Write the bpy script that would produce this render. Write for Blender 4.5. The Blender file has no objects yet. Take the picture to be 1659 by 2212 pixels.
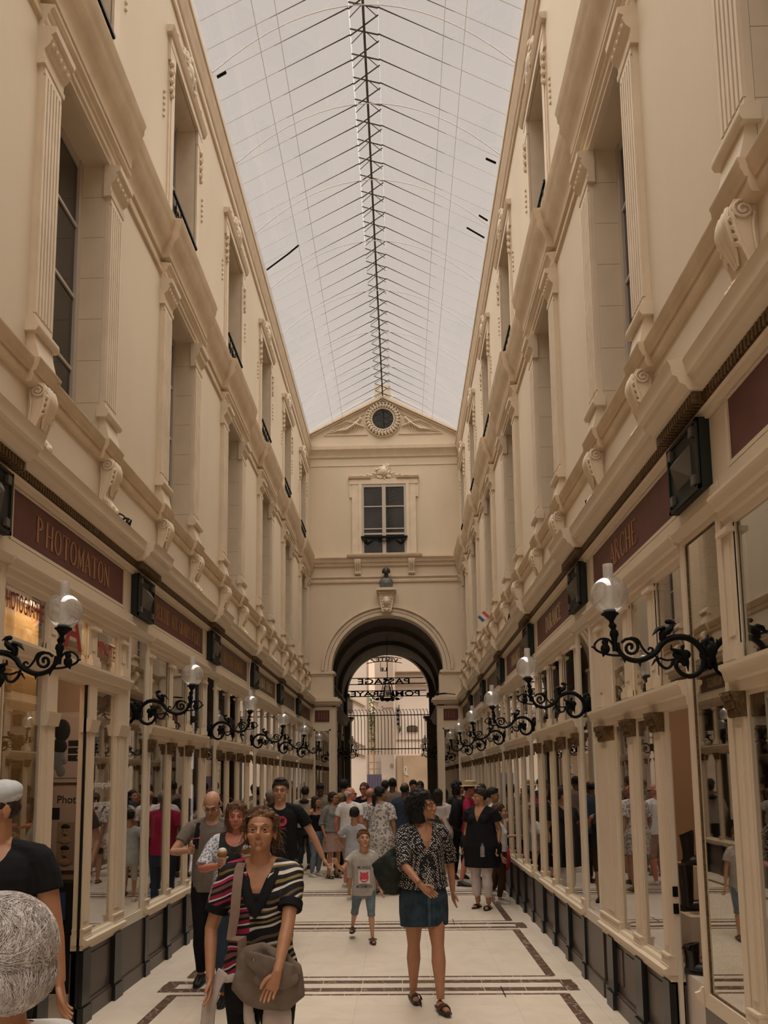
import bpy, bmesh, math, random
from math import sin, cos, pi, sqrt, radians, atan2
from mathutils import Vector, Matrix, Quaternion, noise

random.seed(7)
scn = bpy.context.scene
COL = scn.collection

# ---------------------------------------------------------------- camera
F_PX, PPY = 1600.0, 1505.0
cam_d = bpy.data.cameras.new('camera')
cam = bpy.data.objects.new('camera', cam_d)
COL.objects.link(cam)
cam_d.sensor_fit = 'VERTICAL'
cam_d.sensor_height = 36.0
cam_d.lens = 36.0 * F_PX / 2212.0
cam_d.shift_y = (PPY - 1106.0) / 2212.0
cam_d.clip_start, cam_d.clip_end = 0.05, 300
_X = Vector((0.99964875, -0.01399508, -0.02250584))
_Y = Vector((0.02390976, 0.10992281, 0.9936525))
_D = Vector((0.01143234, 0.99384159, -0.11021882))
r_ = Vector((_X[0], _Y[0], -_D[0])).normalized()
d_ = Vector((_X[1], _Y[1], -_D[1])).normalized()
f_ = Vector((_X[2], _Y[2], -_D[2])).normalized()
cam.matrix_world = Matrix(((r_[0], -d_[0], -f_[0], 0.38), (r_[1], -d_[1], -f_[1], 0.0),
                           (r_[2], -d_[2], -f_[2], 1.74), (0, 0, 0, 1)))
scn.camera = cam

# ---------------------------------------------------------------- world, sun, exposure
scn.view_settings.view_transform = 'Standard'
scn.view_settings.look = 'None'
scn.view_settings.gamma = 1.0
scn.view_settings.use_curve_mapping = False
scn.view_settings.exposure = 0.0
w = bpy.data.worlds.new('overcast_sky')
scn.world = w
w.use_nodes = True
nt = w.node_tree
bg = nt.nodes['Background']
tcn = nt.nodes.new('ShaderNodeTexCoord')
nz = nt.nodes.new('ShaderNodeTexNoise')
nz.inputs['Scale'].default_value = 1.6
nz.inputs['Detail'].default_value = 3
rmp = nt.nodes.new('ShaderNodeValToRGB')
rmp.color_ramp.elements[0].position = 0.35
rmp.color_ramp.elements[0].color = (0.585, 0.515, 0.465, 1)
rmp.color_ramp.elements[1].position = 0.7
rmp.color_ramp.elements[1].color = (0.635, 0.56, 0.50, 1)
nt.links.new(tcn.outputs['Generated'], nz.inputs['Vector'])
nt.links.new(nz.outputs['Fac'], rmp.inputs['Fac'])
nt.links.new(rmp.outputs['Color'], bg.inputs['Color'])
bg.inputs['Strength'].default_value = 1.0
sun_d = bpy.data.lights.new('sun', 'SUN')
sun_d.energy = 8.6
sun_d.angle = radians(95)
sun_d.color = (1.0, 0.93, 0.84)
sun = bpy.data.objects.new('sun', sun_d)
sun.rotation_euler = (radians(-5), radians(-2), 0)
sun.location = (0, 8, 20)
COL.objects.link(sun)

# ---------------------------------------------------------------- helpers
_tmp = bpy.data.scenes.new('workbench')


def prop(o, label=None, cat=None, group=None, kind=None):
    if label: o['label'] = label
    if cat: o['category'] = cat
    if group: o['group'] = group
    if kind: o['kind'] = kind
    return o


def empty(name, loc=(0, 0, 0), rz=0.0, parent=None, **k):
    o = bpy.data.objects.new(name, None)
    COL.objects.link(o)
    o.empty_display_size = 0.1
    o.location = loc
    o.rotation_euler = (0, 0, rz)
    if parent: o.parent = parent
    return prop(o, **k)


def dup(o, loc=None, rz=None, parent=None, **k):
    def rec(a, par):
        b = a.copy()
        COL.objects.link(b)
        if par: b.parent = par
        for ch in list(KIDS.get(a.name, [])):
            c = rec(ch, b)
            KIDS.setdefault(b.name, []).append(c)
        return b
    b = rec(o, parent)
    if loc is not None: b.location = loc
    if rz is not None: b.rotation_euler = (0, 0, rz)
    return prop(b, **k)


KIDS = {}


class MB:
    """collects geometry; build() links it as one mesh object"""
    def __init__(s, org=(0, 0, 0), side=1):
        s.v = []; s.f = []; s.m = []; s.o = Vector(org); s.side = side

    def add(s, vs, fs, m=0):
        b = len(s.v)
        s.v += [Vector(v) for v in vs]
        for f in fs:
            s.f.append([i + b for i in f]); s.m.append(m)
        return s

    def box(s, x0, x1, y0, y1, z0, z1, m=0):
        vs = [(x, y, z) for x in (x0, x1) for y in (y0, y1) for z in (z0, z1)]
        return s.add(vs, [(0, 1, 3, 2), (4, 6, 7, 5), (0, 4, 5, 1), (2, 3, 7, 6), (0, 2, 6, 4), (1, 5, 7, 3)], m)

    def extr(s, pts, axis, a0, a1, m=0):
        """extrude a 2D polygon: axis 'y': pts are (x,z); 'x': (y,z); 'z': (x,y)"""
        def P(p, a):
            return (p[0], a, p[1]) if axis == 'y' else (a, p[0], p[1]) if axis == 'x' else (p[0], p[1], a)
        n = len(pts)
        vs = [P(p, a0) for p in pts] + [P(p, a1) for p in pts]
        fs = [(i, (i + 1) % n, (i + 1) % n + n, i + n) for i in range(n)]
        fs += [tuple(range(n)), tuple(range(2 * n - 1, n - 1, -1))]
        return s.add(vs, fs, m)

    def tube(s, path, r, n=8, m=0, flat=None, side=None):
        """path with radii; flat: second radius factor; side: vector of the wide axis"""
        P = [Vector(p) for p in path]
        k = len(P)
        R = list(r) if hasattr(r, '__len__') else [r] * k
        FL = list(flat) if hasattr(flat, '__len__') else [1.0 if flat is None else flat] * k
        T = []
        for i in range(k):
            t = P[min(i + 1, k - 1)] - P[max(i - 1, 0)]
            T.append(t.normalized() if t.length > 1e-9 else Vector((0, 0, 1)))
        a = Vector(side) if side is not None else (Vector((0, 1, 0)) if abs(T[0].y) < 0.9 else Vector((1, 0, 0)))
        vs = []; fs = []
        for i in range(k):
            a = (a - T[i] * a.dot(T[i]))
            a = a.normalized() if a.length > 1e-6 else T[i].orthogonal().normalized()
            b = T[i].cross(a)
            for j in range(n):
                t = 2 * pi * j / n
                vs.append(P[i] + a * (cos(t) * R[i]) + b * (sin(t) * R[i] * FL[i]))
        for i in range(k - 1):
            for j in range(n):
                fs.append((i * n + j, i * n + (j + 1) % n, (i + 1) * n + (j + 1) % n, (i + 1) * n + j))
        fs.append(tuple(range(n - 1, -1, -1)))
        fs.append(tuple(range((k - 1) * n, k * n)))
        return s.add(vs, fs, m)

    def lathe(s, prof, c=(0, 0, 0), n=16, m=0, axis='z'):
        """prof: (radius, height) list"""
        c = Vector(c); vs = []; fs = []
        for r, h in prof:
            for j in range(n):
                t = 2 * pi * j / n
                p = (r * cos(t), r * sin(t), h)
                if axis == 'x': p = (h, r * cos(t), r * sin(t))
                if axis == 'y': p = (r * cos(t), h, r * sin(t))
                vs.append(c + Vector(p))
        for i in range(len(prof) - 1):
            for j in range(n):
                fs.append((i * n + j, i * n + (j + 1) % n, (i + 1) * n + (j + 1) % n, (i + 1) * n + j))
        fs.append(tuple(range(n - 1, -1, -1)))
        fs.append(tuple(range((len(prof) - 1) * n, len(prof) * n)))
        return s.add(vs, fs, m)

    def ell(s, c, r, m=0, u=12, w_=8, M=None):
        c = Vector(c); r = (r, r, r) if not hasattr(r, '__len__') else r
        vs = [Vector((0, 0, -r[2]))]; fs = []
        for i in range(1, w_):
            ph = -pi / 2 + pi * i / w_
            for j in range(u):
                t = 2 * pi * j / u
                vs.append(Vector((r[0] * cos(ph) * cos(t), r[1] * cos(ph) * sin(t), r[2] * sin(ph))))
        vs.append(Vector((0, 0, r[2])))
        for j in range(u): fs.append((0, 1 + (j + 1) % u, 1 + j))
        for i in range(w_ - 2):
            for j in range(u):
                a = 1 + i * u
                fs.append((a + j, a + (j + 1) % u, a + u + (j + 1) % u, a + u + j))
        e = len(vs) - 1; a = 1 + (w_ - 2) * u
        for j in range(u): fs.append((e, a + j, a + (j + 1) % u))
        if M is not None: vs = [M @ v for v in vs]
        return s.add([v + c for v in vs], fs, m)

    def mesh(s, name, mats, smooth=None):
        me = bpy.data.meshes.new(name)
        vs = [((v.x) * s.side - s.o.x, v.y - s.o.y, v.z - s.o.z) for v in s.v]
        me.from_pydata(vs, [], s.f)
        for mt in mats: me.materials.append(mt)
        bm = bmesh.new(); bm.from_mesh(me)
        bmesh.ops.recalc_face_normals(bm, faces=bm.faces)
        if smooth is not None:
            for f in bm.faces: f.smooth = True
            for e in bm.edges:
                if len(e.link_faces) == 2 and e.calc_face_angle(0) > smooth: e.smooth = False
        bm.to_mesh(me); bm.free()
        if len(mats) > 1:
            me.polygons.foreach_set('material_index', s.m)
        return me

    def build(s, name, mats, parent=None, smooth=0.7, **k):
        if not isinstance(mats, (list, tuple)): mats = [mats]
        o = bpy.data.objects.new(name, s.mesh(name, mats, smooth))
        COL.objects.link(o)
        if parent:
            o.parent = parent
            KIDS.setdefault(parent.name, []).append(o)
        else:
            o.location = s.o
        return prop(o, **k)


def fuse(mb, name, mats, voxel, sm=4, parent=None, pick=None, extra=None, disp=None, **k):
    """voxel union of overlapping shapes into one continuous surface; extra geometry is kept as it is"""
    me = bpy.data.meshes.new(name)
    me.from_pydata([tuple(v) for v in mb.v], [], mb.f)
    bm = bmesh.new(); bm.from_mesh(me)
    bmesh.ops.recalc_face_normals(bm, faces=bm.faces); bm.to_mesh(me); bm.free()
    t = bpy.data.objects.new(name, me)
    _tmp.collection.objects.link(t)
    md = t.modifiers.new('r', 'REMESH'); md.mode = 'VOXEL'; md.voxel_size = voxel; md.adaptivity = 0
    if sm:
        m2 = t.modifiers.new('s', 'SMOOTH'); m2.factor = 0.5; m2.iterations = sm
    vl = _tmp.view_layers[0]; vl.update()
    ev = t.evaluated_get(vl.depsgraph)
    em = ev.to_mesh()
    V = [v.co.copy() for v in em.vertices]
    Fc = [tuple(p.vertices) for p in em.polygons]
    ev.to_mesh_clear()
    bpy.data.objects.remove(t); bpy.data.meshes.remove(me)
    if disp: V = [disp(v) for v in V]
    out = MB(mb.o); out.v = V; out.f = [list(f) for f in Fc]; out.m = [0] * len(Fc)
    if pick:
        for i, f in enumerate(Fc):
            c = Vector((0, 0, 0))
            for j in f: c += V[j]
            out.m[i] = pick(c / len(f))
        keep = [i for i in range(len(Fc)) if out.m[i] >= 0]
        cutany = len(keep) < len(Fc)
        out.f = [out.f[i] for i in keep]; out.m = [out.m[i] for i in keep]
        if cutany:      # even out the stepped edge left by the opening
            cnt = {}
            for f in out.f:
                for a, b in zip(f, f[1:] + f[:1]):
                    e = (a, b) if a < b else (b, a); cnt[e] = cnt.get(e, 0) + 1
            nb = {}
            for (a, b), c in cnt.items():
                if c == 1: nb.setdefault(a, []).append(b); nb.setdefault(b, []).append(a)
            for _ in range(10):
                new = {a: (out.v[a] * .4 + sum((out.v[b] for b in l), Vector()) / len(l) * .6) for a, l in nb.items()}
                for a, v in new.items(): out.v[a] = v
    if extra is not None:
        b = len(out.v); out.v += extra.v
        for f, mm in zip(extra.f, extra.m):
            out.f.append([i + b for i in f]); out.m.append(mm)
    return out.build(name, mats, parent, smooth=1.2, **k)


_txt = {}
def text_geo(s, h, ext=0.003, sx=1.0, bold=0.0, space=1.0):
    """letters centred on 0, height h, in local x/z plane facing -y"""
    key = (s, h, ext, sx, bold, space)
    if key not in _txt:
        cu = bpy.data.curves.new('lettering', 'FONT')
        cu.body = s; cu.size = h * 1.37; cu.extrude = ext; cu.offset = bold
        cu.space_character = space; cu.resolution_u = 4
        cu.align_x = 'CENTER'
        o = bpy.data.objects.new('lettering', cu)
        _tmp.collection.objects.link(o)
        vl = _tmp.view_layers[0]; vl.update()
        ev = o.evaluated_get(vl.depsgraph)
        em = ev.to_mesh()
        zs = [v.co.y for v in em.vertices]
        _txt[key] = ([(v.co.x * sx, -v.co.z, v.co.y) for v in em.vertices], [tuple(p.vertices) for p in em.polygons])
        ev.to_mesh_clear()
        bpy.data.objects.remove(o); bpy.data.curves.remove(cu)
    return _txt[key]


def put_text(mb, s, h, M, ext=0.003, sx=1.0, bold=0.0, m=0, space=1.0):
    vs, fs = text_geo(s, h, ext, sx, bold, space)
    return mb.add([M @ Vector(v) for v in vs], fs, m)


# ---------------------------------------------------------------- materials
def mat(name, col, rough=0.6, metal=0.0, var=0.0, vscale=6.0, bump=0.0, bscale=40.0, col2=None, spec=0.5, emit=None, es=1.0, stretch=None, det=4.0):
    m = bpy.data.materials.new(name); m.use_nodes = True
    nt = m.node_tree; b = nt.nodes['Principled BSDF']
    b.inputs['Base Color'].default_value = (*col, 1)
    b.inputs['Roughness'].default_value = rough
    b.inputs['Metallic'].default_value = metal
    b.inputs['Specular IOR Level'].default_value = spec
    if emit:
        b.inputs['Emission Color'].default_value = (*emit, 1)
        b.inputs['Emission Strength'].default_value = es
    if var or col2 or bump:
        tc = nt.nodes.new('ShaderNodeTexCoord'); mp = nt.nodes.new('ShaderNodeMapping')
        nt.links.new(tc.outputs['Object'], mp.inputs['Vector'])
        if stretch: mp.inputs['Scale'].default_value = stretch
    if var or col2:
        n = nt.nodes.new('ShaderNodeTexNoise'); n.inputs['Scale'].default_value = vscale; n.inputs['Detail'].default_value = det
        nt.links.new(mp.outputs['Vector'], n.inputs['Vector'])
        rp = nt.nodes.new('ShaderNodeValToRGB')
        c2 = col2 if col2 else tuple(c * (1 - var) for c in col)
        rp.color_ramp.elements[0].position = 0.35; rp.color_ramp.elements[0].color = (*c2, 1)
        rp.color_ramp.elements[1].position = 0.65; rp.color_ramp.elements[1].color = (*col, 1)
        nt.links.new(n.outputs['Fac'], rp.inputs['Fac']); nt.links.new(rp.outputs['Color'], b.inputs['Base Color'])
    if bump:
        n2 = nt.nodes.new('ShaderNodeTexNoise'); n2.inputs['Scale'].default_value = bscale; n2.inputs['Detail'].default_value = 5
        nt.links.new(mp.outputs['Vector'], n2.inputs['Vector'])
        bp = nt.nodes.new('ShaderNodeBump'); bp.inputs['Strength'].default_value = bump; bp.inputs['Distance'].default_value = 0.01
        nt.links.new(n2.outputs['Fac'], bp.inputs['Height']); nt.links.new(bp.outputs['Normal'], b.inputs['Normal'])
    return m


def glass_mat(name, tint=(1, 1, 1), refl=1.0, base=0.04, rough=0.0, milk=None, mcol=(0.8, 0.8, 0.8)):
    """thin pane: sees through, mirrors at an angle"""
    m = bpy.data.materials.new(name); m.use_nodes = True
    nt = m.node_tree; nt.nodes.remove(nt.nodes['Principled BSDF']); out = nt.nodes['Material Output']
    tr = nt.nodes.new('ShaderNodeBsdfTransparent'); tr.inputs['Color'].default_value = (*tint, 1)
    gl = nt.nodes.new('ShaderNodeBsdfGlossy'); gl.inputs['Roughness'].default_value = rough
    fr = nt.nodes.new('ShaderNodeLayerWeight'); fr.inputs['Blend'].default_value = 0.5
    mr = nt.nodes.new('ShaderNodeMapRange')
    mr.inputs['From Min'].default_value = 0; mr.inputs['From Max'].default_value = 1
    mr.inputs['To Min'].default_value = base; mr.inputs['To Max'].default_value = refl
    mx = nt.nodes.new('ShaderNodeMixShader')
    nt.links.new(fr.outputs['Facing'], mr.inputs['Value']); nt.links.new(mr.outputs['Result'], mx.inputs['Fac'])
    src = tr
    if milk:
        df = nt.nodes.new('ShaderNodeBsdfDiffuse'); df.inputs['Color'].default_value = (*mcol, 1)
        tl = nt.nodes.new('ShaderNodeBsdfTranslucent'); tl.inputs['Color'].default_value = (*mcol, 1)
        mm = nt.nodes.new('ShaderNodeMixShader'); mm.inputs['Fac'].default_value = 0.5
        nt.links.new(df.outputs[0], mm.inputs[1]); nt.links.new(tl.outputs[0], mm.inputs[2])
        m3 = nt.nodes.new('ShaderNodeMixShader'); m3.inputs['Fac'].default_value = milk
        nt.links.new(tr.outputs[0], m3.inputs[1]); nt.links.new(mm.outputs[0], m3.inputs[2]); src = m3
    nt.links.new(src.outputs[0], mx.inputs[1]); nt.links.new(gl.outputs[0], mx.inputs[2])
    nt.links.new(mx.outputs[0], out.inputs['Surface'])
    return m


def joint_mat(name, col, jcol, zstep, bw=0.9, rough=0.75):
    """stone blocks with fine joints; uses object coords (y or x across, z up)"""
    m = mat(name, col, rough, var=0.1, vscale=3.0, bump=0.15, bscale=30)
    nt = m.node_tree; b = nt.nodes['Principled BSDF']
    tc = nt.nodes.new('ShaderNodeTexCoord'); sp = nt.nodes.new('ShaderNodeSeparateXYZ')
    nt.links.new(tc.outputs['Object'], sp.inputs[0])
    dv = nt.nodes.new('ShaderNodeMath'); dv.operation = 'DIVIDE'; dv.inputs[1].default_value = zstep
    nt.links.new(sp.outputs['Z'], dv.inputs[0])
    fr = nt.nodes.new('ShaderNodeMath'); fr.operation = 'FRACT'; nt.links.new(dv.outputs[0], fr.inputs[0])
    lt = nt.nodes.new('ShaderNodeMath'); lt.operation = 'LESS_THAN'; lt.inputs[1].default_value = 0.012
    nt.links.new(fr.outputs[0], lt.inputs[0])
    mx = nt.nodes.new('ShaderNodeMix'); mx.data_type = 'RGBA'
    src = b.inputs['Base Color'].links[0].from_socket
    nt.links.new(lt.outputs[0], mx.inputs['Factor']); nt.links.new(src, mx.inputs['A'])
    mx.inputs['B'].default_value = (*jcol, 1)
    nt.links.new(mx.outputs['Result'], b.inputs['Base Color'])
    return m


PL = (0.62, 0.51, 0.375)
M = dict(
    plaster=mat('cream_plaster', PL, 0.8, var=0.07, vscale=1.3, bump=0.06, bscale=60, stretch=(1, 1, 0.4)),
    stone=mat('pale_stone', (0.65, 0.53, 0.39), 0.75, var=0.10, vscale=5, bump=0.12, bscale=50),
    stone_o=mat('ochre_stone', (0.60, 0.46, 0.31), 0.8, var=0.14, vscale=5, bump=0.15, bscale=40),
    jamb=joint_mat('jointed_stone', (0.61, 0.50, 0.36), (0.25, 0.17, 0.1), 0.36),
    paint=mat('cream_paint', (0.63, 0.515, 0.375), 0.45, var=0.04, vscale=4),
    paint_w=mat('white_paint', (0.63, 0.55, 0.44), 0.5),
    gold=mat('aged_gilding', (0.17, 0.10, 0.038), 0.45, 0.5, var=0.5, vscale=60, bump=0.8, bscale=90),
    iron=mat('black_cast_iron', (0.0045, 0.005, 0.0045), 0.6, 0.0, spec=0.12, bump=0.3, bscale=120),
    plaque=mat('black_green_paint', (0.016, 0.019, 0.015), 0.55, spec=.2, bump=0.1),
    boss=mat('dark_grey_boss', (0.09, 0.075, 0.058), 0.5, bump=0.2),
    sign=mat('dark_red_board', (0.105, 0.022, 0.018), 0.5, var=0.25, vscale=8),
    sign_d=mat('dark_brown_board', (0.10, 0.055, 0.03), 0.5, var=0.2, vscale=8),
    letter=mat('dull_gold_letter', (0.33, 0.17, 0.07), 0.5),
    letter_l=mat('pale_gold_letter', (0.5, 0.37, 0.2), 0.5),
    plinth=mat('grey_brown_panel', (0.085, 0.062, 0.048), 0.35, var=0.1, vscale=3, bump=0.03),
    plinth_b=mat('black_post', (0.010, 0.011, 0.010), 0.3),
    mirror=mat('old_mirror', (0.62, 0.58, 0.52), 0.02, 1.0, var=0.16, vscale=90, det=8),
    bronze=mat('dark_bronze', (0.03, 0.032, 0.026), 0.5, 0.3, bump=0.3),
    bronze_l=mat('worn_bronze', (0.10, 0.095, 0.08), 0.55, 0.2, var=0.4, vscale=14),
    dark_in=mat('dim_interior', (0.10, 0.065, 0.04), 0.8, var=0.4, vscale=3),
    wood_in=mat('interior_panelling', (0.26, 0.14, 0.07), 0.6, var=0.4, vscale=6, stretch=(1, 6, 0.4)),
    tan_in=mat('interior_wall', (0.36, 0.24, 0.16), 0.8, var=0.1, vscale=2),
    white_in=mat('white_display', (0.6, 0.52, 0.44), 0.6),
    frame_w=mat('grey_white_frame', (0.42, 0.36, 0.30), 0.5),
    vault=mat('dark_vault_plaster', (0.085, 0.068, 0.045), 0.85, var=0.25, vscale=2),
    steel=mat('roof_steel', (0.10, 0.085, 0.07), 0.5, 0.3, var=0.4, vscale=9),
    steel_l=mat('pale_roof_steel', (0.62, 0.59, 0.55), 0.5),
    gutter=mat('pale_gutter', (0.46, 0.42, 0.38), 0.6),
    lampglass=glass_mat('lamp_globe_glass', (0.96, 0.94, 0.9), 0.6, 0.06, 0.02, milk=0.24),
    chimney=glass_mat('frosted_lamp_chimney', (0.9, 0.9, 0.9), 0.3, 0.05, 0.2, milk=0.62, mcol=(0.75, 0.7, 0.64)),
    shopglass=glass_mat('shop_window_glass', (0.93, 0.93, 0.9), 0.85, 0.13),
    roofglass=glass_mat('roof_glass', (0.97, 0.97, 0.97), 0.12, 0.02),
    darkroom_glass=mat('unlit_room_glass', (0.035, 0.03, 0.026), 0.03, 0.0, spec=0.6, var=0.4, vscale=2),  # opaque pane; darkness of the unlit room behind is put into its colour
    neon=mat('white_neon', (0.9, 0.85, 0.85), 0.4, emit=(1.0, 0.80, 0.78), es=1.3),
    lampwarm=mat('warm_lamp', (1, 0.8, 0.5), 0.5, emit=(1.0, 0.6, 0.25), es=3.0),
    lampwhite=mat('white_lamp', (1, 1, 0.9), 0.5, emit=(1.0, 0.9, 0.75), es=0.7),
    wire=mat('rusty_wire', (0.06, 0.035, 0.02), 0.7),
    leaf=mat('green_leaves', (0.12, 0.2, 0.05), 0.6, var=0.6, vscale=12),
    purple=mat('violet_door_paint', (0.10, 0.08, 0.13), 0.5, var=0.1),
    facade=mat('pale_render', (0.70, 0.57, 0.46), 0.85, var=0.05, vscale=0.8),  # pale wall colour of the street houses
    facade_w=mat('white_render', (0.78, 0.68, 0.58), 0.85, var=0.04, vscale=0.8),
    facade_s=mat('rough_stone_wall', (0.42, 0.29, 0.18), 0.9, var=0.2, vscale=1.5, bump=0.3, bscale=12),
    tarmac=mat('street_paving', (0.3, 0.25, 0.2), 0.9, var=0.2),
    ink=mat('black_print', (0.015, 0.014, 0.013), 0.6),
    paper=mat('poster_paper', (0.42, 0.33, 0.28), 0.6),
    paper_b=mat('photo_strip_paper', (0.30, 0.22, 0.16), 0.6),
    face_p=mat('printed_face', (0.33, 0.22, 0.15), 0.6),
    red=mat('red_print', (0.25, 0.015, 0.02), 0.5),
    blue=mat('blue_print', (0.05, 0.09, 0.22), 0.5),
    white=mat('white_print', (0.6, 0.55, 0.5), 0.6),
    pink=mat('coral_plastic', (0.55, 0.05, 0.08), 0.5),
)


def marble():
    m = bpy.data.materials.new('polished_cream_marble'); m.use_nodes = True
    nt = m.node_tree; b = nt.nodes['Principled BSDF']
    tc = nt.nodes.new('ShaderNodeTexCoord')
    br = nt.nodes.new('ShaderNodeTexBrick')
    br.offset = 0.0; br.inputs['Scale'].default_value = 1.0
    br.inputs['Brick Width'].default_value = 0.62; br.inputs['Row Height'].default_value = 0.85
    br.inputs['Mortar Size'].default_value = 0.0035; br.inputs['Mortar Smooth'].default_value = 0
    br.inputs['Color1'].default_value = (0.74, 0.64, 0.52, 1); br.inputs['Color2'].default_value = (0.70, 0.60, 0.49, 1)
    br.inputs['Mortar'].default_value = (0.62, 0.53, 0.43, 1)
    nt.links.new(tc.outputs['Object'], br.inputs['Vector'])
    n = nt.nodes.new('ShaderNodeTexNoise'); n.inputs['Scale'].default_value = 3.5; n.inputs['Detail'].default_value = 6
    n.inputs['Distortion'].default_value = 1.2
    nt.links.new(tc.outputs['Object'], n.inputs['Vector'])
    mx = nt.nodes.new('ShaderNodeMix'); mx.data_type = 'RGBA'; mx.blend_type = 'MULTIPLY'; mx.inputs['Factor'].default_value = 0.5
    rp = nt.nodes.new('ShaderNodeValToRGB')
    rp.color_ramp.elements[0].position = 0.3; rp.color_ramp.elements[0].color = (0.8, 0.76, 0.72, 1)
    rp.color_ramp.elements[1].position = 0.6; rp.color_ramp.elements[1].color = (1, 1, 1, 1)
    nt.links.new(n.outputs['Fac'], rp.inputs['Fac'])
    nt.links.new(br.outputs['Color'], mx.inputs['A']); nt.links.new(rp.outputs['Color'], mx.inputs['B'])
    nt.links.new(mx.outputs['Result'], b.inputs['Base Color'])
    b.inputs['Roughness'].default_value = 0.28
    b.inputs['Specular IOR Level'].default_value = 0.35
    return m


def brown_marble():
    m = mat('brown_veined_marble', (0.15, 0.09, 0.062), 0.3, col2=(0.09, 0.052, 0.035), vscale=14, det=8)
    nt = m.node_tree; b = nt.nodes['Principled BSDF']
    tc = nt.nodes.new('ShaderNodeTexCoord')
    wv = nt.nodes.new('ShaderNodeTexWave'); wv.inputs['Scale'].default_value = 3; wv.inputs['Distortion'].default_value = 25
    wv.inputs['Detail'].default_value = 4
    nt.links.new(tc.outputs['Object'], wv.inputs['Vector'])
    rp = nt.nodes.new('ShaderNodeValToRGB'); rp.color_ramp.elements[0].position = 0.93; rp.color_ramp.elements[1].position = 1.0
    rp.color_ramp.elements[0].color = (0, 0, 0, 1)
    nt.links.new(wv.outputs['Fac'], rp.inputs['Fac'])
    mx = nt.nodes.new('ShaderNodeMix'); mx.data_type = 'RGBA'
    src = b.inputs['Base Color'].links[0].from_socket
    nt.links.new(rp.outputs['Color'], mx.inputs['Factor']); nt.links.new(src, mx.inputs['A'])
    mx.inputs['B'].default_value = (0.35, 0.27, 0.2, 1)
    nt.links.new(mx.outputs['Result'], b.inputs['Base Color'])
    return m


M['marble'] = marble()
M['inlay'] = brown_marble()
ORD = ['first', 'second', 'third', 'fourth', 'fifth', 'sixth', 'seventh', 'eighth', 'ninth', 'tenth', 'eleventh', 'twelfth',
       'thirteenth', 'fourteenth', 'fifteenth', 'sixteenth']
SIDES = ((-1, 'left'), (1, 'right'))
P = 2.55
PIER = {-1: 4.0, 1: 3.85}
WIN0 = 5.17
YE = 19.3          # end wall
EW = 2.02          # upper wall plane

# ---------------------------------------------------------------- floor
fl = MB()
fl.box(-3.5, 3.5, -6, 26.3, -0.1, 0)
floor = fl.build('floor', M['marble'], None, None, kind='structure')
for k in range(-1, 5):
    yc = 6.51 + P * k
    mb = MB()
    for (a, b) in ((-0.18, -0.08), (0.06, 0.15)):
        x = -1.68
        while x < 1.8:
            x2 = min(x + 0.34, 1.82)
            mb.box(x + 0.003, x2 - 0.003, yc + a, yc + b, -0.05, 0.002)
            x = x2
    for x0, x1 in ((-1.685, -1.56), (1.70, 1.825)):
        mb.box(x0, x1, yc - 0.08, yc + 0.06, -0.05, 0.0021)
    mb.build('inlay_band', M['inlay'], floor, None)
    mb = MB()
    x = -1.55
    while x < 1.7:
        x2 = min(x + 0.36, 1.7)
        for yy in (yc - 0.29, yc + 0.25):
            mb.box(x + 0.003, x2 - 0.003, yy, yy + 0.032, -0.05, 0.0022)
        x = x2
    yy = yc + 0.28
    while yy < yc + P - 0.28:
        y2 = min(yy + 0.2, yc + P - 0.27)
        for x0 in (-1.56, 1.625):
            mb.box(x0, x0 + 0.085, yy + 0.002, y2 - 0.002, -0.05, 0.0023)
        yy = y2
    mb.build('inlay_frame', M['inlay'], floor, None)
mb = MB()
for x, y, dx, dy in ((0.98, 9.1, 0.03, 0.35), (0.55, 9.2, 0.0, 0.3), (0.5, 5.9, 0.03, 0.3), (1.18, 6.15, 0.02, 0.3)):
    mb.box(x, x + 0.008, y, y + dy, -0.02, 0.0035)
mb.build('floor_slot', M['iron'], floor, None)

# ---------------------------------------------------------------- upper side walls
NW = range(-3, 6)


def wins(c, half, z0, z1):
    return [(WIN0 + P * k - half, WIN0 + P * k + half, z0, z1) for k in NW]


def wall_grid(mb, ys, zs, holes, e, m=0):
    for i in range(len(ys) - 1):
        for j in range(len(zs) - 1):
            yc, zc = (ys[i] + ys[i + 1]) / 2, (zs[j] + zs[j + 1]) / 2
            if any(a < yc < b and c < zc < d for a, b, c, d in holes): continue
            mb.add([(e, ys[i], zs[j]), (e, ys[i + 1], zs[j]), (e, ys[i + 1], zs[j + 1]), (e, ys[i], zs[j + 1])], [(0, 1, 2, 3)], m)


H1 = wins(0, 0.45, 4.42, 6.87)
H2 = wins(0, 0.43, 7.50, 9.60)
D1, D2 = 0.24, 0.26
for s, sn in SIDES:
    mb = MB(side=s)
    ys = sorted({-6.0, YE + 0.3} | {v for h in H1 + H2 for v in h[:2]})
    zs = [3.0, 4.42, 6.87, 7.5, 9.6, 11.1]
    wall_grid(mb, ys, zs, H1 + H2, EW)
    mb.box(EW + 0.5, EW + 0.6, -6, YE + 0.3, 3.0, 11.1)
    mb.build('wall_' + sn, M['plaster'], None, None, kind='structure')


def cornice(mb, prof, blocks, shift, ya=-6.0, yb=YE):
    mb.extr(prof, 'y', ya, yb)
    lo = min(p[1] for p in prof)
    for a, b in blocks:
        mb.extr([(p[0] - shift if p[0] < 2.015 else p[0], p[1]) for p in prof], 'y', a, b)


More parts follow.
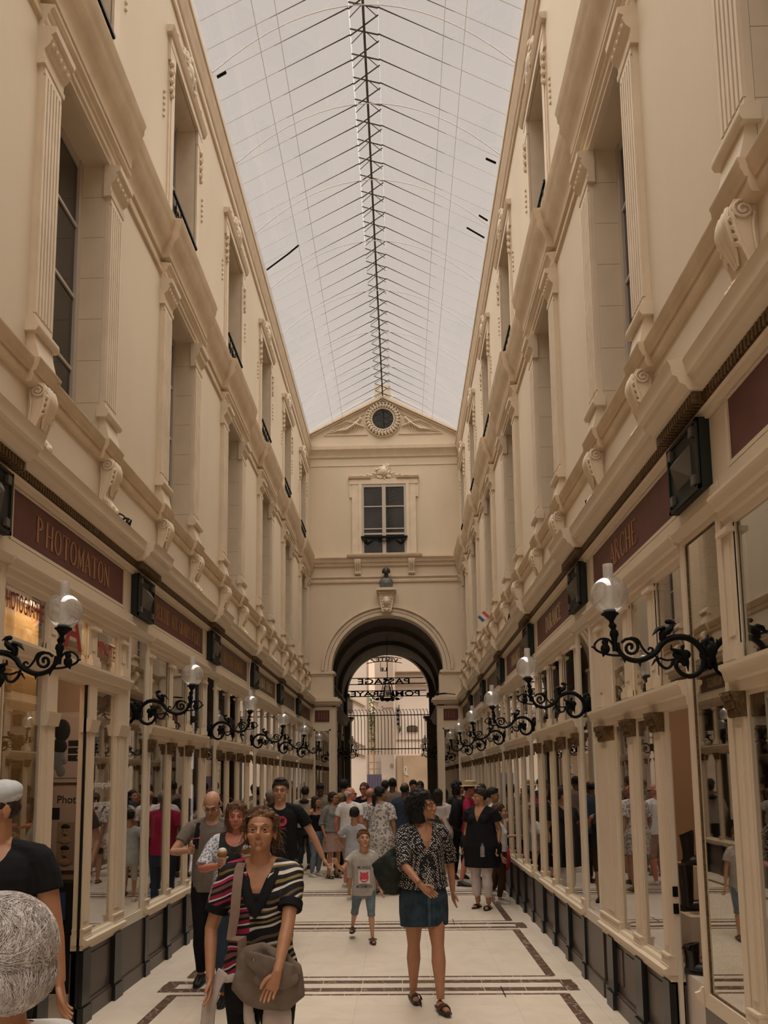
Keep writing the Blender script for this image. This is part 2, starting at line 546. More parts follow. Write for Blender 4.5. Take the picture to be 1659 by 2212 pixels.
for s, sn in SIDES:
    pc = PIER[s]
    # shop cornice with a break over every pier
    mb = MB(side=s)
    cornice(mb, [(2.03, 3.67), (1.93, 3.675), (1.915, 3.70), (1.885, 3.715), (1.875, 3.745), (1.85, 3.755), (1.845, 3.80), (1.83, 3.835), (2.03, 3.87)],
            [(pc + P * k - 0.27, pc + P * k + 0.27) for k in range(-3, 6)], 0.075)
    mb.extr([(2.03, 3.56), (1.965, 3.565), (1.955, 3.60), (1.94, 3.61), (1.935, 3.68), (2.03, 3.68)], 'y', -6, YE)
    mb.build('trim_' + ('1' if s < 0 else '2'), M['paint'], None, kind='structure')
    mb = MB(side=s)
    y = 0.5
    while y < YE:
        d = 0.05 if abs(((y - pc + P / 2) % P) - P / 2) < 0.27 else 0.0
        mb.box(1.925 - d, 1.94, y, y + 0.022, 3.615, 3.672)
        y += 0.034
    mb.box(1.936, 1.95, 0.5, YE, 3.61, 3.675)
    mb.build('trim_' + ('3' if s < 0 else '4'), M['gold'], None, None, kind='structure')
    # sill course on consoles
    mb = MB(side=s)
    cornice(mb, [(2.03, 4.30), (2.0, 4.305), (1.99, 4.33), (1.985, 4.37), (1.988, 4.375), (1.972, 4.38), (1.965, 4.40), (1.955, 4.415), (1.952, 4.445), (1.945, 4.455), (1.945, 4.468), (2.03, 4.475)],
            [(WIN0 + P * k + q - 0.15, WIN0 + P * k + q + 0.15) for k in NW for q in (-0.575, 0.575)], 0.038)
    mb.build('trim_' + ('5' if s < 0 else '6'), M['stone_o'], None, kind='structure')
    # thin string line level with the capitals
    mb = MB(side=s)
    mb.extr([(2.03, 6.90), (1.995, 6.915), (1.99, 6.945), (2.03, 6.95)], 'y', -6, YE)
    mb.extr([(2.03, 10.22), (2.0, 10.23), (1.99, 10.26), (2.03, 10.275)], 'y', -6, YE)
    mb.build('trim_' + ('7' if s < 0 else '8'), M['stone_o'], None, kind='structure')
    # upper floor cornice
    mb = MB(side=s)
    cornice(mb, [(2.03, 7.07), (1.995, 7.08), (1.985, 7.17), (1.965, 7.20), (1.955, 7.235), (1.905, 7.30), (1.905, 7.38), (1.89, 7.40), (1.885, 7.45), (1.87, 7.48), (1.87, 7.50), (2.03, 7.53)],
            [(WIN0 + P * k - 0.73, WIN0 + P * k + 0.73) for k in NW], 0.075)
    mb.build('trim_' + ('9' if s < 0 else '10'), M['stone_o'], None, kind='structure')
    # eaves cove and gutter upstand
    mb = MB(side=s)
    mb.extr([(2.03, 10.44), (2.01, 10.46), (2.0, 10.52), (1.98, 10.60), (1.965, 10.655), (1.96, 10.71), (2.06, 10.72)], 'y', -6, YE)
    mb.extr([(1.972, 10.71), (1.945, 10.715), (1.94, 10.745), (2.06, 10.75)], 'y', -6, YE, 1)
    mb.extr([(2.02, 10.72), (2.0, 11.12), (2.09, 11.15), (2.09, 10.72)], 'y', -6, YE, 2)
    mb.build('trim_' + ('11' if s < 0 else '12'), [M['stone_o'], M['stone'], M['gutter']], None, kind='structure')

# ---------------------------------------------------------------- roof
roof = empty('ceiling', (0, 8, 11.1), kind='structure')
mb = MB((0, 8, 11.1))
ZR = 12.17
for s in (-1, 1):
    mb.add([(s * 2.09, -6, 11.13), (s * 2.09, YE, 11.13), (s * 0.2, YE, ZR - 0.03), (s * 0.2, -6, ZR - 0.03)], [(0, 1, 2, 3)])
    mb.add([(s * 0.2, -6, ZR - 0.03), (s * 0.2, YE, ZR - 0.03), (s * 0.2, YE, ZR + 0.2), (s * 0.2, -6, ZR + 0.2)], [(0, 1, 2, 3)])
mb.add([(-0.2, -6, ZR + 0.2), (-0.2, YE, ZR + 0.2), (0.2, YE, ZR + 0.2), (0.2, -6, ZR + 0.2)], [(0, 1, 2, 3)])
mb.build('roof_glazing', M['roofglass'], roof, None)
mb = MB((0, 8, 11.1))
mb.box(-0.018, 0.018, -6, YE, ZR - 0.01, ZR + 0.03)
mb.build('ridge_bar', M['steel'], roof, None)
def rafter_mb(y):
    q = MB((0, 8, 11.1))
    for s in (-1, 1):
        q.tube([(s * 2.07, y, 11.10), (s * 0.2, y, ZR - 0.07)], 0.0045, 4, 1)
        q.tube([(s * 1.2, y, 11.56), (s * 0.2, y, ZR - 0.075)], [0.002, 0.012], 4, 0)
    return q
def brace_mb(y):
    q = MB((0, 8, 11.1))
    for s in (-1, 1):
        q.tube([(s * 0.2, y, ZR - 0.09), (-s * 0.2, y + 0.09 * s, ZR + 0.12)], 0.013, 4, 0)
        q.tube([(s * 0.19, y + 0.14, ZR - 0.06), (0, y + 0.02, ZR + 0.01)], 0.008, 4, 0)
    return q
y = YE - 0.2
i = 0
while y > 3.0:
    rafter_mb(y).build('rafter', [M['steel'], M['steel_l']], roof, None)
    brace_mb(y).build('ridge_brace', [M['steel'], M['steel_l']], roof, None)
    y -= 0.364
y = YE - 0.3
while y > 4:
    q = MB((0, 8, 11.1))
    q.tube([(2.0 * t / 8, y, 12.02 - 0.93 * (abs(t) / 8) ** 2.0) for t in range(-8, 9)], 0.0065, 6)
    q.build('tie_arch', M['steel_l'], roof)
    y -= 1.456
for x, z in ((-1.3, 11.05), (-1.05, 11.24), (1.3, 11.05), (1.05, 11.24)):
    q = MB((0, 8, 11.1)); q.tube([(x, 2, z), (x, YE, z)], 0.004, 5); q.build('roof_wire', M['steel_l'], roof)
for pts in (((-1.97, 12.6, 11.05), (-1.55, 12.55, 11.33), (-1.35, 12.4, 11.37)), ((-1.95, 8.85, 11.06), (-1.83, 8.85, 11.13)),
            ((1.95, 10.4, 11.08), (1.8, 10.4, 11.16)), ((1.96, 11.6, 11.1), (1.82, 11.6, 11.2)), ((1.95, 12.0, 11.1), (1.65, 12.0, 11.3))):
    q = MB((0, 8, 11.1)); q.tube(pts, 0.024, 4, flat=0.6); q.build('vent_bar', M['iron'], roof, None)

# ---------------------------------------------------------------- first floor windows (one prototype, right side, local x = distance from axis)
def ornament(mb, cy, cz, ry, rz, e, n, r=0.03, seed=1, m=0):
    rr = random.Random(seed)
    for i in range(n):
        a = 2 * pi * i / n + rr.uniform(-.2, .2)
        q = rr.uniform(0.55, 1.0)
        mb.ell((e + rr.uniform(-.01, .01), cy + ry * q * cos(a), cz + rz * q * sin(a)), (r * rr.uniform(.7, 1.1), r * rr.uniform(.7, 1.4), r * rr.uniform(.7, 1.4)), m, 8, 6)


def make_window_low():
    org = (EW, 0, 4.42)
    root = empty('window_1', (0, 0, 0), kind='structure')
    B = lambda: MB(org)
    q = B()   # reveal
    q.box(EW, EW + D1, 0.45, 0.50, 4.42, 6.9); q.box(EW, EW + D1, -0.50, -0.45, 4.42, 6.9)
    q.box(EW, EW + D1, -0.5, 0.5, 6.87, 6.92); q.box(EW, EW + D1, -0.5, 0.5, 4.38, 4.425)
    q.build('reveal', M['jamb'], root, None)
    q = B()
    e = EW + D1 - 0.05
    for a, b in ((-0.45, -0.385), (0.385, 0.45), (-0.03, 0.03)): q.box(e, e + 0.05, a, b, 4.43, 6.87)
    for z in (4.43, 5.02, 5.64, 6.26, 6.80): q.box(e + 0.01, e + 0.045, -0.44, 0.44, z, z + (0.07 if z in (4.43, 6.80) else 0.025))
    q.build('sash', M['frame_w'], root, None)
    q = B(); q.box(e + 0.025, e + 0.035, -0.44, 0.44, 4.43, 6.87)
    q.build('pane', M['darkroom_glass'], root, None)
    for t in (-1, 1):
        c = 0.575 * t
        q = B()
        q.box(1.985, 2.03, c - 0.122, c + 0.122, 4.74, 6.60)
        for i in range(6): q.box(1.968, 1.99, c - 0.115 + i * 0.041, c - 0.115 + i * 0.041 + 0.024, 4.80, 6.52)
        q.box(1.972, 2.0, c - 0.119, c + 0.119, 4.72, 4.79); q.box(1.972, 2.0, c - 0.119, c + 0.119, 6.53, 6.60)
        q.build('pilaster', M['stone'], root, None)
        q = B()
        q.extr([(2.03, 4.655), (1.945, 4.655), (1.93, 4.68), (1.935, 4.715), (1.965, 4.74), (2.03, 4.745)], 'y', c - 0.15, c + 0.15)
        q.extr([(2.03, 4.42), (1.93, 4.42), (1.935, 4.50), (1.955, 4.58), (1.965, 4.655), (2.03, 4.655)], 'y', c - 0.121, c + 0.121)
        q.build('pedestal', M['stone'], root)
        q = B()
        q.extr([(2.03, 6.58), (1.965, 6.585), (1.96, 6.62), (1.975, 6.63), (1.97, 6.69), (1.94, 6.72), (1.915, 6.77), (1.93, 6.79), (1.895, 6.81), (1.89, 6.85), (2.03, 6.87)], 'y', c - 0.145, c + 0.145)
        for i in range(5): q.ell((1.935, c - 0.11 + i * 0.055, 6.745), (0.018, 0.02, 0.026), 0, 6, 5)
        q.build('capital', M['stone'], root)
        q = B()
        q.box(1.955, 2.03, c - 0.05, c + 0.05, 7.0, 7.24); q.box(1.935, 2.03, c - 0.03, c + 0.03, 7.03, 7.22)
        q.build('frieze_strip', M['stone'], root, None)
    q = B()
    q.extr([(2.03, 6.865), (1.985, 6.865), (1.98, 6.90), (1.965, 6.905), (1.96, 6.95), (1.945, 6.955), (1.94, 6.985), (1.915, 7.0), (1.91, 7.02), (2.03, 7.035)], 'y', -0.72, 0.72)
    q.build('entablature', M['stone'], root)
    return root


def make_window_high():
    root = empty('window_2', (0, 0, 0), kind='structure')
    B = lambda: MB((EW, 0, 7.5))
    q = B()
    q.box(EW, EW + D2, 0.43, 0.48, 7.5, 9.62); q.box(EW, EW + D2, -0.48, -0.43, 7.5, 9.62)
    q.box(EW, EW + D2, -0.48, 0.48, 9.60, 9.64); q.box(EW, EW + D2, -0.48, 0.48, 7.46, 7.51)
    q.build('reveal', M['stone'], root, None)
    q = B(); e = EW + D2 - 0.05
    for a, b in ((-0.43, -0.37), (0.37, 0.43), (-0.03, 0.03)): q.box(e, e + 0.05, a, b, 7.5, 9.6)
    for z in (7.5, 8.1, 8.75, 9.53): q.box(e + 0.01, e + 0.045, -0.42, 0.42, z, z + (0.07 if z in (7.5, 9.53) else 0.025))
    q.build('sash', M['frame_w'], root, None)
    q = B(); q.box(e + 0.025, e + 0.035, -0.42, 0.42, 7.5, 9.6); q.build('pane', M['darkroom_glass'], root, None)
    q = B()
    for t in (-1, 1):
        q.box(1.995, 2.03, 0.45 * t, 0.55 * t, 7.5, 9.46); q.box(2.005, 2.03, 0.55 * t, 0.60 * t, 7.5, 9.46)
        q.box(1.99, 2.03, 0.445 * t, 0.625 * t, 9.45, 9.73)
    q.box(1.985, 2.03, -0.62, 0.62, 9.62, 9.72)
    q.extr([(2.03, 9.72), (1.97, 9.73), (1.955, 9.76), (1.94, 9.80), (2.03, 9.81)], 'y', -0.68, 0.68)
    q.box(2.0, 2.03, -0.5, 0.5, 9.80, 9.86)
    q.build('surround', M['stone'], root, None)
    q = B()
    ornament(q, 0, 9.93, 0.17, 0.2, 1.985, 18, 0.045, 3)
    q.ell((1.97, 0, 9.92), (0.05, 0.085, 0.12), 0, 10, 8)
    for t in (-1, 1):
        for i in range(7): q.ell((1.985, t * (0.2 + i * 0.045), 9.86 + 0.05 * sin(i * 1.3)), (0.03, 0.034, 0.03), 0, 7, 5)
        q.tube([(1.98, t * 0.15, 9.80), (1.975, t * 0.23, 9.92), (1.975, t * 0.2, 10.03), (1.98, t * 0.1, 10.05)], [0.02, 0.025, 0.02, 0.01], 6)
    q.build('cartouche', M['stone'], root)
    for t in (-1, 1):
        q = B()
        for i in range(8): q.ell((1.99, t * 0.575 + 0.012 * (-1) ** i, 9.42 - i * 0.05), (0.03, 0.035 - 0.002 * i, 0.033), 0, 7, 5)
        for i in range(5): q.ell((2.01, t * 0.74, 8.95 - i * 0.07), (0.014, 0.014, 0.022), 0, 6, 5)
        q.build('garland', M['stone'], root)
    return root


def smooth2(pts, n=6):
    out = []
    for i in range(len(pts) - 1):
        p0, p1, p2, p3 = pts[max(i - 1, 0)], pts[i], pts[i + 1], pts[min(i + 2, len(pts) - 1)]
        for j in range(n):
            t = j / n
            out.append(tuple(.5 * (2 * b + (c - a) * t + (2 * a - 5 * b + 4 * c - d) * t * t + (3 * b - a - 3 * c + d) * t ** 3) for a, b, c, d in zip(p0, p1, p2, p3)))
    return out + [pts[-1]]


def spiral(e, z, r, turns, a0, n=16, d=1):
    return [(e + r * (1 - 0.82 * i / n) * cos(a0 + d * 2 * pi * turns * i / n), z + r * (1 - 0.82 * i / n) * sin(a0 + d * 2 * pi * turns * i / n)) for i in range(n + 1)]


def make_console():
    """scrolled bracket under the sill course; local x = distance from the passage axis"""
    root = empty('console_bracket', (2.0, 0, 4.2), label='x', cat='console')
    B = lambda: MB((2.0, 0, 4.2))
    q = B()
    back = [(2.03, 3.96), (2.03, 4.31)]
    front = smooth2([(1.945, 4.31), (1.93, 4.27), (1.93, 4.22), (1.945, 4.16), (1.965, 4.10), (1.975, 4.05), (1.965, 4.02), (1.95, 4.0), (1.948, 3.97), (1.96, 3.94), (1.99, 3.93)], 4)
    q.extr(back + front, 'y', -0.06, 0.06)
    for t in (-1, 1):
        y = 0.064 * t
        q.tube([(a, y, b) for a, b in spiral(1.974, 4.262, 0.040, 1.7, pi / 2, 22, 1)], 0.0065, 6)
        q.tube([(a, y, b) for a, b in spiral(1.978, 3.985, 0.026, 1.5, -pi / 2, 18, -1)], 0.0055, 6)
        q.tube(smooth2([(1.934, y, 4.25), (1.940, y, 4.19), (1.962, y, 4.11), (1.985, y, 4.04), (1.982, y, 4.01)], 4), 0.008, 6)
        q.tube(smooth2([(2.012, y, 4.25), (2.005, y, 4.19), (2.01, y, 4.11), (2.016, y, 4.04), (2.003, y, 4.0)], 4), 0.007, 6)
    q.v = [Vector((2.03 - (2.03 - v.x) * 1.28, v.y * 1.15, 4.335 - (4.31 - v.z) * 1.16)) for v in q.v]
    q.build('scroll_body', M['stone'], root)
    q = B()
    for g in (-1, 0, 1):
        q.tube(smooth2([(1.932, g * .03, 4.29), (1.922, g * .034, 4.23), (1.935, g * .03, 4.17), (1.955, g * .022, 4.11), (1.965, g * .014, 4.06)], 4), [0.006 + 0.016 * sin(pi * min(1, .15 + i / 17)) for i in range(17)], 8, side=(0, 1, 0), flat=.7)
    for g in (-1, 1):
        for i in range(4): q.tube([(1.932 + .006 * i, g * .04, 4.24 - i * .035), (1.93 + .008 * i, g * .062, 4.225 - i * .035), (1.945 + .008 * i, g * .066, 4.20 - i * .035)], [.012, .012, .004], 6)
    for g in (-1, 0, 1): q.ell((1.948, g * .03, 3.965), (.022, .02, .026), 0, 8, 6)
    q.ell((1.935, 0, 3.945), (.022, .03, .022), 0, 8, 6)
    q.v = [Vector((2.03 - (2.03 - v.x) * 1.28, v.y * 1.15, 4.335 - (4.31 - v.z) * 1.16)) for v in q.v]
    q.build('acanthus_leaf', M['stone'], root)
    return root


def make_rail():
    root = empty('balcony_rail', (2.04, 0, 7.5), label='x', cat='railing')
    B = lambda: MB((2.04, 0, 7.5))
    q = B(); q.box(1.975, 2.0, -0.44, 0.44, 8.04, 8.07); q.box(1.98, 1.995, -0.44, 0.44, 7.62, 7.64); q.build('handrail', M['iron'], root, None)
    q = B()
    for i in range(5):
        c = -0.34 + 0.17 * i
        for t in (-1, 1):
            q.tube([(1.988, c + t * (a - 0), b) for a, b in spiral(0.04, 7.90, 0.06, 1.2, pi, 12, 1)], 0.008, 5)
        q.tube([(1.988, c, 7.59), (1.988, c, 8.05)], 0.007, 5)
        q.ell((1.988, c, 7.78), (0.012, 0.03, 0.03), 0, 7, 5)
    q.build('scrollwork', M['iron'], root)
    return root


wlow, whigh, cons, rail = make_window_low(), make_window_high(), make_console(), make_rail()
first = dict(l=True, h=True, c=True, r=True)
def put(key, proto, s, loc, **k):
    rz = 0 if s > 0 else pi
    loc = (loc[0] * s, loc[1], loc[2])
    if first[key]:
        first[key] = False
        proto.location = loc; proto.rotation_euler = (0, 0, rz)
        return prop(proto, **k)
    return dup(proto, loc, rz, **k)


wn = 0
for s, sn in SIDES:
    ci = 0
    for k in range(-1, 6):
        yc = WIN0 + P * k
        o = put('l', wlow, s, (EW, yc, 4.42)); o.name = 'window_%d' % (wn + 1)
        o = put('h', whigh, s, (EW, yc, 7.5)); o.name = 'window_%d' % (wn + 2)
        wn += 2
        if k >= 0:
            put('r', rail, s, (2.04, yc, 7.5), label='black iron window railing on the %s upper floor, %s from the arch wall' % (sn, ORD[5 - k]), cat='railing', group='iron railings of the upper windows')
        for j, t in enumerate((-1, 1)):
            n = 2 * (5 - k) + (1 - j)
            put('c', cons, s, (2.0, yc + 0.575 * t, 4.2), label='carved stone scroll console on the %s wall, %s from the arch wall' % (sn, ORD[n]), cat='console', group='scroll consoles on the %s wall' % sn)

# ---------------------------------------------------------------- end wall with the arch
XA, RA, ZS = 0.04, 1.47, 4.58
def arc_pts(cx, r, z0, n=28, a0=pi, a1=0.0):
    return [(cx + r * cos(a0 + (a1 - a0) * i / n), z0 + r * sin(a0 + (a1 - a0) * i / n)) for i in range(n + 1)]


def arch_wall(mb, y0, y1, cx, r, zs, xl, xr, top):
    """solid wall with an arched opening, built in quads between the arc and the outline"""
    A = arc_pts(cx, r, zs)
    n = len(A)
    for i in range(n - 1):
        (xa, za), (xb, zb) = A[i], A[i + 1]
        vs = [(x, y, z) for y in (y0, y1) for x, z in ((xa, za), (xb, zb), (xb, top), (xa, top))]
        mb.add(vs, [(0, 1, 2, 3), (4, 7, 6, 5), (0, 4, 5, 1), (3, 2, 6, 7)])
    mb.box(xl, cx - r, y0, y1, 0, top); mb.box(cx + r, xr, y0, y1, 0, top)


mb = MB()
arch_wall(mb, YE, YE + 0.35, XA, RA, ZS, -2.6, 2.6, 11.1)
mb.extr([(-2.6, 11.1), (2.6, 11.1), (2.09, 11.14), (0.15, ZR), (-0.15, ZR), (-2.09, 11.14)], 'y', YE, YE + 0.35)
mb.box(-0.22, 0.22, YE + 0.01, YE + 0.3, ZR - 0.1, ZR + 0.35)
mb.build('wall_end', M['plaster'], None, None, kind='structure')
mb = MB()
for r0, r1, d in ((RA, RA + 0.085, 0.05), (RA + 0.085, RA + 0.10, 0.015), (RA + 0.10, RA + 0.185, 0.055), (RA + 0.185, RA + 0.20, 0.025), (RA + 0.20, RA + 0.25, 0.09), (RA + 0.25, RA + 0.28, 0.05)):
    A, B_ = arc_pts(XA, r0, ZS, 40), arc_pts(XA, r1, ZS, 40)
    for i in range(40):
        vs = [(x, y, z) for y in (YE - d, YE + 0.02) for x, z in (A[i], A[i + 1], B_[i + 1], B_[i])]
        mb.add(vs, [(0, 1, 2, 3), (4, 7, 6, 5), (0, 4, 5, 1), (3, 2, 6, 7)])
mb.build('trim_13', M['stone'], None, 0.3, kind='structure')
mb = MB()
for s in (-1, 1):
    xi = XA + s * (RA - 0.05)
    for a, z0, z1 in ((0.0, 4.46, 4.50), (0.04, 4.50, 4.56), (-0.0, 4.56, 4.58)):
        mb.box(min(xi - s * a, s * 2.03), max(xi - s * a, s * 2.03), YE - 0.05 - a * .6, YE + 0.36, z0, z1)
mb.build('trim_14', M['stone'], None, None, kind='structure')
def hband(mb, prof, x0=-2.05, x1=2.05, y=YE):
    mb.extr([(y - a, z) for a, z in prof], 'x', x0, x1)
mb = MB()
hband(mb, [(-.02, 7.38), (.04, 7.40), (.05, 7.47), (.09, 7.50), (.10, 7.56), (.14, 7.60), (.14, 7.64), (-.02, 7.66)])
hband(mb, [(-.02, 6.94), (.03, 6.95), (.04, 7.0), (.025, 7.02), (.025, 7.06), (.06, 7.09), (.06, 7.12), (-.02, 7.13)])
mb.build('trim_15', M['stone'], None, kind='structure')
mb = MB()
hband(mb, [(-.02, 10.18), (.015, 10.2), (.015, 10.23), (-.02, 10.24)])
hband(mb, [(-.02, 10.42), (.03, 10.44), (.04, 10.52), (.07, 10.56), (.08, 10.60), (.12, 10.63), (.13, 10.72), (-.02, 10.75)])
mb.build('trim_16', M['stone'], None, kind='structure')
mb = MB()   # raking mouldings of the gable
for s in (-1, 1):
    for off, th, dd in ((0.03, 0.055, 0.10), (0.10, 0.03, 0.06), (0.22, 0.02, 0.025)):
        a = Vector((s * 2.0, 0, 11.17 - off)); b = Vector((0, 0, ZR + 0.0 - off))
        if off > 0.2:
            a = Vector((s * 1.62, 0, 11.10)); b = Vector((s * 0.32, 0, 11.78))
        v = [a, b, b - Vector((0, 0, th)), a - Vector((0, 0, th))]
        vs = [(p.x, y, p.z) for y in (YE - dd, YE + .01) for p in v]
        mb.add(vs, [(0, 1, 2, 3), (4, 7, 6, 5), (0, 4, 5, 1), (1, 5, 6, 2), (2, 6, 7, 3), (3, 7, 4, 0)])
mb.box(-1.62, -0.42, YE - 0.025, YE, 11.075, 11.095); mb.box(0.42, 1.62, YE - 0.025, YE, 11.075, 11.095)
mb.build('trim_17', M['stone'], None, None, kind='structure')

oc = empty('window_30', (0, YE, 11.52), kind='structure')
B = lambda: MB((0, YE, 11.52))
q = B(); q.lathe([(0.29, -0.03), (0.29, 0.01)], (0, YE - 0.0, 11.5), 28, 0, 'y'); q.build('pane', M['darkroom_glass'], oc, None)
q = B()
for i in range(30):
    a = 2 * pi * i / 30
    for rr, rd in ((0.40, 0.042), (0.45, 0.03), (0.36, 0.03)):
        q.ell((rr * cos(a + rr * 9), YE - 0.06, 11.5 + rr * sin(a + rr * 9)), (rd, 0.035, rd), 0, 7, 5)
q.tube([(0.31 * cos(2 * pi * i / 32), YE - 0.05, 11.5 + 0.31 * sin(2 * pi * i / 32)) for i in range(33)], 0.022, 6)
q.tube([(0.49 * cos(2 * pi * i / 32), YE - 0.03, 11.5 + 0.49 * sin(2 * pi * i / 32)) for i in range(33)], 0.018, 6)
q.build('wreath', M['stone'], oc)
for s in (-1, 1):
    q = B()   # reclining winged figures in relief
    rr = random.Random(4)
    q.tube([(s * 0.52, YE - .02, 11.3), (s * 0.75, YE - .04, 11.38), (s * 1.0, YE - .03, 11.22), (s * 1.25, YE - .02, 11.2), (s * 1.5, YE - .01, 11.12)], [0.03, 0.06, 0.05, 0.035, 0.012], 8, flat=0.6)
    q.tube([(s * 0.75, YE - .03, 11.38), (s * 0.66, YE - .05, 11.48), (s * 0.6, YE - .05, 11.56)], [0.045, 0.03, 0.025], 8)
    q.ell((s * 0.62, YE - .05, 11.52), (0.04, 0.035, 0.045))
    q.tube([(s * 0.8, YE - .03, 11.42), (s * 1.0, YE - .02, 11.46), (s * 1.2, YE - .01, 11.36), (s * 1.35, YE - .01, 11.26)], [0.035, 0.05, 0.04, 0.01], 8, flat=0.5)
    for i in range(10): q.tube([(s * (0.7 + i * .07), YE - .025, 11.33 - i * .016), (s * (0.76 + i * .07), YE - .015, 11.14)], [0.018, 0.006], 5)
    q.build('relief_figure', M['stone'], oc)

we = empty('window_31', (0, YE, 7.65), kind='structure')
B = lambda: MB((0, YE, 7.65))
q = B()
q.box(-0.86, -0.66, YE - .05, YE, 7.66, 9.78); q.box(0.66, 0.86, YE - .05, YE, 7.66, 9.78); q.box(-0.92, 0.92, YE - .06, YE, 9.66, 9.80)
for t in (-1, 1): q.box(t * .60 if t > 0 else -.68, .68 if t > 0 else -.60, YE - .07, YE, 7.66, 9.68); q.box(min(t * .86, t * .93), max(t * .86, t * .93), YE - .04, YE, 9.3, 9.80)
for t in (-1, 1): hband(q, [(-.0, 9.8), (.09, 9.82), (.11, 9.87), (0, 9.88)], -0.95 if t < 0 else 0.35, -0.35 if t < 0 else 0.95)
q.build('surround', M['stone'], we, None)
q = B()
for a, b in ((-0.62, -0.54), (0.54, 0.62), (-0.05, 0.05)): q.box(a, b, YE - .05, YE + .01, 7.66, 9.66)
for z, h in ((7.66, .09), (8.25, .05), (8.40, .03), (9.02, .03), (9.58, .08)): q.box(-.6, .6, YE - .045, YE + .01, z, z + h)
q.build('sash', M['frame_w'], we, None)
q = B(); q.box(-.6, .6, YE - .02, YE + .005, 7.66, 9.66); q.build('pane', M['darkroom_glass'], we, None)
q = B(); hband(q, [(-.0, 7.56), (.12, 7.58), (.16, 7.62), (.18, 7.66), (.18, 7.70), (0, 7.71)], -1.0, 1.0); q.build('window_sill', M['stone'], we)
q = B()
ornament(q, 0, 0, 0.2, 0.22, 0, 20, 0.05, 9)
q.v = [Vector((v.y, YE - 0.05 - v.x * .7, 10.0 + v.z)) for v in q.v]
q.ell((0, YE - .08, 10.0), (.10, .05, .14), 0, 12, 8); q.ell((0, YE - .11, 10.0), (.06, .03, .09), 0, 10, 8)
for t in (-1, 1):
    for i in range(8): q.ell((t * (0.22 + i * .055), YE - .05, 9.95 - 0.01 * i + .03 * sin(i * 2)), (.032, .025, .03), 0, 7, 5)
q.build('cartouche', M['stone'], we)
for t in (-1, 1):
    c = 0.72 * t
    root = empty('console_bracket', (c, YE, 7.15), label='small scroll console under the %s end of the arch wall window sill' % ('left' if t < 0 else 'right'), cat='console')
    q = MB((c, YE, 7.15))
    q.extr([(YE + .01, 7.15), (YE - .08, 7.16), (YE - .09, 7.2), (YE - .07, 7.23), (YE - .09, 7.3), (YE - .13, 7.38), (YE - .16, 7.45), (YE - .15, 7.56), (YE + .01, 7.56)], 'x', c - .085, c + .085)
    for g in (-1, 0, 1): q.tube([(c + g * .055, YE - .165, 7.54), (c + g * .055, YE - .17, 7.45), (c + g * .055, YE - .12, 7.35), (c + g * .055, YE - .08, 7.24), (c + g * .055, YE - .1, 7.18)], .015, 6)
    q.build('scroll_body', M['stone'], root)
er = empty('balcony_rail', (0, YE - .07, 7.9), label='black iron railing across the tall window of the arch wall', cat='railing')
q = MB((0, YE - .07, 7.9)); q.box(-.62, .62, YE - .10, YE - .06, 8.15, 8.2); q.build('handrail', M['iron'], er, None)
q = MB((0, YE - .07, 7.9))
for t in (-1, 1):
    q.tube([(t * .6, YE - .08, 8.13), (t * .45, YE - .08, 8.0), (t * .3, YE - .08, 8.1), (t * .14, YE - .08, 8.12), (0, YE - .08, 8.05)], [.03, .04, .02, .02, .02], 6, flat=.5)
    q.tube([(t * (.12 - a), YE - .08, 8.09 + b) for a, b in spiral(0, 0, .06, 1.3, 0, 12)], .012, 5)
    q.ell((t * .5, YE - .08, 8.08), (.05, .02, .04), 0, 8, 6)
q.build('scrollwork', M['iron'], er)

# bust on its carved bracket
br = empty('bust_bracket', (XA, YE, 6.15), label='carved stone keystone bracket carrying the bust above the arch', cat='bracket')
q = MB((XA, YE, 6.15))
q.extr([(XA - .12, 6.12), (XA + .12, 6.12), (XA + .16, 6.3), (XA + .2, 6.55), (XA + .22, 6.68), (XA - .22, 6.68), (XA - .2, 6.55), (XA - .16, 6.3)], 'y', YE - .16, YE)
q.box(XA - .26, XA + .26, YE - .26, YE, 6.68, 6.75)
q.build('bracket_body', M['stone'], br, None)
q = MB((XA, YE, 6.15))
for i in range(5): q.box(XA - .2 + i * .085, XA - .15 + i * .085, YE - .2, YE - .15, 6.6, 6.67)
q.ell((XA, YE - .18, 6.4), (.1, .06, .13), 0, 12, 8); q.ell((XA, YE - .2, 6.38), (.06, .06, .09), 0, 10, 8)
for t in (-1, 1):
    for i in range(6): q.ell((XA + t * (.15 - i * .018), YE - .16, 6.56 - i * .075), (.035, .03, .04), 0, 7, 5)
q.ell((XA, YE - .17, 6.16), (.05, .05, .05), 0, 8, 6)
q.build('carved_mask', M['stone'], br)
bu = empty('bust', (XA, YE - .14, 6.75), label='dark bronze bust of a curly haired figure above the arch', cat='bust')
q = MB((XA, YE - .14, 6.75))
q.box(XA - .17, XA + .17, YE - .24, YE - .04, 6.75, 6.88, 1)
q.tube([(XA, YE - .14, 6.87), (XA, YE - .14, 6.97), (XA, YE - .14, 7.03)], [.19, .165, .09], 14, 1, flat=.55, side=(1, 0, 0))
q.tube([(XA, YE - .14, 7.0), (XA, YE - .15, 7.12)], [.065, .055], 10)
q.ell((XA, YE - .16, 7.2), (.075, .085, .105), 0, 14, 10)
q.ell((XA, YE - .20, 7.16), (.055, .05, .07), 0, 12, 8); q.ell((XA, YE - .255, 7.17), (.014, .02, .022), 0, 8, 6)
for i in range(22):
    a = pi * (i % 11) / 10; b = i // 11
    q.ell((XA + .085 * cos(a), YE - .13 - .03 * b, 7.2 + .095 * sin(a) - (.02 if b else 0)), (.03, .04, .03), 0, 7, 5)
q.build('bronze_figure', [M['bronze'], M['bronze_l']], bu)

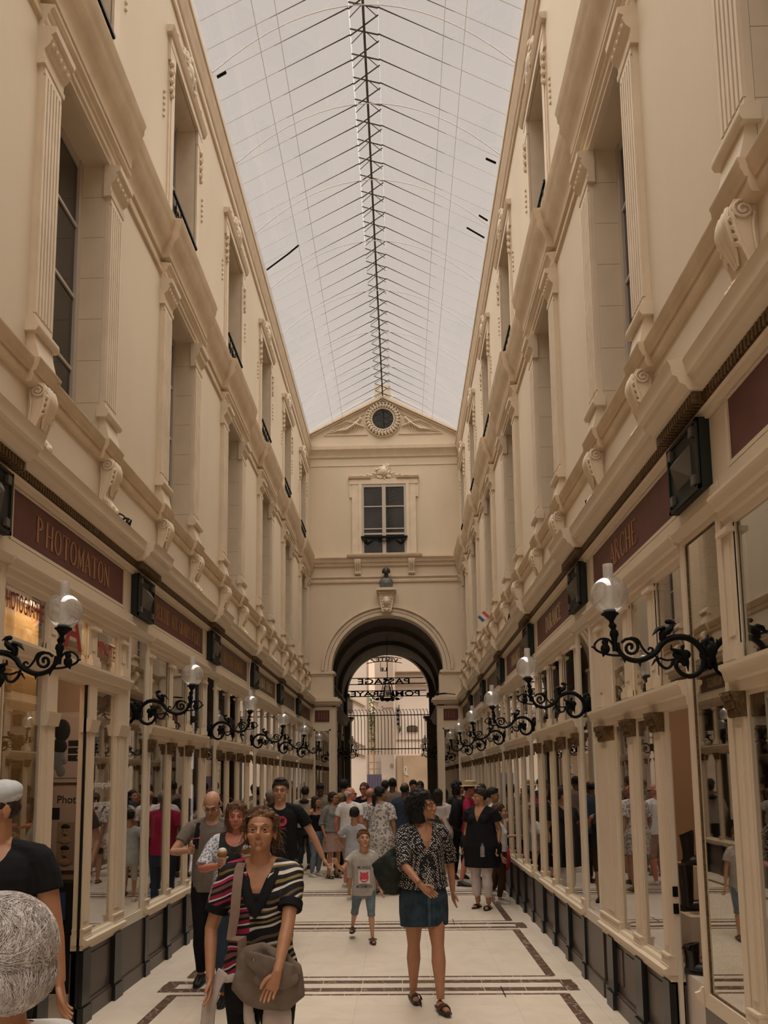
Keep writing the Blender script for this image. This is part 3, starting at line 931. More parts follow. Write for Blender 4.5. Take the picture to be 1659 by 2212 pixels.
# lower piers beside the arch
for s, sn in SIDES:
    q = MB()
    x0 = s * 1.33; x1 = s * 2.05
    q.box(min(x0, x1), max(x0, x1), YE - .03, YE + .4, 0, 3.6)
    q.build('wall_pier_' + sn, M['paint'], None, None, kind='structure')
    q = MB(side=s)
    for e0, d, z0, z1 in ((1.32, .04, 3.58, 3.62), (1.30, .06, 3.66, 3.70), (1.25, .11, 3.70, 3.76), (1.20, .15, 3.76, 3.83), (1.27, .08, 3.83, 3.88)):
        q.box(e0, 2.0, YE - d, YE + .5, z0, z1)
    q.box(1.40, 2.0, YE - .03, YE + .4, 3.88, 4.46)
    q.build('trim_' + ('18' if s < 0 else '19'), M['paint'], None, None, kind='structure')
    r = empty('pier_mirror', (s * 1.68, YE - .04, .55), label='tall framed mirror on the %s pier beside the arch' % sn, cat='mirror')
    q = MB((s * 1.68, YE - .04, .55), s); q.box(1.5, 1.86, YE - .036, YE - .031, .6, 3.0); q.build('mirror_glass', M['mirror'], r, None)
    q = MB((s * 1.68, YE - .04, .55), s)
    for a, b, c_, d in ((1.46, 1.5, .56, 3.04), (1.86, 1.9, .56, 3.04), (1.46, 1.9, .56, .6), (1.46, 1.9, 3.0, 3.04)): q.box(a, b, YE - .06, YE - .03, c_, d)
    q.build('frame', M['paint_w'], r, None)
    r = empty('sign_plaque', (s * 1.68, YE - .04, 3.24), label='small dark red sign panel on the %s pier beside the arch' % sn, cat='sign')
    q = MB((s * 1.68, YE - .04, 3.24), s); q.box(1.49, 1.87, YE - .045, YE - .03, 3.24, 3.54); q.build('board', M['sign'], r, None)
    q = MB((s * 1.68, YE - .04, 3.24), s)
    for a in range(4): q.tube([(1.55 + a * .07, YE - .05, 3.3), (1.55 + a * .07, YE - .05, 3.48)], .006, 4)
    q.build('gilt_ornament', M['letter'], r, None)
    q = MB(side=s); q.box(1.32, 2.0, YE - .045, YE + .42, 0, .5); q.build('baseboard_' + ('pier_' + sn), M['plinth'], None, None, kind='structure')

# ---------------------------------------------------------------- vaulted passage behind the arch
YB = 25.8
q = MB()
A = arc_pts(0, 1.62, 4.5, 24); Bp = arc_pts(0, 1.75, 4.5, 24)
for i in range(24):
    vs = [(x, y, z) for y in (YE + .35, YB) for x, z in (A[i], A[i + 1], Bp[i + 1], Bp[i])]
    q.add(vs, [(0, 4, 5, 1), (3, 2, 6, 7)])
for yy in (21.2, 23.4):
    A2 = arc_pts(0, 1.50, 4.5, 24)
    for i in range(24):
        vs = [(x, y, z) for y in (yy, yy + .4) for x, z in (A2[i], A2[i + 1], A[i + 1], A[i])]
        q.add(vs, [(0, 1, 2, 3), (4, 7, 6, 5), (0, 4, 5, 1)])
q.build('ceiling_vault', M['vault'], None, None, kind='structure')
for s, sn in SIDES:
    q = MB(side=s); q.box(1.62, 1.8, YE + .35, YB, 0, 4.5)
    q.box(1.55, 1.62, YE + .4, YB, 4.42, 4.5)
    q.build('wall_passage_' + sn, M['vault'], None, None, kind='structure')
    q = MB(side=s); q.extr([(1.63, 3.55), (1.5, 3.6), (1.45, 3.72), (1.38, 3.8), (1.63, 3.85)], 'y', YE + .5, YB + .3)
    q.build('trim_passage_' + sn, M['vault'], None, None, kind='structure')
    for k, yy in enumerate((20.6, 22.6, 24.6)):
        r = empty('passage_panel', (s * 1.6, yy, 0), label='dim wall panel inside the vaulted passage, %s side, %s from the hall' % (sn, ORD[k]), cat='panel', group='dim panels of the vaulted passage')
        q = MB((s * 1.6, yy, 0), s)
        q.box(1.57, 1.62, yy - .8, yy - .66, 0, 3.5); q.box(1.57, 1.62, yy + .66, yy + .8, 0, 3.5); q.box(1.58, 1.62, yy - .8, yy + .8, 3.05, 3.2); q.box(1.58, 1.62, yy - .8, yy + .8, 0, .5)
        q.build('frame', M['vault'], r, None)
        q = MB((s * 1.6, yy, 0), s); q.box(1.6, 1.61, yy - .66, yy + .66, .5, 3.05); q.build('mirror_glass', M['mirror'], r, None)
        q = MB((s * 1.6, yy, 0), s); q.box(1.575, 1.6, yy - .3, yy + .3, 3.24, 3.5); q.build('sign_board', M['sign_d'], r, None)
q = MB()
arch_wall(q, YB, YB + .5, -.06, 1.44, 4.72, -3, 3, 8.0)
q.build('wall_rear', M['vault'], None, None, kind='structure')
q = MB()
for s in (-1, 1):
    q.box(min(-.06 + s * 1.36, s * 1.8), max(-.06 + s * 1.36, s * 1.8), YB - .06, YB + .53, 4.6, 4.72)
    q.extr([(min(-.06 + s * 1.22, s * 1.8), 3.9), (max(-.06 + s * 1.22, s * 1.8), 3.9), (s * 1.8 if s > 0 else -.06 + s * 1.38, 3.68), (-.06 + s * 1.38 if s > 0 else s * 1.8, 3.68)], 'y', YB - .1, YB + .55)
    q.box(min(-.06 + s * 1.34, s * 1.8), max(-.06 + s * 1.34, s * 1.8), YB - .02, YB + .5, 0, 3.7)
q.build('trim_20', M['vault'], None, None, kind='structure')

# ---------------------------------------------------------------- shop interiors
for s, sn in SIDES:
    q = MB(side=s)
    q.box(3.4, 3.5, -6, YE, 0, 3.3)
    q.build('wall_shop_back_' + sn, M['tan_in'] if s > 0 else M['wood_in'], None, None, kind='structure')
    q = MB(side=s); q.box(2.06, 3.4, -6, YE, 3.12, 3.2); q.build('ceiling_shop_' + sn, M['tan_in'], None, None, kind='structure')
    for k in range(-1, 7):
        y = PIER[s] + P * k
        q = MB(side=s); q.box(2.06, 3.4, y - .03, y + .03, 0, 3.12)
        q.build('wall_partition_%s_%s' % (sn, ORD[k + 1]), M['tan_in'], None, None, kind='structure')

SH_TXT = {-1: ['', 'PHOTOMATON', 'BERTHE AUX GRANDS PIEDS', 'MAISON DUMONT', 'ZABO KONST', '', '', ''],
          1: ['', '.ARCHE', 'DURANCE', 'DURANCE', '', '', '', '']}
SH_LOOK = {-1: ['plain dark boarded', 'photo booth', 'shoe', 'quiet glazed', 'lettered', 'plain', 'shaded', 'last'],
           1: ['nearest blank signed', 'boot', 'perfume', 'second perfume', 'blank signed', 'plain', 'shaded', 'last']}


def pilaster_low(q, a, b, z0, z1, e=1.974):
    q.box(e, 2.04, a, b, z0, z1)
    q.box(e - .008, e, a + (b - a) * .28, b - (b - a) * .28, z0 + .16, z1 - .05)
    q.box(e - .026, 2.04, a - .010, b + .012, z0, z0 + .05)
    q.box(e - .018, 2.04, a - .006, b + .006, z0 + .05, z0 + .10)
    q.box(e - .025, 2.04, a - .008, b + .008, z0 + .10, z0 + .115)


def gilt_cap(q, a, b, z0, z1, e=1.965):
    c = (a + b) / 2; w_ = (b - a) / 2
    q.extr([(2.03, z0), (e - .005, z0), (e - .03, z0 + (z1 - z0) * .6), (e - .05, z1), (2.03, z1)], 'y', a - .008, b + .008)
    rr = random.Random(int(abs(a) * 97))
    for i in range(4):
        for j in range(3):
            q.ell((e - .014 - .014 * j, a + (b - a) * (i + .5) / 4, z0 + (z1 - z0) * (j + .5) / 3), (.012, w_ * .2, .022), 0, 6, 5)


def shopfront(s, sn, k, yA, yB, segs, zt=2.13, zbase=0.0):
    """segs: list of (ya, yb, kind) openings; everything between is a pilaster"""
    org = (s * 1.98, (yA + yB) / 2, 0)
    idx = k + 1
    t = SH_TXT[s][idx]
    lab = ('%s shopfront' % SH_LOOK[s][idx]) + (' under %s' % t if t else '') + ', %s side, %s from the arch' % (sn, ORD[5 - k])
    root = empty('shopfront', org, label=lab, cat='shopfront')
    B = lambda: MB(org, s)
    edges = [yA] + [v for g in segs for v in g[:2]] + [yB]
    posts = [(edges[i], edges[i + 1]) for i in range(0, len(edges), 2)]
    # plinth
    lo = [(a, b) for a, b, kd in segs if kd != 'door']
    runs = []
    for a, b in posts + lo: runs.append((a, b))
    runs.sort(); groups_ = []
    for a, b in runs:
        if groups_ and abs(groups_[-1][-1][1] - a) < .01: groups_[-1].append((a, b))
        else: groups_.append([(a, b)])
    for gr in groups_:
        q = B()
        for a, b in gr:
            q.box(1.99, 2.05, a, b, 0, .52); q.box(1.965, 2.0, a, b, 0, .11); q.box(1.975, 2.0, a, b, .11, .13)
            if b - a > .3: q.box(1.982, 1.995, a + .04, b - .04, .2, .46)
        q.build('plinth', M['plinth'], root, None)
        q = B(); a, b = gr[0][0], gr[-1][1]
        q.extr([(2.05, .50), (1.965, .51), (1.955, .54), (1.93, .56), (1.925, .59), (1.95, .60), (1.96, .62), (2.05, .63)], 'y', a, b)
        q.build('window_sill', M['paint'], root)
    for a, b in posts:
        if b - a < .06: continue
        q = B(); m_ = (a + b) / 2; w_ = min(b - a, .15) / 2
        q.box(1.95, 2.04, m_ - w_, m_ + w_, 0, .52); q.box(1.935, 2.04, m_ - w_ - .01, m_ + w_ + .01, 0, .12)
        q.build('plinth_post', M['plinth_b'], root, None)
    for a, b in posts:
        if b - a < .06: continue
        q = B(); pilaster_low(q, a, b, .56, zt - .12 if (zt < 2.3 or s > 0) else zt - .26); q.build('pilaster', M['paint'], root, None)
        if zt < 2.3 or s > 0:
            q = B(); m_ = (a + b) / 2; w_ = min(b - a, .15) / 2
            gilt_cap(q, m_ - w_, m_ + w_, zt - .12, zt); q.build('gilded_capital', M['gold'], root)
        else:
            q = B(); q.extr([(2.03, zt - .36), (1.955, zt - .35), (1.935, zt - .26), (2.03, zt - .25)], 'y', a - .01, b + .01)
            q.box(1.965, 2.04, a, b, zt - .26, zt); q.build('capital', M['paint'], root)
    q = B()
    q.extr([(2.05, zt), (1.965, zt), (1.96, zt + .05), (1.94, zt + .06), (1.93, zt + .10), (1.915, zt + .115), (1.915, zt + .135), (2.05, zt + .15)], 'y', yA, yB)
    q.build('transom', M['paint'], root)
    zu = zt + .15
    for a, b in posts:
        if b - a < .06: continue
        q = B(); m_ = (a + b) / 2; w_ = min(b - a, .13) / 2
        q.box(1.984, 2.04, a, b, zu, 2.97); q.box(1.974, 1.99, m_ - w_, m_ + w_, zu, 2.95)
        q.box(1.945, 1.99, m_ - w_ - .01, m_ + w_ + .01, zu, zu + .05); q.box(1.955, 1.99, m_ - w_ - .005, m_ + w_ + .005, zu + .05, zu + .08)
        q.box(1.945, 1.99, m_ - w_ - .01, m_ + w_ + .01, 2.90, 2.925)
        q.box(1.968, 1.99, m_ - w_ * .5, m_ + w_ * .5, zu + .12, 2.86)
        q.build('mullion', M['paint'], root, None)
    q = B()
    q.extr([(2.05, 2.94), (1.985, 2.945), (1.98, 2.98), (1.965, 2.99), (1.96, 3.03), (1.94, 3.04), (1.93, 3.07), (1.91, 3.085), (1.91, 3.10), (1.975, 3.115), (1.975, 3.21), (2.05, 3.21)], 'y', yA, yB)
    q.build('beam', M['paint'], root)
    for a, b, kd in segs:
        q = B(); q.box(1.998, 2.003, a, b, zu - .01, 2.96); q.build('upper_pane', M['shopglass'], root, None)
        if kd != 'door':
            q = B(); q.box(1.998, 2.003, a, b, .60, zt + .01); q.build('lower_pane', M['shopglass'], root, None)
            q = B()
            for z0, z1 in ((.60, .63), (zt - .02, zt + .01)): q.box(1.990, 2.01, a + .012, b - .012, z0, z1)
            for y0, y1 in ((a, a + .012), (b - .012, b)): q.box(1.990, 2.01, y0, y1, .6, zt)
            q.build('glazing_bead', M['paint'], root, None)
    # fascia stiles + frame round the sign
    q = B()
    q.box(1.986, 2.05, yA, yA + .04, 3.212, 3.56); q.box(1.986, 2.05, yB - .11, yB, 3.212, 3.56); q.box(2.001, 2.05, yA + .04, yB - .11, 3.212, 3.56)
    q.build('fascia', M['paint'], root, None)
    return root


SERIF = {
 'P': ('v.12', 'a.12,.75,.5,.25,90,-90'), 'H': ('v.12', 'v.82', 't.12,.5,.82,.5'), 'O': ('a.5,.5,.42,.5,0,360',), 'T': ('v.5', 't.06,.98,.94,.98', 't.06,.98,.04,.84', 't.94,.98,.96,.84'),
 'M': ('n.1', 'k.1,1,.5,.1', 't.5,.1,.9,1', 'v.9'), 'A': ('t.06,0,.5,1', 'k.5,1,.92,0', 't.22,.36,.78,.36', 's.06,0', 's.92,0'), 'N': ('n.12', 'k.12,1,.84,0', 'n.84'),
 'B': ('v.12', 'a.12,.76,.44,.24,90,-90', 'a.12,.26,.5,.26,90,-90'), 'E': ('v.14', 't.14,.98,.8,.98', 't.14,.5,.66,.5', 't.14,.02,.84,.02', 't.8,.98,.82,.84', 't.84,.02,.86,.18'),
 'R': ('v.12', 'a.12,.75,.46,.25,90,-90', 'k.4,.5,.9,0', 's.9,0'), 'U': ('v!.14', 'n!.84', 'a.49,.3,.35,.3,180,360'), 'X': ('k.1,1,.9,0', 't.9,1,.1,0', 's.1,1', 's.9,0', 's.9,1', 's.1,0'),
 'G': ('a.5,.5,.42,.5,40,320', 'v_.86'), 'D': ('v.12', 'a.12,.5,.72,.5,90,-90'), 'S': ('a.5,.74,.32,.25,20,270', 'a.5,.25,.34,.25,90,-160'), 'I': ('v.5',), 'L': ('v.2', 't.2,.02,.84,.02', 't.84,.02,.86,.2'),
 'C': ('a.52,.5,.42,.5,40,320', 't.86,.82,.86,.98'), 'Z': ('t.1,.98,.88,.98', 'k.88,.98,.1,.02', 't.1,.02,.9,.02', 't.9,.02,.92,.2'), 'K': ('v.14', 't.84,1,.14,.4', 'k.36,.58,.9,0', 's.9,0'), '.': ('q.5',), ' ': ()}


def serif_text(q, txt, h, w_, pos, gap=.16):
    """tall roman capitals drawn as raised strokes; pos(u, v) maps metres along and up to a point"""
    n = len(txt); lw = w_ / (n + (n - 1) * gap); u0 = -w_ / 2
    def bar(x0, y0, x1, y1, t):
        d = Vector((x1 - x0, y1 - y0)); 
        if d.length < 1e-6: return
        nrm = Vector((-d.y, d.x)).normalized() * t / 2
        pts = [(x0 + nrm.x, y0 + nrm.y), (x1 + nrm.x, y1 + nrm.y), (x1 - nrm.x, y1 - nrm.y), (x0 - nrm.x, y0 - nrm.y)]
        vs = [pos(a, b, k) for k in (0, .004) for a, b in pts]
        q.add(vs, [(0, 1, 2, 3), (4, 7, 6, 5), (0, 4, 5, 1), (1, 5, 6, 2), (2, 6, 7, 3), (3, 7, 4, 0)])
    TK = lw * .17; TN = lw * .07
    for ch in txt:
        X = lambda a: u0 + a * lw
        Y = lambda b: b * h
        for st in SERIF[ch]:
            c0 = st[0]; fl = st[1] in '!_'; v = [float(t) for t in st[2 if fl else 1:].split(',')]
            if c0 in 'vn':
                y0, y1 = (.3, 1) if st[1] == '!' else (0, .45) if st[1] == '_' else (0, 1)
                bar(X(v[0]), Y(y0), X(v[0]), Y(y1), TK if c0 == 'v' else TN)
                for yy, on in ((0, y0 == 0 and st[1] != '_'), (1, y1 == 1), (.45, st[1] == '_')):
                    if on: bar(X(v[0] - .16), Y(yy), X(v[0] + .16), Y(yy), h * .022)
            elif c0 in 'tk': bar(X(v[0]), Y(v[1]), X(v[2]), Y(v[3]), TN if c0 == 't' else TK)
            elif c0 == 's': bar(X(v[0] - .14), Y(v[1]), X(v[0] + .14), Y(v[1]), h * .022)
            elif c0 == 'q': bar(X(.4), Y(.02), X(.62), Y(.02), h * .05)
            elif c0 == 'a':
                m_ = 14
                for i in range(m_):
                    a0 = radians(v[4] + (v[5] - v[4]) * i / m_); a1 = radians(v[4] + (v[5] - v[4]) * (i + 1.15) / m_)
                    th = TN + (TK - TN) * abs(cos((a0 + a1) / 2)) ** 1.5
                    bar(X(v[0] + v[2] * cos(a0)), Y(v[1] + v[3] * sin(a0)), X(v[0] + v[2] * cos(a1)), Y(v[1] + v[3] * sin(a1)), th)
        u0 += lw * (1 + gap)


def signboard(s, sn, k, ya, yb, txt, m, lm):
    org = (s * 1.98, (ya + yb) / 2, 3.23)
    lab = '%s signboard%s on the %s fascia, %s from the arch' % ('dark red' if m == 'sign' else 'dark brown', ' lettered ' + txt if txt else ', blank,', sn, ORD[5 - k])
    root = empty('signboard', org, label=lab, cat='sign')
    q = MB(org, s); q.box(1.985, 2.0, ya, yb, 3.235, 3.55); q.build('board', M[m], root, None)
    q = MB(org, s)
    for y0, y1, z0, z1 in ((ya - .019, yb + .019, 3.215, 3.238), (ya - .019, yb + .019, 3.547, 3.559), (ya - .019, ya + .002, 3.239, 3.546), (yb - .002, yb + .019, 3.239, 3.546)):
        q.box(1.975, 2.0, y0, y1, z0, z1)
    q.build('frame', M['paint'], root, None)
    if txt:
        L = len(txt)
        h = .17 if L < 14 else .15
        span = (yb - ya) * (.86 if L > 14 else .66 if L > 7 else .42)
        q = MB(org, 1)
        c = (ya + yb) / 2 + (.16 if s > 0 and k == 0 else .0)
        z0 = 3.392 - h / 2
        serif_text(q, txt, h, span, lambda u, v, d: (s * (1.984 - d), c - s * u, z0 + v))
        q.build('lettering', M[lm], root, None)
    return root


def plate(s, sn, k, yc):
    org = (s * 1.985, yc, 3.21)
    root = empty('wall_plaque', org, label='square black plaque with a pyramid boss above the %s pier, %s from the arch' % (sn, ORD[5 - k]), cat='plaque', group='black plaques with pyramid bosses')
    q = MB(org, s); q.box(1.925, 1.985, yc - .21, yc + .21, 3.20, 3.575); q.build('back_board', M['plaque'], root, None)
    q = MB(org, s)
    for a in (-.21, .19): q.box(1.915, 1.93, yc + a, yc + a + .02, 3.2, 3.575)
    for a in (3.2, 3.555): q.box(1.915, 1.93, yc - .21, yc + .21, a, a + .02)
    q.build('rim', M['plaque'], root, None)
    q = MB(org, s)
    z = 3.39
    q.add([(1.925, yc - .1, z - .09), (1.925, yc + .1, z - .09), (1.925, yc + .1, z + .09), (1.925, yc - .1, z + .09), (1.85, yc, z)], [(0, 1, 4), (1, 2, 4), (2, 3, 4), (3, 0, 4)])
    q.build('pyramid_boss', M['boss'], root, None)
    for a in (-.15, .15):
        for b in (-.13, .13):
            q = MB(org, s); q.extr([(yc + a - .02, z + b - .025), (yc + a + .02, z + b - .025), (yc + a + .02, z + b + .025), (yc + a - .02, z + b + .025)], 'x', 1.905, 1.925)
            q.build('stud', M['boss'], root, None)


def pier_mirror(s, sn, k, yc):
    org = (s * 1.98, yc, 0)
    root = empty('pier_mirror', org, label='tall framed mirror on the %s pier behind a lamp, %s from the arch' % (sn, ORD[5 - k]), cat='mirror', group='mirrors on the %s piers' % sn)
    q = MB(org, s); q.box(1.985, 1.99, yc - .205, yc + .205, .6, 3.01); q.build('mirror_glass', M['mirror'], root, None)
    q = MB(org, s)
    for a, b, c, d in ((-.268, -.213, .522, 3.2), (.213, .268, .522, 3.2), (-.213, .213, .522, .602), (-.213, .213, 3.018, 3.2)): q.box(1.968, 2.03, yc + a, yc + b, c, d)
    q.extr([(2.03, 3.04), (1.94, 3.05), (1.925, 3.09), (1.975, 3.11), (2.03, 3.11)], 'y', yc - .28, yc + .28)
    q.build('frame', M['paint_w'] if k != 0 else M['paint'], root, None)
    q = MB(org, s)
    for a, b, c, d in ((-.213, -.203, .61, 3.01), (.203, .213, .61, 3.01), (-.203, .203, .602, .612), (-.203, .203, 3.008, 3.018)): q.box(1.980, 1.99, yc + a, yc + b, c, d)
    q.build('inner_bead', M['gold'] if k == 0 and s > 0 else M['paint_w'], root, None)
    q = MB(org, s); q.box(1.97, 2.03, yc - .27, yc + .27, 0, .52); q.box(1.955, 2.03, yc - .28, yc + .28, 0, .12); q.build('plinth', M['plinth'], root, None)
    q = MB(org, s); q.box(1.986, 2.05, yc - .27, yc + .27, 3.202, 3.56); q.build('fascia', M['paint'], root, None)


for s, sn in SIDES:
    for k in range(-1, 7):
        yA = PIER[s] + P * k + .27; yB = PIER[s] + P * (k + 1) - .27
        if k == 6: break
        if k == 5: yB = YE - .04
        W = yB - yA
        if s < 0 and k == 0:
            root = shopfront(s, sn, k, yA, yB, [(yA + .06, yA + .56, 'glass'), (4.98, 5.50, 'door'), (5.64, 6.08, 'glass')], 2.47)
            q = MB((s * 1.98, (yA + yB) / 2, 0), s); q.box(1.98, 2.0, 5.49, 5.53, 0, 2.47); q.build('door_jamb', M['plinth_b'], root, None)
        elif s > 0 and k == 0:
            root = shopfront(s, sn, k, yA, yB, [(yA + .02, 4.60, 'door'), (4.72, 5.12, 'glass'), (5.27, 5.63, 'glass')])
            q = MB((s * 1.98, (yA + yB) / 2, 0), s); q.box(2.0, 2.025, 4.575, 4.597, 0, 2.13)
            q.build('door_jamb', M['paint_w'], root, None)
            q = MB((s * 1.98, (yA + yB) / 2, 0), s)
            for z in (.92, 1.02): q.box(1.99, 2.02, 4.565, 4.574, z, z + .06)
            q.build('door_latch', M['iron'], root, None)
        elif k == 5:
            w3 = (W - .12 * 4) / 3
            segs = [(yA + .12 + i * (w3 + .12), yA + .12 + i * (w3 + .12) + w3, 'glass') for i in range(3)]
            shopfront(s, sn, k, yA, yB, segs)
        else:
            pw = .10; w3 = (W - pw * 4) / 3
            segs = [(yA + pw + i * (w3 + pw), yA + pw + i * (w3 + pw) + w3, 'glass') for i in range(3)]
            shopfront(s, sn, k, yA, yB, segs)
        t = SH_TXT[s][k + 1]
        big = (s > 0 and k <= 2) or (s < 0 and k <= 0)
        signboard(s, sn, k, yA + .06, yB - .13, t, 'sign' if big or (s < 0 and k == 1) else 'sign_d', 'letter' if not (s < 0 and k == 3) and not (s > 0 and k in (1, 2)) else 'letter_l')
    for k in range(0, 6):
        pier_mirror(s, sn, k, PIER[s] + P * k)
        plate(s, sn, k, PIER[s] + P * k + (.0 if s < 0 else 0.03))
    pier_mirror(s, sn, -1, PIER[s] - P)

# things in the nearest shops
def thing_box(name, org, parts, **k):
    r = empty(name, org, **k)
    return r

# photo booth posters, facing the camera on the partition of the left shop
yp = 6.52
def poster(org, label, build):
    r = empty('poster', org, label=label, cat='poster'); build(r, org); return r


def poster_a(r, o):
    q = MB(o); q.box(-2.98, -2.50, yp - .02, yp, 1.74, 2.36); q.build('frame', M['frame_w'], r, None)
    q = MB(o); q.box(-2.95, -2.53, yp - .026, yp - .02, 1.78, 2.32); q.build('sheet', M['paper'], r, None)
    q = MB(o)
    q.ell((-2.86, yp - .028, 2.20), (.075, .006, .10)); q.ell((-2.88, yp - .028, 2.06), (.07, .006, .07))
    q.tube([(-2.70, yp - .028, 2.14), (-2.67, yp - .028, 2.2), (-2.70, yp - .028, 2.27)], .006, 5); q.tube([(-2.66, yp - .028, 2.2), (-2.64, yp - .028, 2.27)], .005, 5)
    for i, z in enumerate((2.06, 1.995, 1.93)): q.box(-2.80, -2.53, yp - .03, yp - .026, z, z + .05)
    q.build('printed_hair', M['ink'], r)
    q = MB(o)
    q.ell((-2.89, yp - .027, 1.97), (.06, .005, .13)); q.ell((-2.83, yp - .028, 1.93), (.02, .005, .03)); q.ell((-2.86, yp - .027, 1.84), (.04, .005, .05))
    q.build('printed_profile', mat('blue_grey_print', (.16, .17, .18), .6), r)
    q = MB(o)
    for t, z in (('PHOTOS', 2.072), ('PHOTOS FUN', 2.007), ('PHOTOCOPIE', 1.942)):
        put_text(q, t, .026, Matrix.Translation((-2.62, yp - .031, z)), .001, .9)
    q.build('lettering', M['white'], r, None)
    r.location.x += .235


def poster_b(r, o):
    q = MB(o); q.box(-2.98, -2.50, yp - .02, yp, .98, 1.70); q.build('sheet', M['paper'], r, None)
    q = MB(o); put_text(q, 'Photomaton', .07, Matrix.Translation((-2.66, yp - .022, 1.56)), .001, .95)
    put_text(q, 'Photomaton', .022, Matrix.Translation((-2.62, yp - .022, 1.03)), .001, .95)
    q.box(-2.93, -2.86, yp - .024, yp - .02, 1.42, 1.52)
    q.build('lettering', M['ink'], r, None)
    for i in range(2):
        for j in range(2):
            x = -2.80 + i * .17; z = 1.31 - j * .185
            q = MB(o); q.box(x - .075, x + .075, yp - .025, yp - .02, z - .085, z + .085); q.build('photo', M['paper_b'], r, None)
            q = MB(o); q.ell((x, yp - .026, z + .01), (.035, .006, .05)); q.ell((x, yp - .026, z - .075), (.05, .004, .03)); q.build('printed_face', M['face_p'], r)
            q = MB(o); q.ell((x, yp - .026, z + .045), (.04, .007, .025)); q.ell((x - .014, yp - .032, z + .015), (.007, .002, .003)); q.ell((x + .014, yp - .032, z + .015), (.007, .002, .003)); q.ell((x, yp - .032, z - .022), (.01, .002, .003))
            q.build('printed_hair', M['ink'], r)
    r.location.x += .235


poster((-2.74, yp, 1.74), 'framed poster with a blue profile face and dark hair inside the photo booth shop', poster_a)
poster((-2.74, yp, .98), 'grey poster with four passport portraits inside the photo booth shop', poster_b)
r = empty('photo_booth', (-2.75, 6.4, 0), label='dark photo machine cabinet below the portraits poster', cat='photo booth')
q = MB((-2.75, 6.4, 0)); q.box(-3.05, -2.35, 6.3, 6.51, 0, .9); q.build('cabinet', M['ink'], r, None)
q = MB((-2.75, 6.4, 0)); q.box(-2.95, -2.45, 6.28, 6.3, .6, .82); q.build('screen', M['blue'], r, None)
r = empty('curtain', (-2.46, 5.2, 0), label='pale ochre curtain behind the nearest left shop pane', cat='curtain')
q = MB((-2.46, 5.2, 0)); n_ = 40
cp = [(-2.46 - .02 * sin(i * 1.1), 4.72 + i * .026) for i in range(n_)]
q.extr(cp + [(x - .006, y) for x, y in reversed(cp)], 'z', .05, 3.1); q.build('cloth', mat('ochre_curtain', (.55, .36, .16), .9), r)
# window stickers: red words on the upper panes, white words low
def pane_text(s, y, z, t, h, span, m, label, red=True):
    org = (s * 1.994, y, z)
    vs, fs = text_geo(t, h, .0008)
    w0 = max(v[0] for v in vs) - min(v[0] for v in vs)
    q = MB(org)
    q.add([(s * (1.994 + v[1]), y - s * v[0] * span / w0, z + v[2]) for v in vs], fs)
    o = q.build('window_lettering', m, None, None, label=label, cat='lettering')
    return o


pane_text(-1, 4.55, 2.80, 'PHOTOGRAPHIE', .12, .5, M['red'], 'red word PHOTOGRAPHIE on the nearest upper left pane')
pane_text(-1, 5.26, 2.70, 'A', .34, .28, M['red'], 'large red letter on the middle upper pane of the photo shop')
pane_text(-1, 5.86, 2.76, 'MINUTE', .10, .36, M['red'], 'red word on the far upper pane of the photo shop')
pane_text(-1, 5.87, 1.70, 'photographie', .055, .36, M['white'], 'white word photographie on the low pane of the photo shop')
pane_text(-1, 5.87, 1.55, 'photocopie', .055, .32, M['white'], 'white word photocopie on the low pane of the photo shop')
# neon tubes behind the second left shop
for y, z0, z1, sl, lab in ((8.62, 2.50, 2.92, 0.0, 'highest'), (8.62, 1.88, 2.42, 0, 'middle'), (8.62, 0.72, 1.70, .04, 'lowest')):
    r = empty('neon_tube', (-2.055, y, z0), label='white vertical neon tube behind the shoe shop glass, %s of three' % lab, cat='light', group='white neon tubes')
    q = MB((-2.055, y, z0)); q.tube([(-2.055, y - sl, z0), (-2.055, y, z0 + .12), (-2.055, y, z1)], .013, 8); q.build('glowing_tube', M['neon'], r)
    q = MB((-2.055, y, z0)); q.tube([(-2.08, y, z0 + .1), (-2.08, y, 3.12)], .004, 5); q.build('hanging_wire', M['wire'], r)
# ceiling lamps inside the two nearest shops; two weaker ones added to brighten farther shops
for lx_, ly_, pw_, lab in ((-2.22, 5.45, 9, 'warm ceiling panel light inside the photo shop'), (2.75, 4.7, 16, 'warm ceiling panel light inside the boot shop'), (-2.7, 7.9, 5, 'added warm ceiling panel light inside the shoe shop'), (2.7, 7.7, 4, 'added warm ceiling panel light inside the nearer perfume shop')):
    r = empty('ceiling_light', (lx_, ly_, 3.1), label=lab, cat='light')
    q = MB((lx_, ly_, 3.1)); q.box(lx_ - .2, lx_ + .2, ly_ - .2, ly_ + .2, 3.085, 3.12); q.build('lamp_panel', M['lampwhite'], r, None)
    ld = bpy.data.lights.new('shop_lamp', 'AREA'); ld.energy = pw_; ld.size = .36; ld.color = (1, .74, .5)
    lo_ = bpy.data.objects.new('shop_lamp', ld); lo_.location = (0, 0, -.025); COL.objects.link(lo_); lo_.parent = r
# boots on blocks in the right near shop
def block(x, y, z, w_, d, h, label):
    q = MB((x, y, z)); q.box(x - w_ / 2, x + w_ / 2, y - d / 2, y + d / 2, z, z + h)
    q.build('display_block', M['white_in'], None, None, label=label, cat='display block')


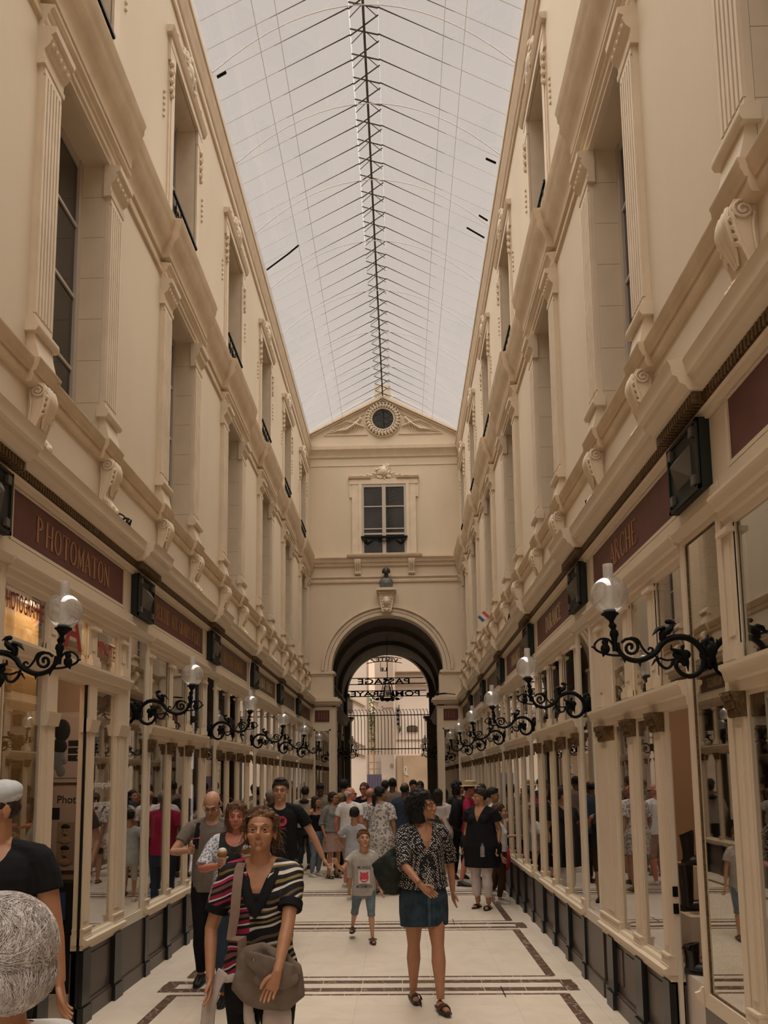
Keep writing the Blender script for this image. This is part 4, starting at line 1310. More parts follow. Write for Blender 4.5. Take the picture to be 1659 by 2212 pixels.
block(2.20, 4.50, 0, .28, .30, .57, 'low white block with a socket inside the boot shop doorway')
block(2.34, 4.96, 0.0, .34, .34, .86, 'mid height white block carrying tall boots in the boot shop')
block(2.46, 5.36, 0, .3, .3, 1.12, 'tallest white block carrying black boots in the boot shop')
q = MB((2.15, 4.34, .3)); q.box(2.12, 2.20, 4.34, 4.35, .30, .39); q.box(2.145, 2.175, 4.33, 4.341, .325, .36, 1)
q.build('wall_socket', [M['white_in'], M['ink']], None, None, label='white electric socket on the low block in the boot shop', cat='socket')


def boot(x, y, z, rz, hgt, m, label, low=False):
    r = empty('boot', (x, y, z), rz, label=label, cat='boot')
    q = MB((0, 0, 0))
    q.tube([(0, .05, .03), (0, 0.0, .035), (0, -.08, .035), (0, -.16, .03), (0, -.20, .028)], [.035, .042, .042, .036, .018], 10, side=(1, 0, 0), flat=.8)
    q.tube([(0, .03, .03), (0, .03, .1), (0, .035, .1 + hgt * .5), (0, .04, hgt)], [.04, .04, .05, .055], 12, side=(1, 0, 0))
    q.build('upper', m, r)
    q = MB((0, 0, 0)); q.box(-.035, .035, -.2, .07, 0, .012); q.box(-.03, .03, .02, .075, 0, .035); q.build('sole', M['ink'], r, None)


blk, olv, brn = mat('black_leather', (.012, .011, .01), .35), mat('olive_suede', (.10, .075, .02), .8), mat('patterned_leather', (.05, .035, .022), .5, var=.7, vscale=60)
boot(2.17, 4.42, .57, radians(80), .12, brn, 'patterned ankle boot lying low on the front block of the boot shop')
boot(2.12, 4.58, .57, radians(60), .14, blk, 'black ankle boot beside the patterned boot on the front block')
boot(2.36, 4.88, .86, radians(70), .24, olv, 'olive suede boot on the middle block of the boot shop')
boot(2.27, 5.02, .86, radians(95), .30, blk, 'tall black boot behind the olive boot')
boot(2.40, 5.30, 1.12, radians(60), .22, blk, 'black boot on the tallest block of the boot shop')
# coloured ribbons painted on the panes of the boot shop
def ribbon(pts, m, label, r=.006):
    q = MB((2.045, pts[0][0], pts[0][1])); q.tube([(2.02, a, b) for a, b in pts], r * .6, 5)
    q.build('painted_line', m, None, label=label, cat='window drawing')


def smooth(pts, n=6):
    out = []
    for i in range(len(pts) - 1):
        p0, p1, p2, p3 = pts[max(i - 1, 0)], pts[i], pts[i + 1], pts[min(i + 2, len(pts) - 1)]
        for j in range(n):
            t = j / n
            out.append(tuple(.5 * (2 * b + (c - a) * t + (2 * a - 5 * b + 4 * c - d) * t * t + (3 * b - a - 3 * c + d) * t ** 3) for a, b, c, d in zip(p0, p1, p2, p3)))
    return out + [pts[-1]]


ribbon(smooth([(5.05, 2.12), (5.06, 1.95), (4.98, 1.98), (4.92, 2.0), (4.93, 1.8), (4.98, 1.5), (4.95, 1.38), (4.85, 1.5), (4.78, 1.6), (4.8, 1.2), (4.86, .9), (4.8, .68), (4.72, .7)]), M['blue'], 'blue line drawn on the glass nearest the boot shop door', .008)
ribbon(smooth([(5.58, 1.95), (5.5, 1.90), (5.42, 1.98), (5.42, 1.7), (5.55, 1.4), (5.5, 1.1), (5.36, .95), (5.34, .75), (5.45, .68), (5.58, .72)]), M['red'], 'dull red line drawn on the farther boot shop glass', .005)
ribbon(smooth([(5.08, 1.25), (5.0, 1.26), (4.95, 1.1), (4.9, .98), (4.78, .95)]), M['pink'], 'short upper coral stroke on the boot shop glass', .009)
ribbon(smooth([(5.05, .80), (4.9, .77), (4.8, .76), (4.75, .80)]), M['pink'], 'short lower coral stroke on the boot shop glass', .009)
ribbon(smooth([(3.32, 2.1), (3.30, 1.7), (3.24, 1.6)]), mat('yellow_print', (.55, .33, .03), .5), 'yellow line on the nearest right pane', .01)
for x, y, z, lab in ((2.3, 5.55, 2.62, 'nearer'), (2.3, 7.8, 2.6, 'farther')):
    q = MB((x, y, z)); q.tube([(x, y - .12, z), (x, y + .12, z)], .016, 8)
    q.build('ceiling_light', M['lampwhite'], None, label='white strip light inside the right shops, %s one' % lab, cat='light')
# goods behind the other panes: shelves with boxes and jars
rr = random.Random(11)
cols = [mat('goods_%s' % n, c, .5) for n, c in (('black', (.02, .02, .02)), ('cream', (.5, .4, .28)), ('umber', (.12, .06, .03)), ('white', (.6, .55, .5)), ('rust', (.2, .05, .03)))]
cname = ['black', 'cream', 'brown', 'white', 'rust']
for s, sn in SIDES:
    for k in range(1, 6):
        yc = PIER[s] + P * (k + .5) - (0 if k < 5 else .1)
        r = empty('display_shelf', (s * 2.6, yc, 0), label='wooden display shelf inside the %s shop, %s from the arch' % (sn, ORD[5 - k]), cat='shelf', group='shelves behind the shop panes')
        for z in (.62, 1.1, 1.6, 2.1):
            q = MB((s * 2.6, yc, 0), s); q.box(2.35, 2.75, yc - .9, yc + .9, z, z + .025); q.build('board', M['wood_in'], r, None)
        q = MB((s * 2.6, yc, 0), s)
        for a in (-.9, .88): q.box(2.35, 2.75, yc + a, yc + a + .02, 0, 2.3)
        q.build('side_panel', M['wood_in'], r, None)
        if k > 3: continue
        for z, zn in ((.645, 'low'), (1.125, 'middle'), (1.625, 'upper')):
            for i in range(4):
                y = yc - .7 + i * .42 + rr.uniform(-.08, .08); h = rr.uniform(.14, .34); ci = rr.randrange(5); wd = rr.uniform(.05, .09)
                q = MB((s * 2.5, y, z), s)
                if i % 2: q.box(2.42, 2.6, y - wd, y + wd, z, z + h); q.box(2.41, 2.61, y - wd - .005, y + wd + .005, z + h * .8, z + h)
                else: q.lathe([(wd * .8, 0), (wd, h * .3), (wd * .9, h * .6), (wd * .35, h * .8), (wd * .45, h)], (2.5, y, z), 10)
                q.build('shop_box' if i % 2 else 'shop_vase', cols[ci], None, label='%s %s, %s along the %s shelf, %s shop %s from the arch' % (cname[ci], 'box' if i % 2 else 'vase', ORD[i], zn, sn, ORD[5 - k]), cat='box' if i % 2 else 'vase', group='goods on the shop shelves')

# ---------------------------------------------------------------- gas style wall lamps (prototype on the right side; local x towards the wall)
def lamp_proto():
    """local frame: wall face at x=0, arm reaches to -x; globe centre at x=-.52, z=.42 above the arm foot"""
    root = empty('wall_lamp', (0, 0, 0), label='x', cat='wall lamp')
    gx, gz = -0.50, 0.0   # globe centre; photo tracing is relative to it
    S = 1 / 1913.0
    def T(px, py): return (gx + (px - 325) * S, 0, gz - (py - 490) * S)
    B = lambda: MB((0, 0, 0))
    q = B()
    q.lathe([(.012, -.30), (.014, -.25), (.018, -.225), (.024, -.215), (.021, -.195), (.012, -.185), (.022, -.165), (.012, -.15), (.012, -.14), (.030, -.118), (.034, -.112), (.046, -.105), (.046, -.10), (.032, -.095), (.032, -.083)], (gx + .018, 0, gz), 14)
    q.v = [v - Vector((.018 * min(1, max(0, (v.z + .20) / .1)), 0, 0)) if v.z > -.2 else v for v in q.v]
    q.build('candle_stem', M['iron'], root)
    q = B()
    main = smooth([T(390, 980), T(402, 1060), T(465, 1135), (T(580, 1165)), T(690, 1130), T(770, 1075), T(815, 1010), T(880, 960), T(985, 930), T(1090, 945), T(1180, 1010), T(1232, 1100), T(1232, 1200), T(1180, 1290), T(1090, 1330), T(1005, 1300), T(950, 1220)], 4)
    n = len(main)
    q.tube(main, [.011 + .006 * sin(pi * i / n) for i in range(n)], 8)
    for px, py, qx, qy in ((450, 1130, 455, 1190), (600, 1165, 603, 1228), (980, 930, 970, 905), (1095, 940, 1110, 905), (1175, 1000, 1195, 955)):
        q.tube([T(px, py), T(qx, qy)], [.012, .001], 6)
    q.build('arm', M['iron'], root)
    q = B()
    q.tube(smooth([T(430, 1110), T(330, 1105), T(230, 1080), T(165, 1040), T(165, 985), T(220, 940), T(295, 945), T(345, 1000), T(385, 1070)], 4), .0065, 6)
    q.ell(T(265, 1040), (.025, .01, .028)); q.ell(T(265, 975), (.018, .01, .018)); q.tube([T(160, 1020), T(122, 1018)], [.012, .002], 6); q.tube([T(255, 1060), T(240, 1118)], [.016, .004], 6)
    q.tube([(p[0], 0, p[2]) for p in [T(515 + 100 * (1 - i / 20.) * cos(-2.6 + i * .52) * 1.0, 1030 + 100 * (1 - .0 * i) * (1 - i / 22.) * sin(-2.6 + i * .52)) for i in range(20)]], .0085, 6)
    q.tube(smooth([T(520, 930), T(590, 950), T(630, 1030), T(680, 1090), T(720, 1085), T(735, 1050), T(705, 1035), T(690, 1060)], 4), .006, 6)
    q.tube(smooth([T(770, 1120), T(790, 1190), T(850, 1245), T(905, 1225), T(930, 1160)], 4), .008, 6)
    q.tube(smooth([T(800, 1140), T(870, 1165), T(960, 1150)], 3), .006, 6)
    q.tube([T(790, 1140), T(750, 1165), T(715, 1220)], [.009, .007, .002], 6)
    q.build('scroll', M['iron'], root)
    q = B()
    q.tube([T(920, 1010), T(915, 1050), T(990, 1080), T(1040, 1120), T(1070, 1190), T(1075, 1280)], [.006, .012, .03, .034, .018, .004], 8, flat=.5)
    for px, py, r in ((1010, 1140, .03), (1060, 1110, .026), (960, 1110, .018), (1045, 1190, .02), (1035, 1030, .010)): q.ell(T(px, py), (r, r * .6, r))
    q.tube([T(950, 1220), T(960, 1180), T(1000, 1160)], [.016, .014, .012], 6)
    q.tube([T(1040, 1090), T(1020, 1030), T(1050, 1005)], [.01, .006, .003], 6)
    q.build('leaf_spray', M['iron'], root)
    q = B()   # perched bird
    q.tube([T(830, 960), T(840, 900), T(880, 870), T(925, 840), T(935, 800), T(915, 778)], [.016, .026, .03, .02, .012, .012], 10, flat=.8)
    q.tube([T(870, 860), T(840, 835), T(790, 850), T(738, 912)], [.02, .03, .026, .004], 8, flat=.45)
    q.ell(T(905, 775), (.02, .012, .013)); q.tube([T(925, 775), T(985, 802)], [.012, .001], 6); q.tube([T(890, 765), T(872, 762)], [.01, .002], 5)
    q.tube([T(860, 950), T(910, 945)], [.012, .006], 6)
    q.build('bird', M['iron'], root)
    q = B()
    cx, cz = T(1345, 1100)[0], T(1345, 1100)[2]
    q.lathe([(.012, -.125), (.028, -.12), (.02, -.10), (.034, -.085), (.026, -.05), (.034, -.03), (.034, .03), (.026, .045), (.03, .06), (.042, .08), (.036, .10), (.012, .11)], (cx, 0, cz), 12)
    q.tube([T(1225, 1120), T(1300, 1110), T(1430, 1110), T(1475, 1110)], [.016, .02, .02, .03], 8)
    q.lathe([(.05, 0), (.07, .01), (.07, .02)], (-.02, 0, cz), 12, 0, 'x')
    for a in range(6): q.ell((-.012, .05 * cos(a), cz + .06 * sin(a)), (.014, .02, .03), 0, 7, 5)
    q.tube([T(1475, 960), T(1440, 1040), T(1440, 1180), T(1475, 1260)], [.006, .018, .018, .006], 8)
    q.build('wall_mount', M['iron'], root)
    q = B(); q.ell((gx, 0, gz), .098, 0, 28, 18); q.build('globe', M['lampglass'], root, 3)
    q = B(); q.lathe([(.0265, -.085), (.0265, .165)], (gx, 0, gz), 20); q.build('glass_chimney', M['chimney'], root)
    return root


lamp = lamp_proto()
first_l = True
def put_lamp(s, y, x, z, label):
    global first_l
    loc, rz = (s * x, y, z), (0 if s > 0 else pi)
    if first_l:
        first_l = False; lamp.location = loc; lamp.rotation_euler = (0, 0, rz); prop(lamp, label=label)
    else:
        dup(lamp, loc, rz, label=label, group='black scrollwork wall lamps')
lamp['group'] = 'black scrollwork wall lamps'
for s, sn in SIDES:
    for k in range(6):
        put_lamp(s, PIER[s] + P * k, 1.985, 2.69, 'black scrolled lamp with bird and globe, %s piers, %s from the arch' % (sn, ORD[5 - k]))
    put_lamp(s, 22.2, 1.59, 2.86, 'scrolled wall lamp inside the vaulted passage, nearer one on the %s wall' % sn)
    put_lamp(s, 24.2, 1.59, 2.78, 'scrolled wall lamp inside the vaulted passage, farther one on the %s wall' % sn)

# ---------------------------------------------------------------- things lying on the shop cornice
r = empty('cornice_pipe', (-1.9, 5.2, 3.9), label='cream pipe clipped along the top of the left shop cornice', cat='pipe')
q = MB((-1.9, 5.2, 3.9)); q.tube([(-1.93, 4.45, 3.89), (-1.93, 6.4, 3.885)], .026, 10); q.build('tube', M['paint'], r)
for y in (4.75, 5.3, 5.85, 6.25):
    q = MB((-1.9, 5.2, 3.9)); q.tube([(-1.93, y, 3.887), (-1.93, y + .012, 3.887)], .031, 10); q.build('clip', M['ink'], r)
def coil(x, y, z, label, n=26, R=.09, L=.34, seed=2):
    g = random.Random(seed)
    q = MB((x, y, z))
    q.tube(smooth([(x + g.uniform(-R, R) * .4, y + L * (i / n - .5) + g.uniform(-.05, .05), z + abs(g.uniform(0, R))) for i in range(n)], 3), .007, 5)
    q.build('cable_coil', M['iron'], None, label=label, cat='cable')
coil(-1.92, 5.95, 3.87, 'tangle of black cable on the left shop cornice')
coil(1.93, 5.9, 3.87, 'tangle of black cable on the right shop cornice, nearer', seed=5, L=.2)
coil(1.93, 10.0, 3.87, 'black wire heap on the right shop cornice, farther', seed=7, R=.14, n=36)
q = MB((-1.93, 11.2, 3.87)); q.box(-1.95, -1.92, 11.15, 11.4, 3.862, 3.91); q.build('black_bar', M['iron'], None, None, label='short black bar on the left cornice near the consoles', cat='bar')
r = empty('downpipe', (-1.95, 11.2, 3), label='thin cream pipe with brackets beside a left sign', cat='pipe')
q = MB((-1.95, 11.2, 3)); q.tube([(-1.94, 11.32, 3.62), (-1.955, 11.30, 3.4), (-1.955, 11.3, 2.6)], .009, 6); q.build('tube', M['paint_w'], r)
r = empty('corner_flag', (1.8, 12.2, 4.3), label='small blue white and red flag stuck by the right consoles', cat='flag')
for i, m_ in enumerate(('blue', 'white', 'red')):
    q = MB((1.8, 12.2, 4.3)); c = Vector((1.78, 12.2, 4.42)); u = Vector((.7, 0, .71)); v = Vector((-.71, 0, .7))
    p0 = c + u * (i * .052 - .078)
    P4 = [p0 + v * .06, p0 - v * .06, p0 + u * .052 - v * .06, p0 + u * .052 + v * .06]
    q.add([p + Vector((0, d, 0)) for d in (0, .004) for p in P4], [(0, 1, 2, 3), (4, 7, 6, 5), (0, 4, 5, 1), (1, 5, 6, 2), (2, 6, 7, 3), (3, 7, 4, 0)])
    q.build('flag_stripe', M[m_] if m_ != 'red' else M['pink'], r, None, label=m_ + ' stripe')
q = MB((1.8, 12.2, 4.3)); q.tube([(1.74, 12.21, 4.36), (1.86, 12.21, 4.3)], .003, 5); q.build('flag_stick', M['white'], r)
q = MB((1.65, 19.2, 3.9)); q.tube([(1.25, 19.1, 3.90), (1.5, 19.15, 3.94), (1.8, 19.1, 3.89), (1.6, 19.12, 3.92), (1.3, 19.15, 3.9)], .012, 5); q.build('loose_cable', M['iron'], None, label='loose black cable on top of the right arch pier', cat='cable')
q = MB((1.2, 0, 0))
for s_, a, b in ((1, (3.72, 3.66), (3.0, 3.5)),): pass

# ---------------------------------------------------------------- hanging lantern in the vault
r = empty('lantern', (-.38 + .38, 22.3, 3.9), label='dark wrought lantern hanging in the vaulted passage on a long rod', cat='lantern')
B = lambda: MB((0, 22.3, 3.9))
lx = (839 - 868) / 1600 * 22.3 + .38
q = B(); q.tube([(lx, 22.3, 6.1), (lx, 22.3, 4.72)], .008, 6); q.build('rod', M['iron'], r)
q = B(); q.lathe([(.1, 0), (.13, .1), (.12, .25), (.05, .3)], (lx, 22.3, 4.25), 12); q.build('globe', M['lampglass'], r)
q = B()
for i in range(6):
    a = pi / 3 * i
    c, s_ = cos(a), sin(a)
    q.tube([(lx + .05 * c, 22.3 + .05 * s_, 4.72), (lx + .12 * c, 22.3 + .12 * s_, 4.6), (lx + .2 * c, 22.3 + .2 * s_, 4.25), (lx + .36 * c, 22.3 + .36 * s_, 4.12), (lx + .46 * c, 22.3 + .46 * s_, 4.2), (lx + .4 * c, 22.3 + .4 * s_, 4.28)], .013, 5)
    q.ell((lx + .3 * c, 22.3 + .3 * s_, 4.14), (.07, .07, .04), 0, 8, 5)
q.lathe([(.02, 0), (.1, .04), (.14, .1), (.04, .12)], (lx, 22.3, 4.06), 12)
q.tube([(lx - .12, 22.3, 4.73), (lx + .14, 22.3, 4.73)], .018, 6)
q.build('ironwork', M['iron'], r)

# ---------------------------------------------------------------- gate with the passage name, read from behind
YG = 26.2
def gx(px): return (px - 868) * YG / 1600 + .38
def gz(py): return 1.74 + (1682 - py) * YG / 1600 * 1.0
root = empty('gate_sign', (0, YG, 4.3), label='iron name sign in the rear arch reading VISITEZ LE PASSAGE POMMERAYE, seen mirrored', cat='sign')
B = lambda: MB((0, YG, 4.3))
q = B()
for py, a, b in ((1463.5, 752, 918), (1477, 749, 922), (1491.5, 748, 924), (1503.5, 748, 925)):
    q.tube([(gx(a), YG, gz(py)), (gx(b), YG, gz(py))], .018, 5)
q.build('rail', M['iron'], root)
for t, cx_, y0, h, span in (('PASSAGE', 832, 1476.5, .20, 113), ('POMMERAYE', 835, 1503, .18, 150), ('LE', 832, 1448.5, .13, 15)):
    vs, fs = text_geo(t, h, .015, 1, .004)
    w0 = max(v[0] for v in vs) - min(v[0] for v in vs)
    q = B(); sp = span * YG / 1600
    q.add([(gx(cx_) - v[0] * sp / w0, YG + v[1], gz(y0) + v[2]) for v in vs], fs)
    q.build('lettering', M['iron'], root, None)
vs, fs = text_geo('VISITEZ', .14, .012, 1, .003)
w0 = max(v[0] for v in vs) - min(v[0] for v in vs); sp = 62 * YG / 1600
q = B(); q.add([(gx(833) - v[0] * sp / w0, YG + v[1], gz(1426) + v[2] - .25 * (v[0] / w0) ** 2 * 1.2) for v in vs], fs)
q.build('lettering', M['iron'], root, None)
q = B()
for o_, rr_ in ((-.01, .014), (.15, .014)):
    q.tube([(gx(833) + t / 10 * sp * .62, YG, gz(1426) + o_ - .3 * (t / 20) ** 2) for t in range(-10, 11)], rr_, 5)
q.tube([(gx(825), YG, gz(1426)), (gx(825), YG, gz(1448))], .01, 5); q.tube([(gx(840), YG, gz(1426)), (gx(840), YG, gz(1464))], .01, 5)
q.build('rail', M['iron'], root)
root = empty('gate_grille', (0, YG, 2.4), label='black iron grille of curved bars closing the rear arch above the crowd', cat='grille')
q = MB((0, YG, 2.4))
for py in (1545, 1618): q.tube([(gx(750), YG, gz(py)), (gx(930), YG, gz(py))], .02, 6)
q.build('rail', M['iron'], root)
for i in range(25):
    x = gx(753 + i * 7.25)
    q = MB((0, YG, 2.4)); q.tube([(x - .12, YG - .35, gz(1536)), (x - .06, YG - .3, gz(1534)), (x - .02, YG - .12, gz(1540)), (x, YG, gz(1556)), (x, YG, gz(1630))], [.006, .011, .012, .012, .011], 5)
    q.build('bar', M['iron'], root)

# ---------------------------------------------------------------- the street beyond
q = MB(); q.box(-14, 14, 26.3, 60, -.1, -.005); q.build('ground', M['tarmac'], None, None, kind='structure')
YF = 34.0
def fx(px, Y=YF): return (px - 868) * Y / 1600 + .38
def fz(py, Y=YF): return 1.74 + (1682 - py) * Y / 1600
def building(name, org, label, cat='building'):
    return empty(name, org, label=label, cat=cat)


b1 = building('building', (-3, YF - 2, 0), 'pale house behind the gate on the left with a slanting moulded parapet')
Yb = YF - 2
q = MB((-3, Yb, 0)); q.box(-9, fx(792, Yb), Yb, Yb + 3, 0, 12); q.build('wall', M['facade'], b1, None)
q = MB((-3, Yb, 0))
for a, b in (((755, 1505), (790, 1524)), ((757, 1598), (790, 1612)), ((757, 1624), (790, 1632))):
    q.tube([(fx(a[0] - 20, Yb), Yb - .06, fz(a[1] - 10, Yb)), (fx(b[0], Yb), Yb - .06, fz(b[1], Yb))], .05, 6)
q.build('moulding', M['facade_s'], b1)
q = MB((-3, Yb, 0)); q.box(fx(753, Yb), fx(763, Yb), Yb - .05, Yb, fz(1540, Yb), fz(1505, Yb)); q.build('window_frame', M['dark_in'], b1, None)
b2 = building('building', (1, YF, 0), 'tall white rendered house straight behind the gate')
q = MB((1, YF, 0)); q.box(fx(812), fx(855), YF, YF + 4, 0, 9.5); q.box(fx(824), fx(854), YF - .3, YF, 0, fz(1640)); q.build('wall', M['facade_w'], b2, None)
q = MB((1, YF, 0)); q.box(fx(822), fx(854), YF - .42, YF - .3, fz(1684), fz(1678)); q.box(fx(812), fx(820), YF - .1, YF, fz(1516), fz(1508)); q.build('ledge', M['facade_w'], b2, None)
b3 = building('building', (4, YF - 1, 0), 'cream town house with horizontal cornices behind the gate on the right')
Yc = YF - 1
q = MB((4, Yc, 0)); q.box(fx(856, Yc), 10, Yc, Yc + 5, 0, 9.0); q.build('wall', M['facade'], b3, None)
q = MB((4, Yc, 0))
for py, h, d in ((1457, .08, .15), (1453, .05, .22), (1475, .1, .12), (1481, .05, .18), (1600, .04, .04)): q.box(fx(857, Yc), 10, Yc - d, Yc, fz(py, Yc), fz(py, Yc) + h)
q.build('cornice', M['facade_s'], b3, None)
q = MB((4, Yc, 0)); q.box(fx(858, Yc), fx(925, Yc), Yc - .35, Yc - .02, 0, fz(1633, Yc)); q.box(fx(872, Yc), fx(925, Yc), Yc - .45, Yc - .3, 0, fz(1634, Yc)); q.build('stone_base', M['facade_s'], b3, None)
q = MB((4, Yc, 0)); q.tube([(fx(854, Yc), Yc - .1, 0), (fx(854, Yc), Yc - .1, 7.5)], .05, 6); q.build('downpipe', M['facade'], b3)
r = empty('wall_plate', (fx(892, Yc), Yc, fz(1576, Yc)), label='dark carved plate with small writing on the cream house', cat='plaque')
q = MB((0, 0, 0)); q.box(-.24, .24, -.05, 0, -.12, .12); q.ell((0, -.03, .12), (.2, .03, .05)); q.build('plate', M['bronze'], r, None)
q = MB((0, 0, 0))
for i in range(4): q.box(-.2, .2, -.056, -.05, .08 - i * .05, .095 - i * .05)
q.build('engraved_lines', M['letter'], r, None)
r = empty('street_lamp_bracket', (fx(864, Yc), Yc, fz(1550, Yc)), label='ornate iron sign bracket on the cream house', cat='bracket')
q = MB((0, 0, 0)); q.tube([(.0, -.1, .55), (0, -.1, -.7)], .02, 6); q.tube([(0, -.1, .4), (-.4, -.1, .42), (-.72, -.1, .4), (-.78, -.1, .48), (-.7, -.1, .5)], .016, 6)
q.tube([(0, -.1, .0), (-.12, -.1, .12), (-.2, -.1, .36)], .016, 6)
for i in range(4): q.ell((-.06, -.1, .3 - i * .2), (.05, .03, .07), 0, 7, 5)
q.build('ironwork', M['iron'], r)
r = empty('hanging_plant', (fx(866, Yc), Yc - .1, fz(1575, Yc)), label='small green hanging plant under the iron bracket', cat='plant')
q = MB((0, 0, 0)); ornament(q, 0, 0, .1, .1, 0, 24, .04, 8); q.build('leaves', M['leaf'], r)
b4 = building('building', (fx(800), YF + 6, 0), 'farther pale house with balcony floors seen in the gap', 'building')
Yd = YF + 8
q = MB((fx(800), Yd, 0)); q.box(-5, 3, Yd, Yd + 2, 0, 8.5); q.build('wall', M['facade_w'], b4, None)
q = MB((fx(800), Yd, 0))
for py in (1555, 1572, 1598): q.box(-3, .5, Yd - .6, Yd, fz(py, Yd), fz(py, Yd) + .1)
q.build('balcony', M['frame_w'], b4, None)
r = empty('roof_greenery', (fx(803), YF + 3, 2.8), label='tall green climbing plants in the gap between the street houses', cat='plant')
q = MB((fx(803), YF + 3, 2.8)); g = random.Random(5)
for i in range(420):
    z = g.uniform(fz(1615), fz(1478)); 
    if g.random() < .35 and 3.2 < z < 4.2: continue
    x = fx(803) + g.gauss(0, .2)
    c = Vector((x, YF + 3 + g.uniform(-.3, .3), z)); u = Vector((g.uniform(-1, 1), g.uniform(-1, 1), g.uniform(-1, 1))).normalized() * .07; v = u.orthogonal().normalized() * .045
    q.add([c - u, c + v, c + u, c - v], [(0, 1, 2, 3)])
q.build('foliage', M['leaf'], r, None)
q = MB((fx(803), YF + 3, 2.8)); q.tube([(fx(803), YF + 3, 0), (fx(804), YF + 3, fz(1478))], [.05, .02], 6); q.build('stem', M['facade_s'], r)
r = empty('violet_door', (fx(809, 31.6), 31.6, 0), label='violet double door low in the street gap behind the crowd', cat='door')
q = MB((0, 0, 0)); q.box(-.31, .31, 0, .08, 0, fz(1672, 31.6)); q.build('leaf', M['purple'], r, None)
q = MB((0, 0, 0))
for a in (-.22, -.1, .02, .14, .26): q.box(a, a + .012, -.012, 0, .1, fz(1675, 31.6))
q.build('batten', M['dark_in'], r, None)
r = empty('balcony_railing', (fx(808), YF - .4, 2), label='pale horizontal balcony bars above the violet door', cat='railing')
q = MB((fx(808), YF - .4, 2))
for py in (1625, 1648, 1662): q.box(fx(792), fx(824), YF - .4, YF - .36, fz(py), fz(py) + .04)
q.build('bars', M['frame_w'], r, None)
r = empty('pavement_stencil', (fx(876, Yc), Yc - .36, 1.5), label='white bubble letter sprayed on the stone base of the cream house', cat='graffiti')
q = MB((0, 0, 0)); q.tube([(.06 * cos(i * .52), -.1, .62 + .14 * sin(i * .52)) for i in range(13)], .02, 6); q.tube([(-.05, -.1, .46), (.02, -.1, .4), (.12, -.1, .38), (.05, -.1, .46), (.04, -.1, .52)], .022, 6); q.build('paint_stroke', M['white'], r)
r = empty('spray_mark', (fx(847), YF - .31, fz(1655)), label='small grey round graffiti on the white house wall', cat='graffiti')
q = MB((0, 0, 0)); q.tube([(.07 * cos(i * .52), 0, .09 * sin(i * .52)) for i in range(13)], .008, 5); q.tube([(-.03, 0, -.03), (0, 0, .04), (.03, 0, -.02)], .008, 5); q.build('paint_stroke', M['plinth'], r)

# ---------------------------------------------------------------- people
def ramp_mat(name, kind, cols, scale, rough=0.8, dist=0.0, rot=(0, 0, 0), sc=(1, 1, 1), detail=2.0, cols2=None, thr=0.0, rnd=1.0):
    """patterned cloth: kind 'wave', 'voronoi'"""
    m = bpy.data.materials.new(name); m.use_nodes = True
    nt = m.node_tree; b = nt.nodes['Principled BSDF']; b.inputs['Roughness'].default_value = rough
    b.inputs['Specular IOR Level'].default_value = .2
    tc = nt.nodes.new('ShaderNodeTexCoord'); mp = nt.nodes.new('ShaderNodeMapping')
    mp.inputs['Rotation'].default_value = rot; mp.inputs['Scale'].default_value = sc
    nt.links.new(tc.outputs['Object'], mp.inputs['Vector'])
    if kind == 'wave':
        t = nt.nodes.new('ShaderNodeTexWave'); t.bands_direction = 'Z'
        t.inputs['Distortion'].default_value = dist; t.inputs['Detail'].default_value = detail; t.inputs['Scale'].default_value = scale
        t.inputs['Detail Scale'].default_value = 1.5
        t.wave_profile = 'SAW'; out = t.outputs['Fac']
    else:
        t = nt.nodes.new('ShaderNodeTexVoronoi'); t.inputs['Scale'].default_value = scale; t.inputs['Randomness'].default_value = rnd; out = t.outputs['Distance']
    nt.links.new(mp.outputs['Vector'], t.inputs['Vector'])
    def rmp(cs):
        r = nt.nodes.new('ShaderNodeValToRGB'); r.color_ramp.interpolation = 'CONSTANT'
        el = r.color_ramp.elements
        while len(el) > 1: el.remove(el[-1])
        for i, (p, c) in enumerate(cs):
            e = el[0] if i == 0 else el.new(p)
            e.position = p; e.color = (*c, 1)
        nt.links.new(out, r.inputs['Fac']); return r
    r = rmp(cols)
    if cols2:
        r2 = rmp(cols2); sp = nt.nodes.new('ShaderNodeSeparateXYZ'); nt.links.new(tc.outputs['Object'], sp.inputs[0])
        lt = nt.nodes.new('ShaderNodeMath'); lt.operation = 'LESS_THAN'; lt.inputs[1].default_value = thr
        nt.links.new(sp.outputs['X'], lt.inputs[0])
        mx = nt.nodes.new('ShaderNodeMix'); mx.data_type = 'RGBA'
        nt.links.new(lt.outputs[0], mx.inputs['Factor']); nt.links.new(r.outputs['Color'], mx.inputs['A']); nt.links.new(r2.outputs['Color'], mx.inputs['B'])
        nt.links.new(mx.outputs['Result'], b.inputs['Base Color'])
    else: nt.links.new(r.outputs['Color'], b.inputs['Base Color'])
    return m


def cloth(name, c, var=.15, rough=.85): return mat(name, c, rough, var=var, vscale=14, bump=.35, bscale=22, spec=.15)


def skin(name, c): return mat(name, c, .5, var=.10, vscale=22, spec=.35, bump=.05, bscale=150)


def hairm(name, c, c2): return mat(name, c, .55, col2=c2, vscale=26, stretch=(3.0, 3.0, .35), bump=.9, bscale=60, spec=.3)


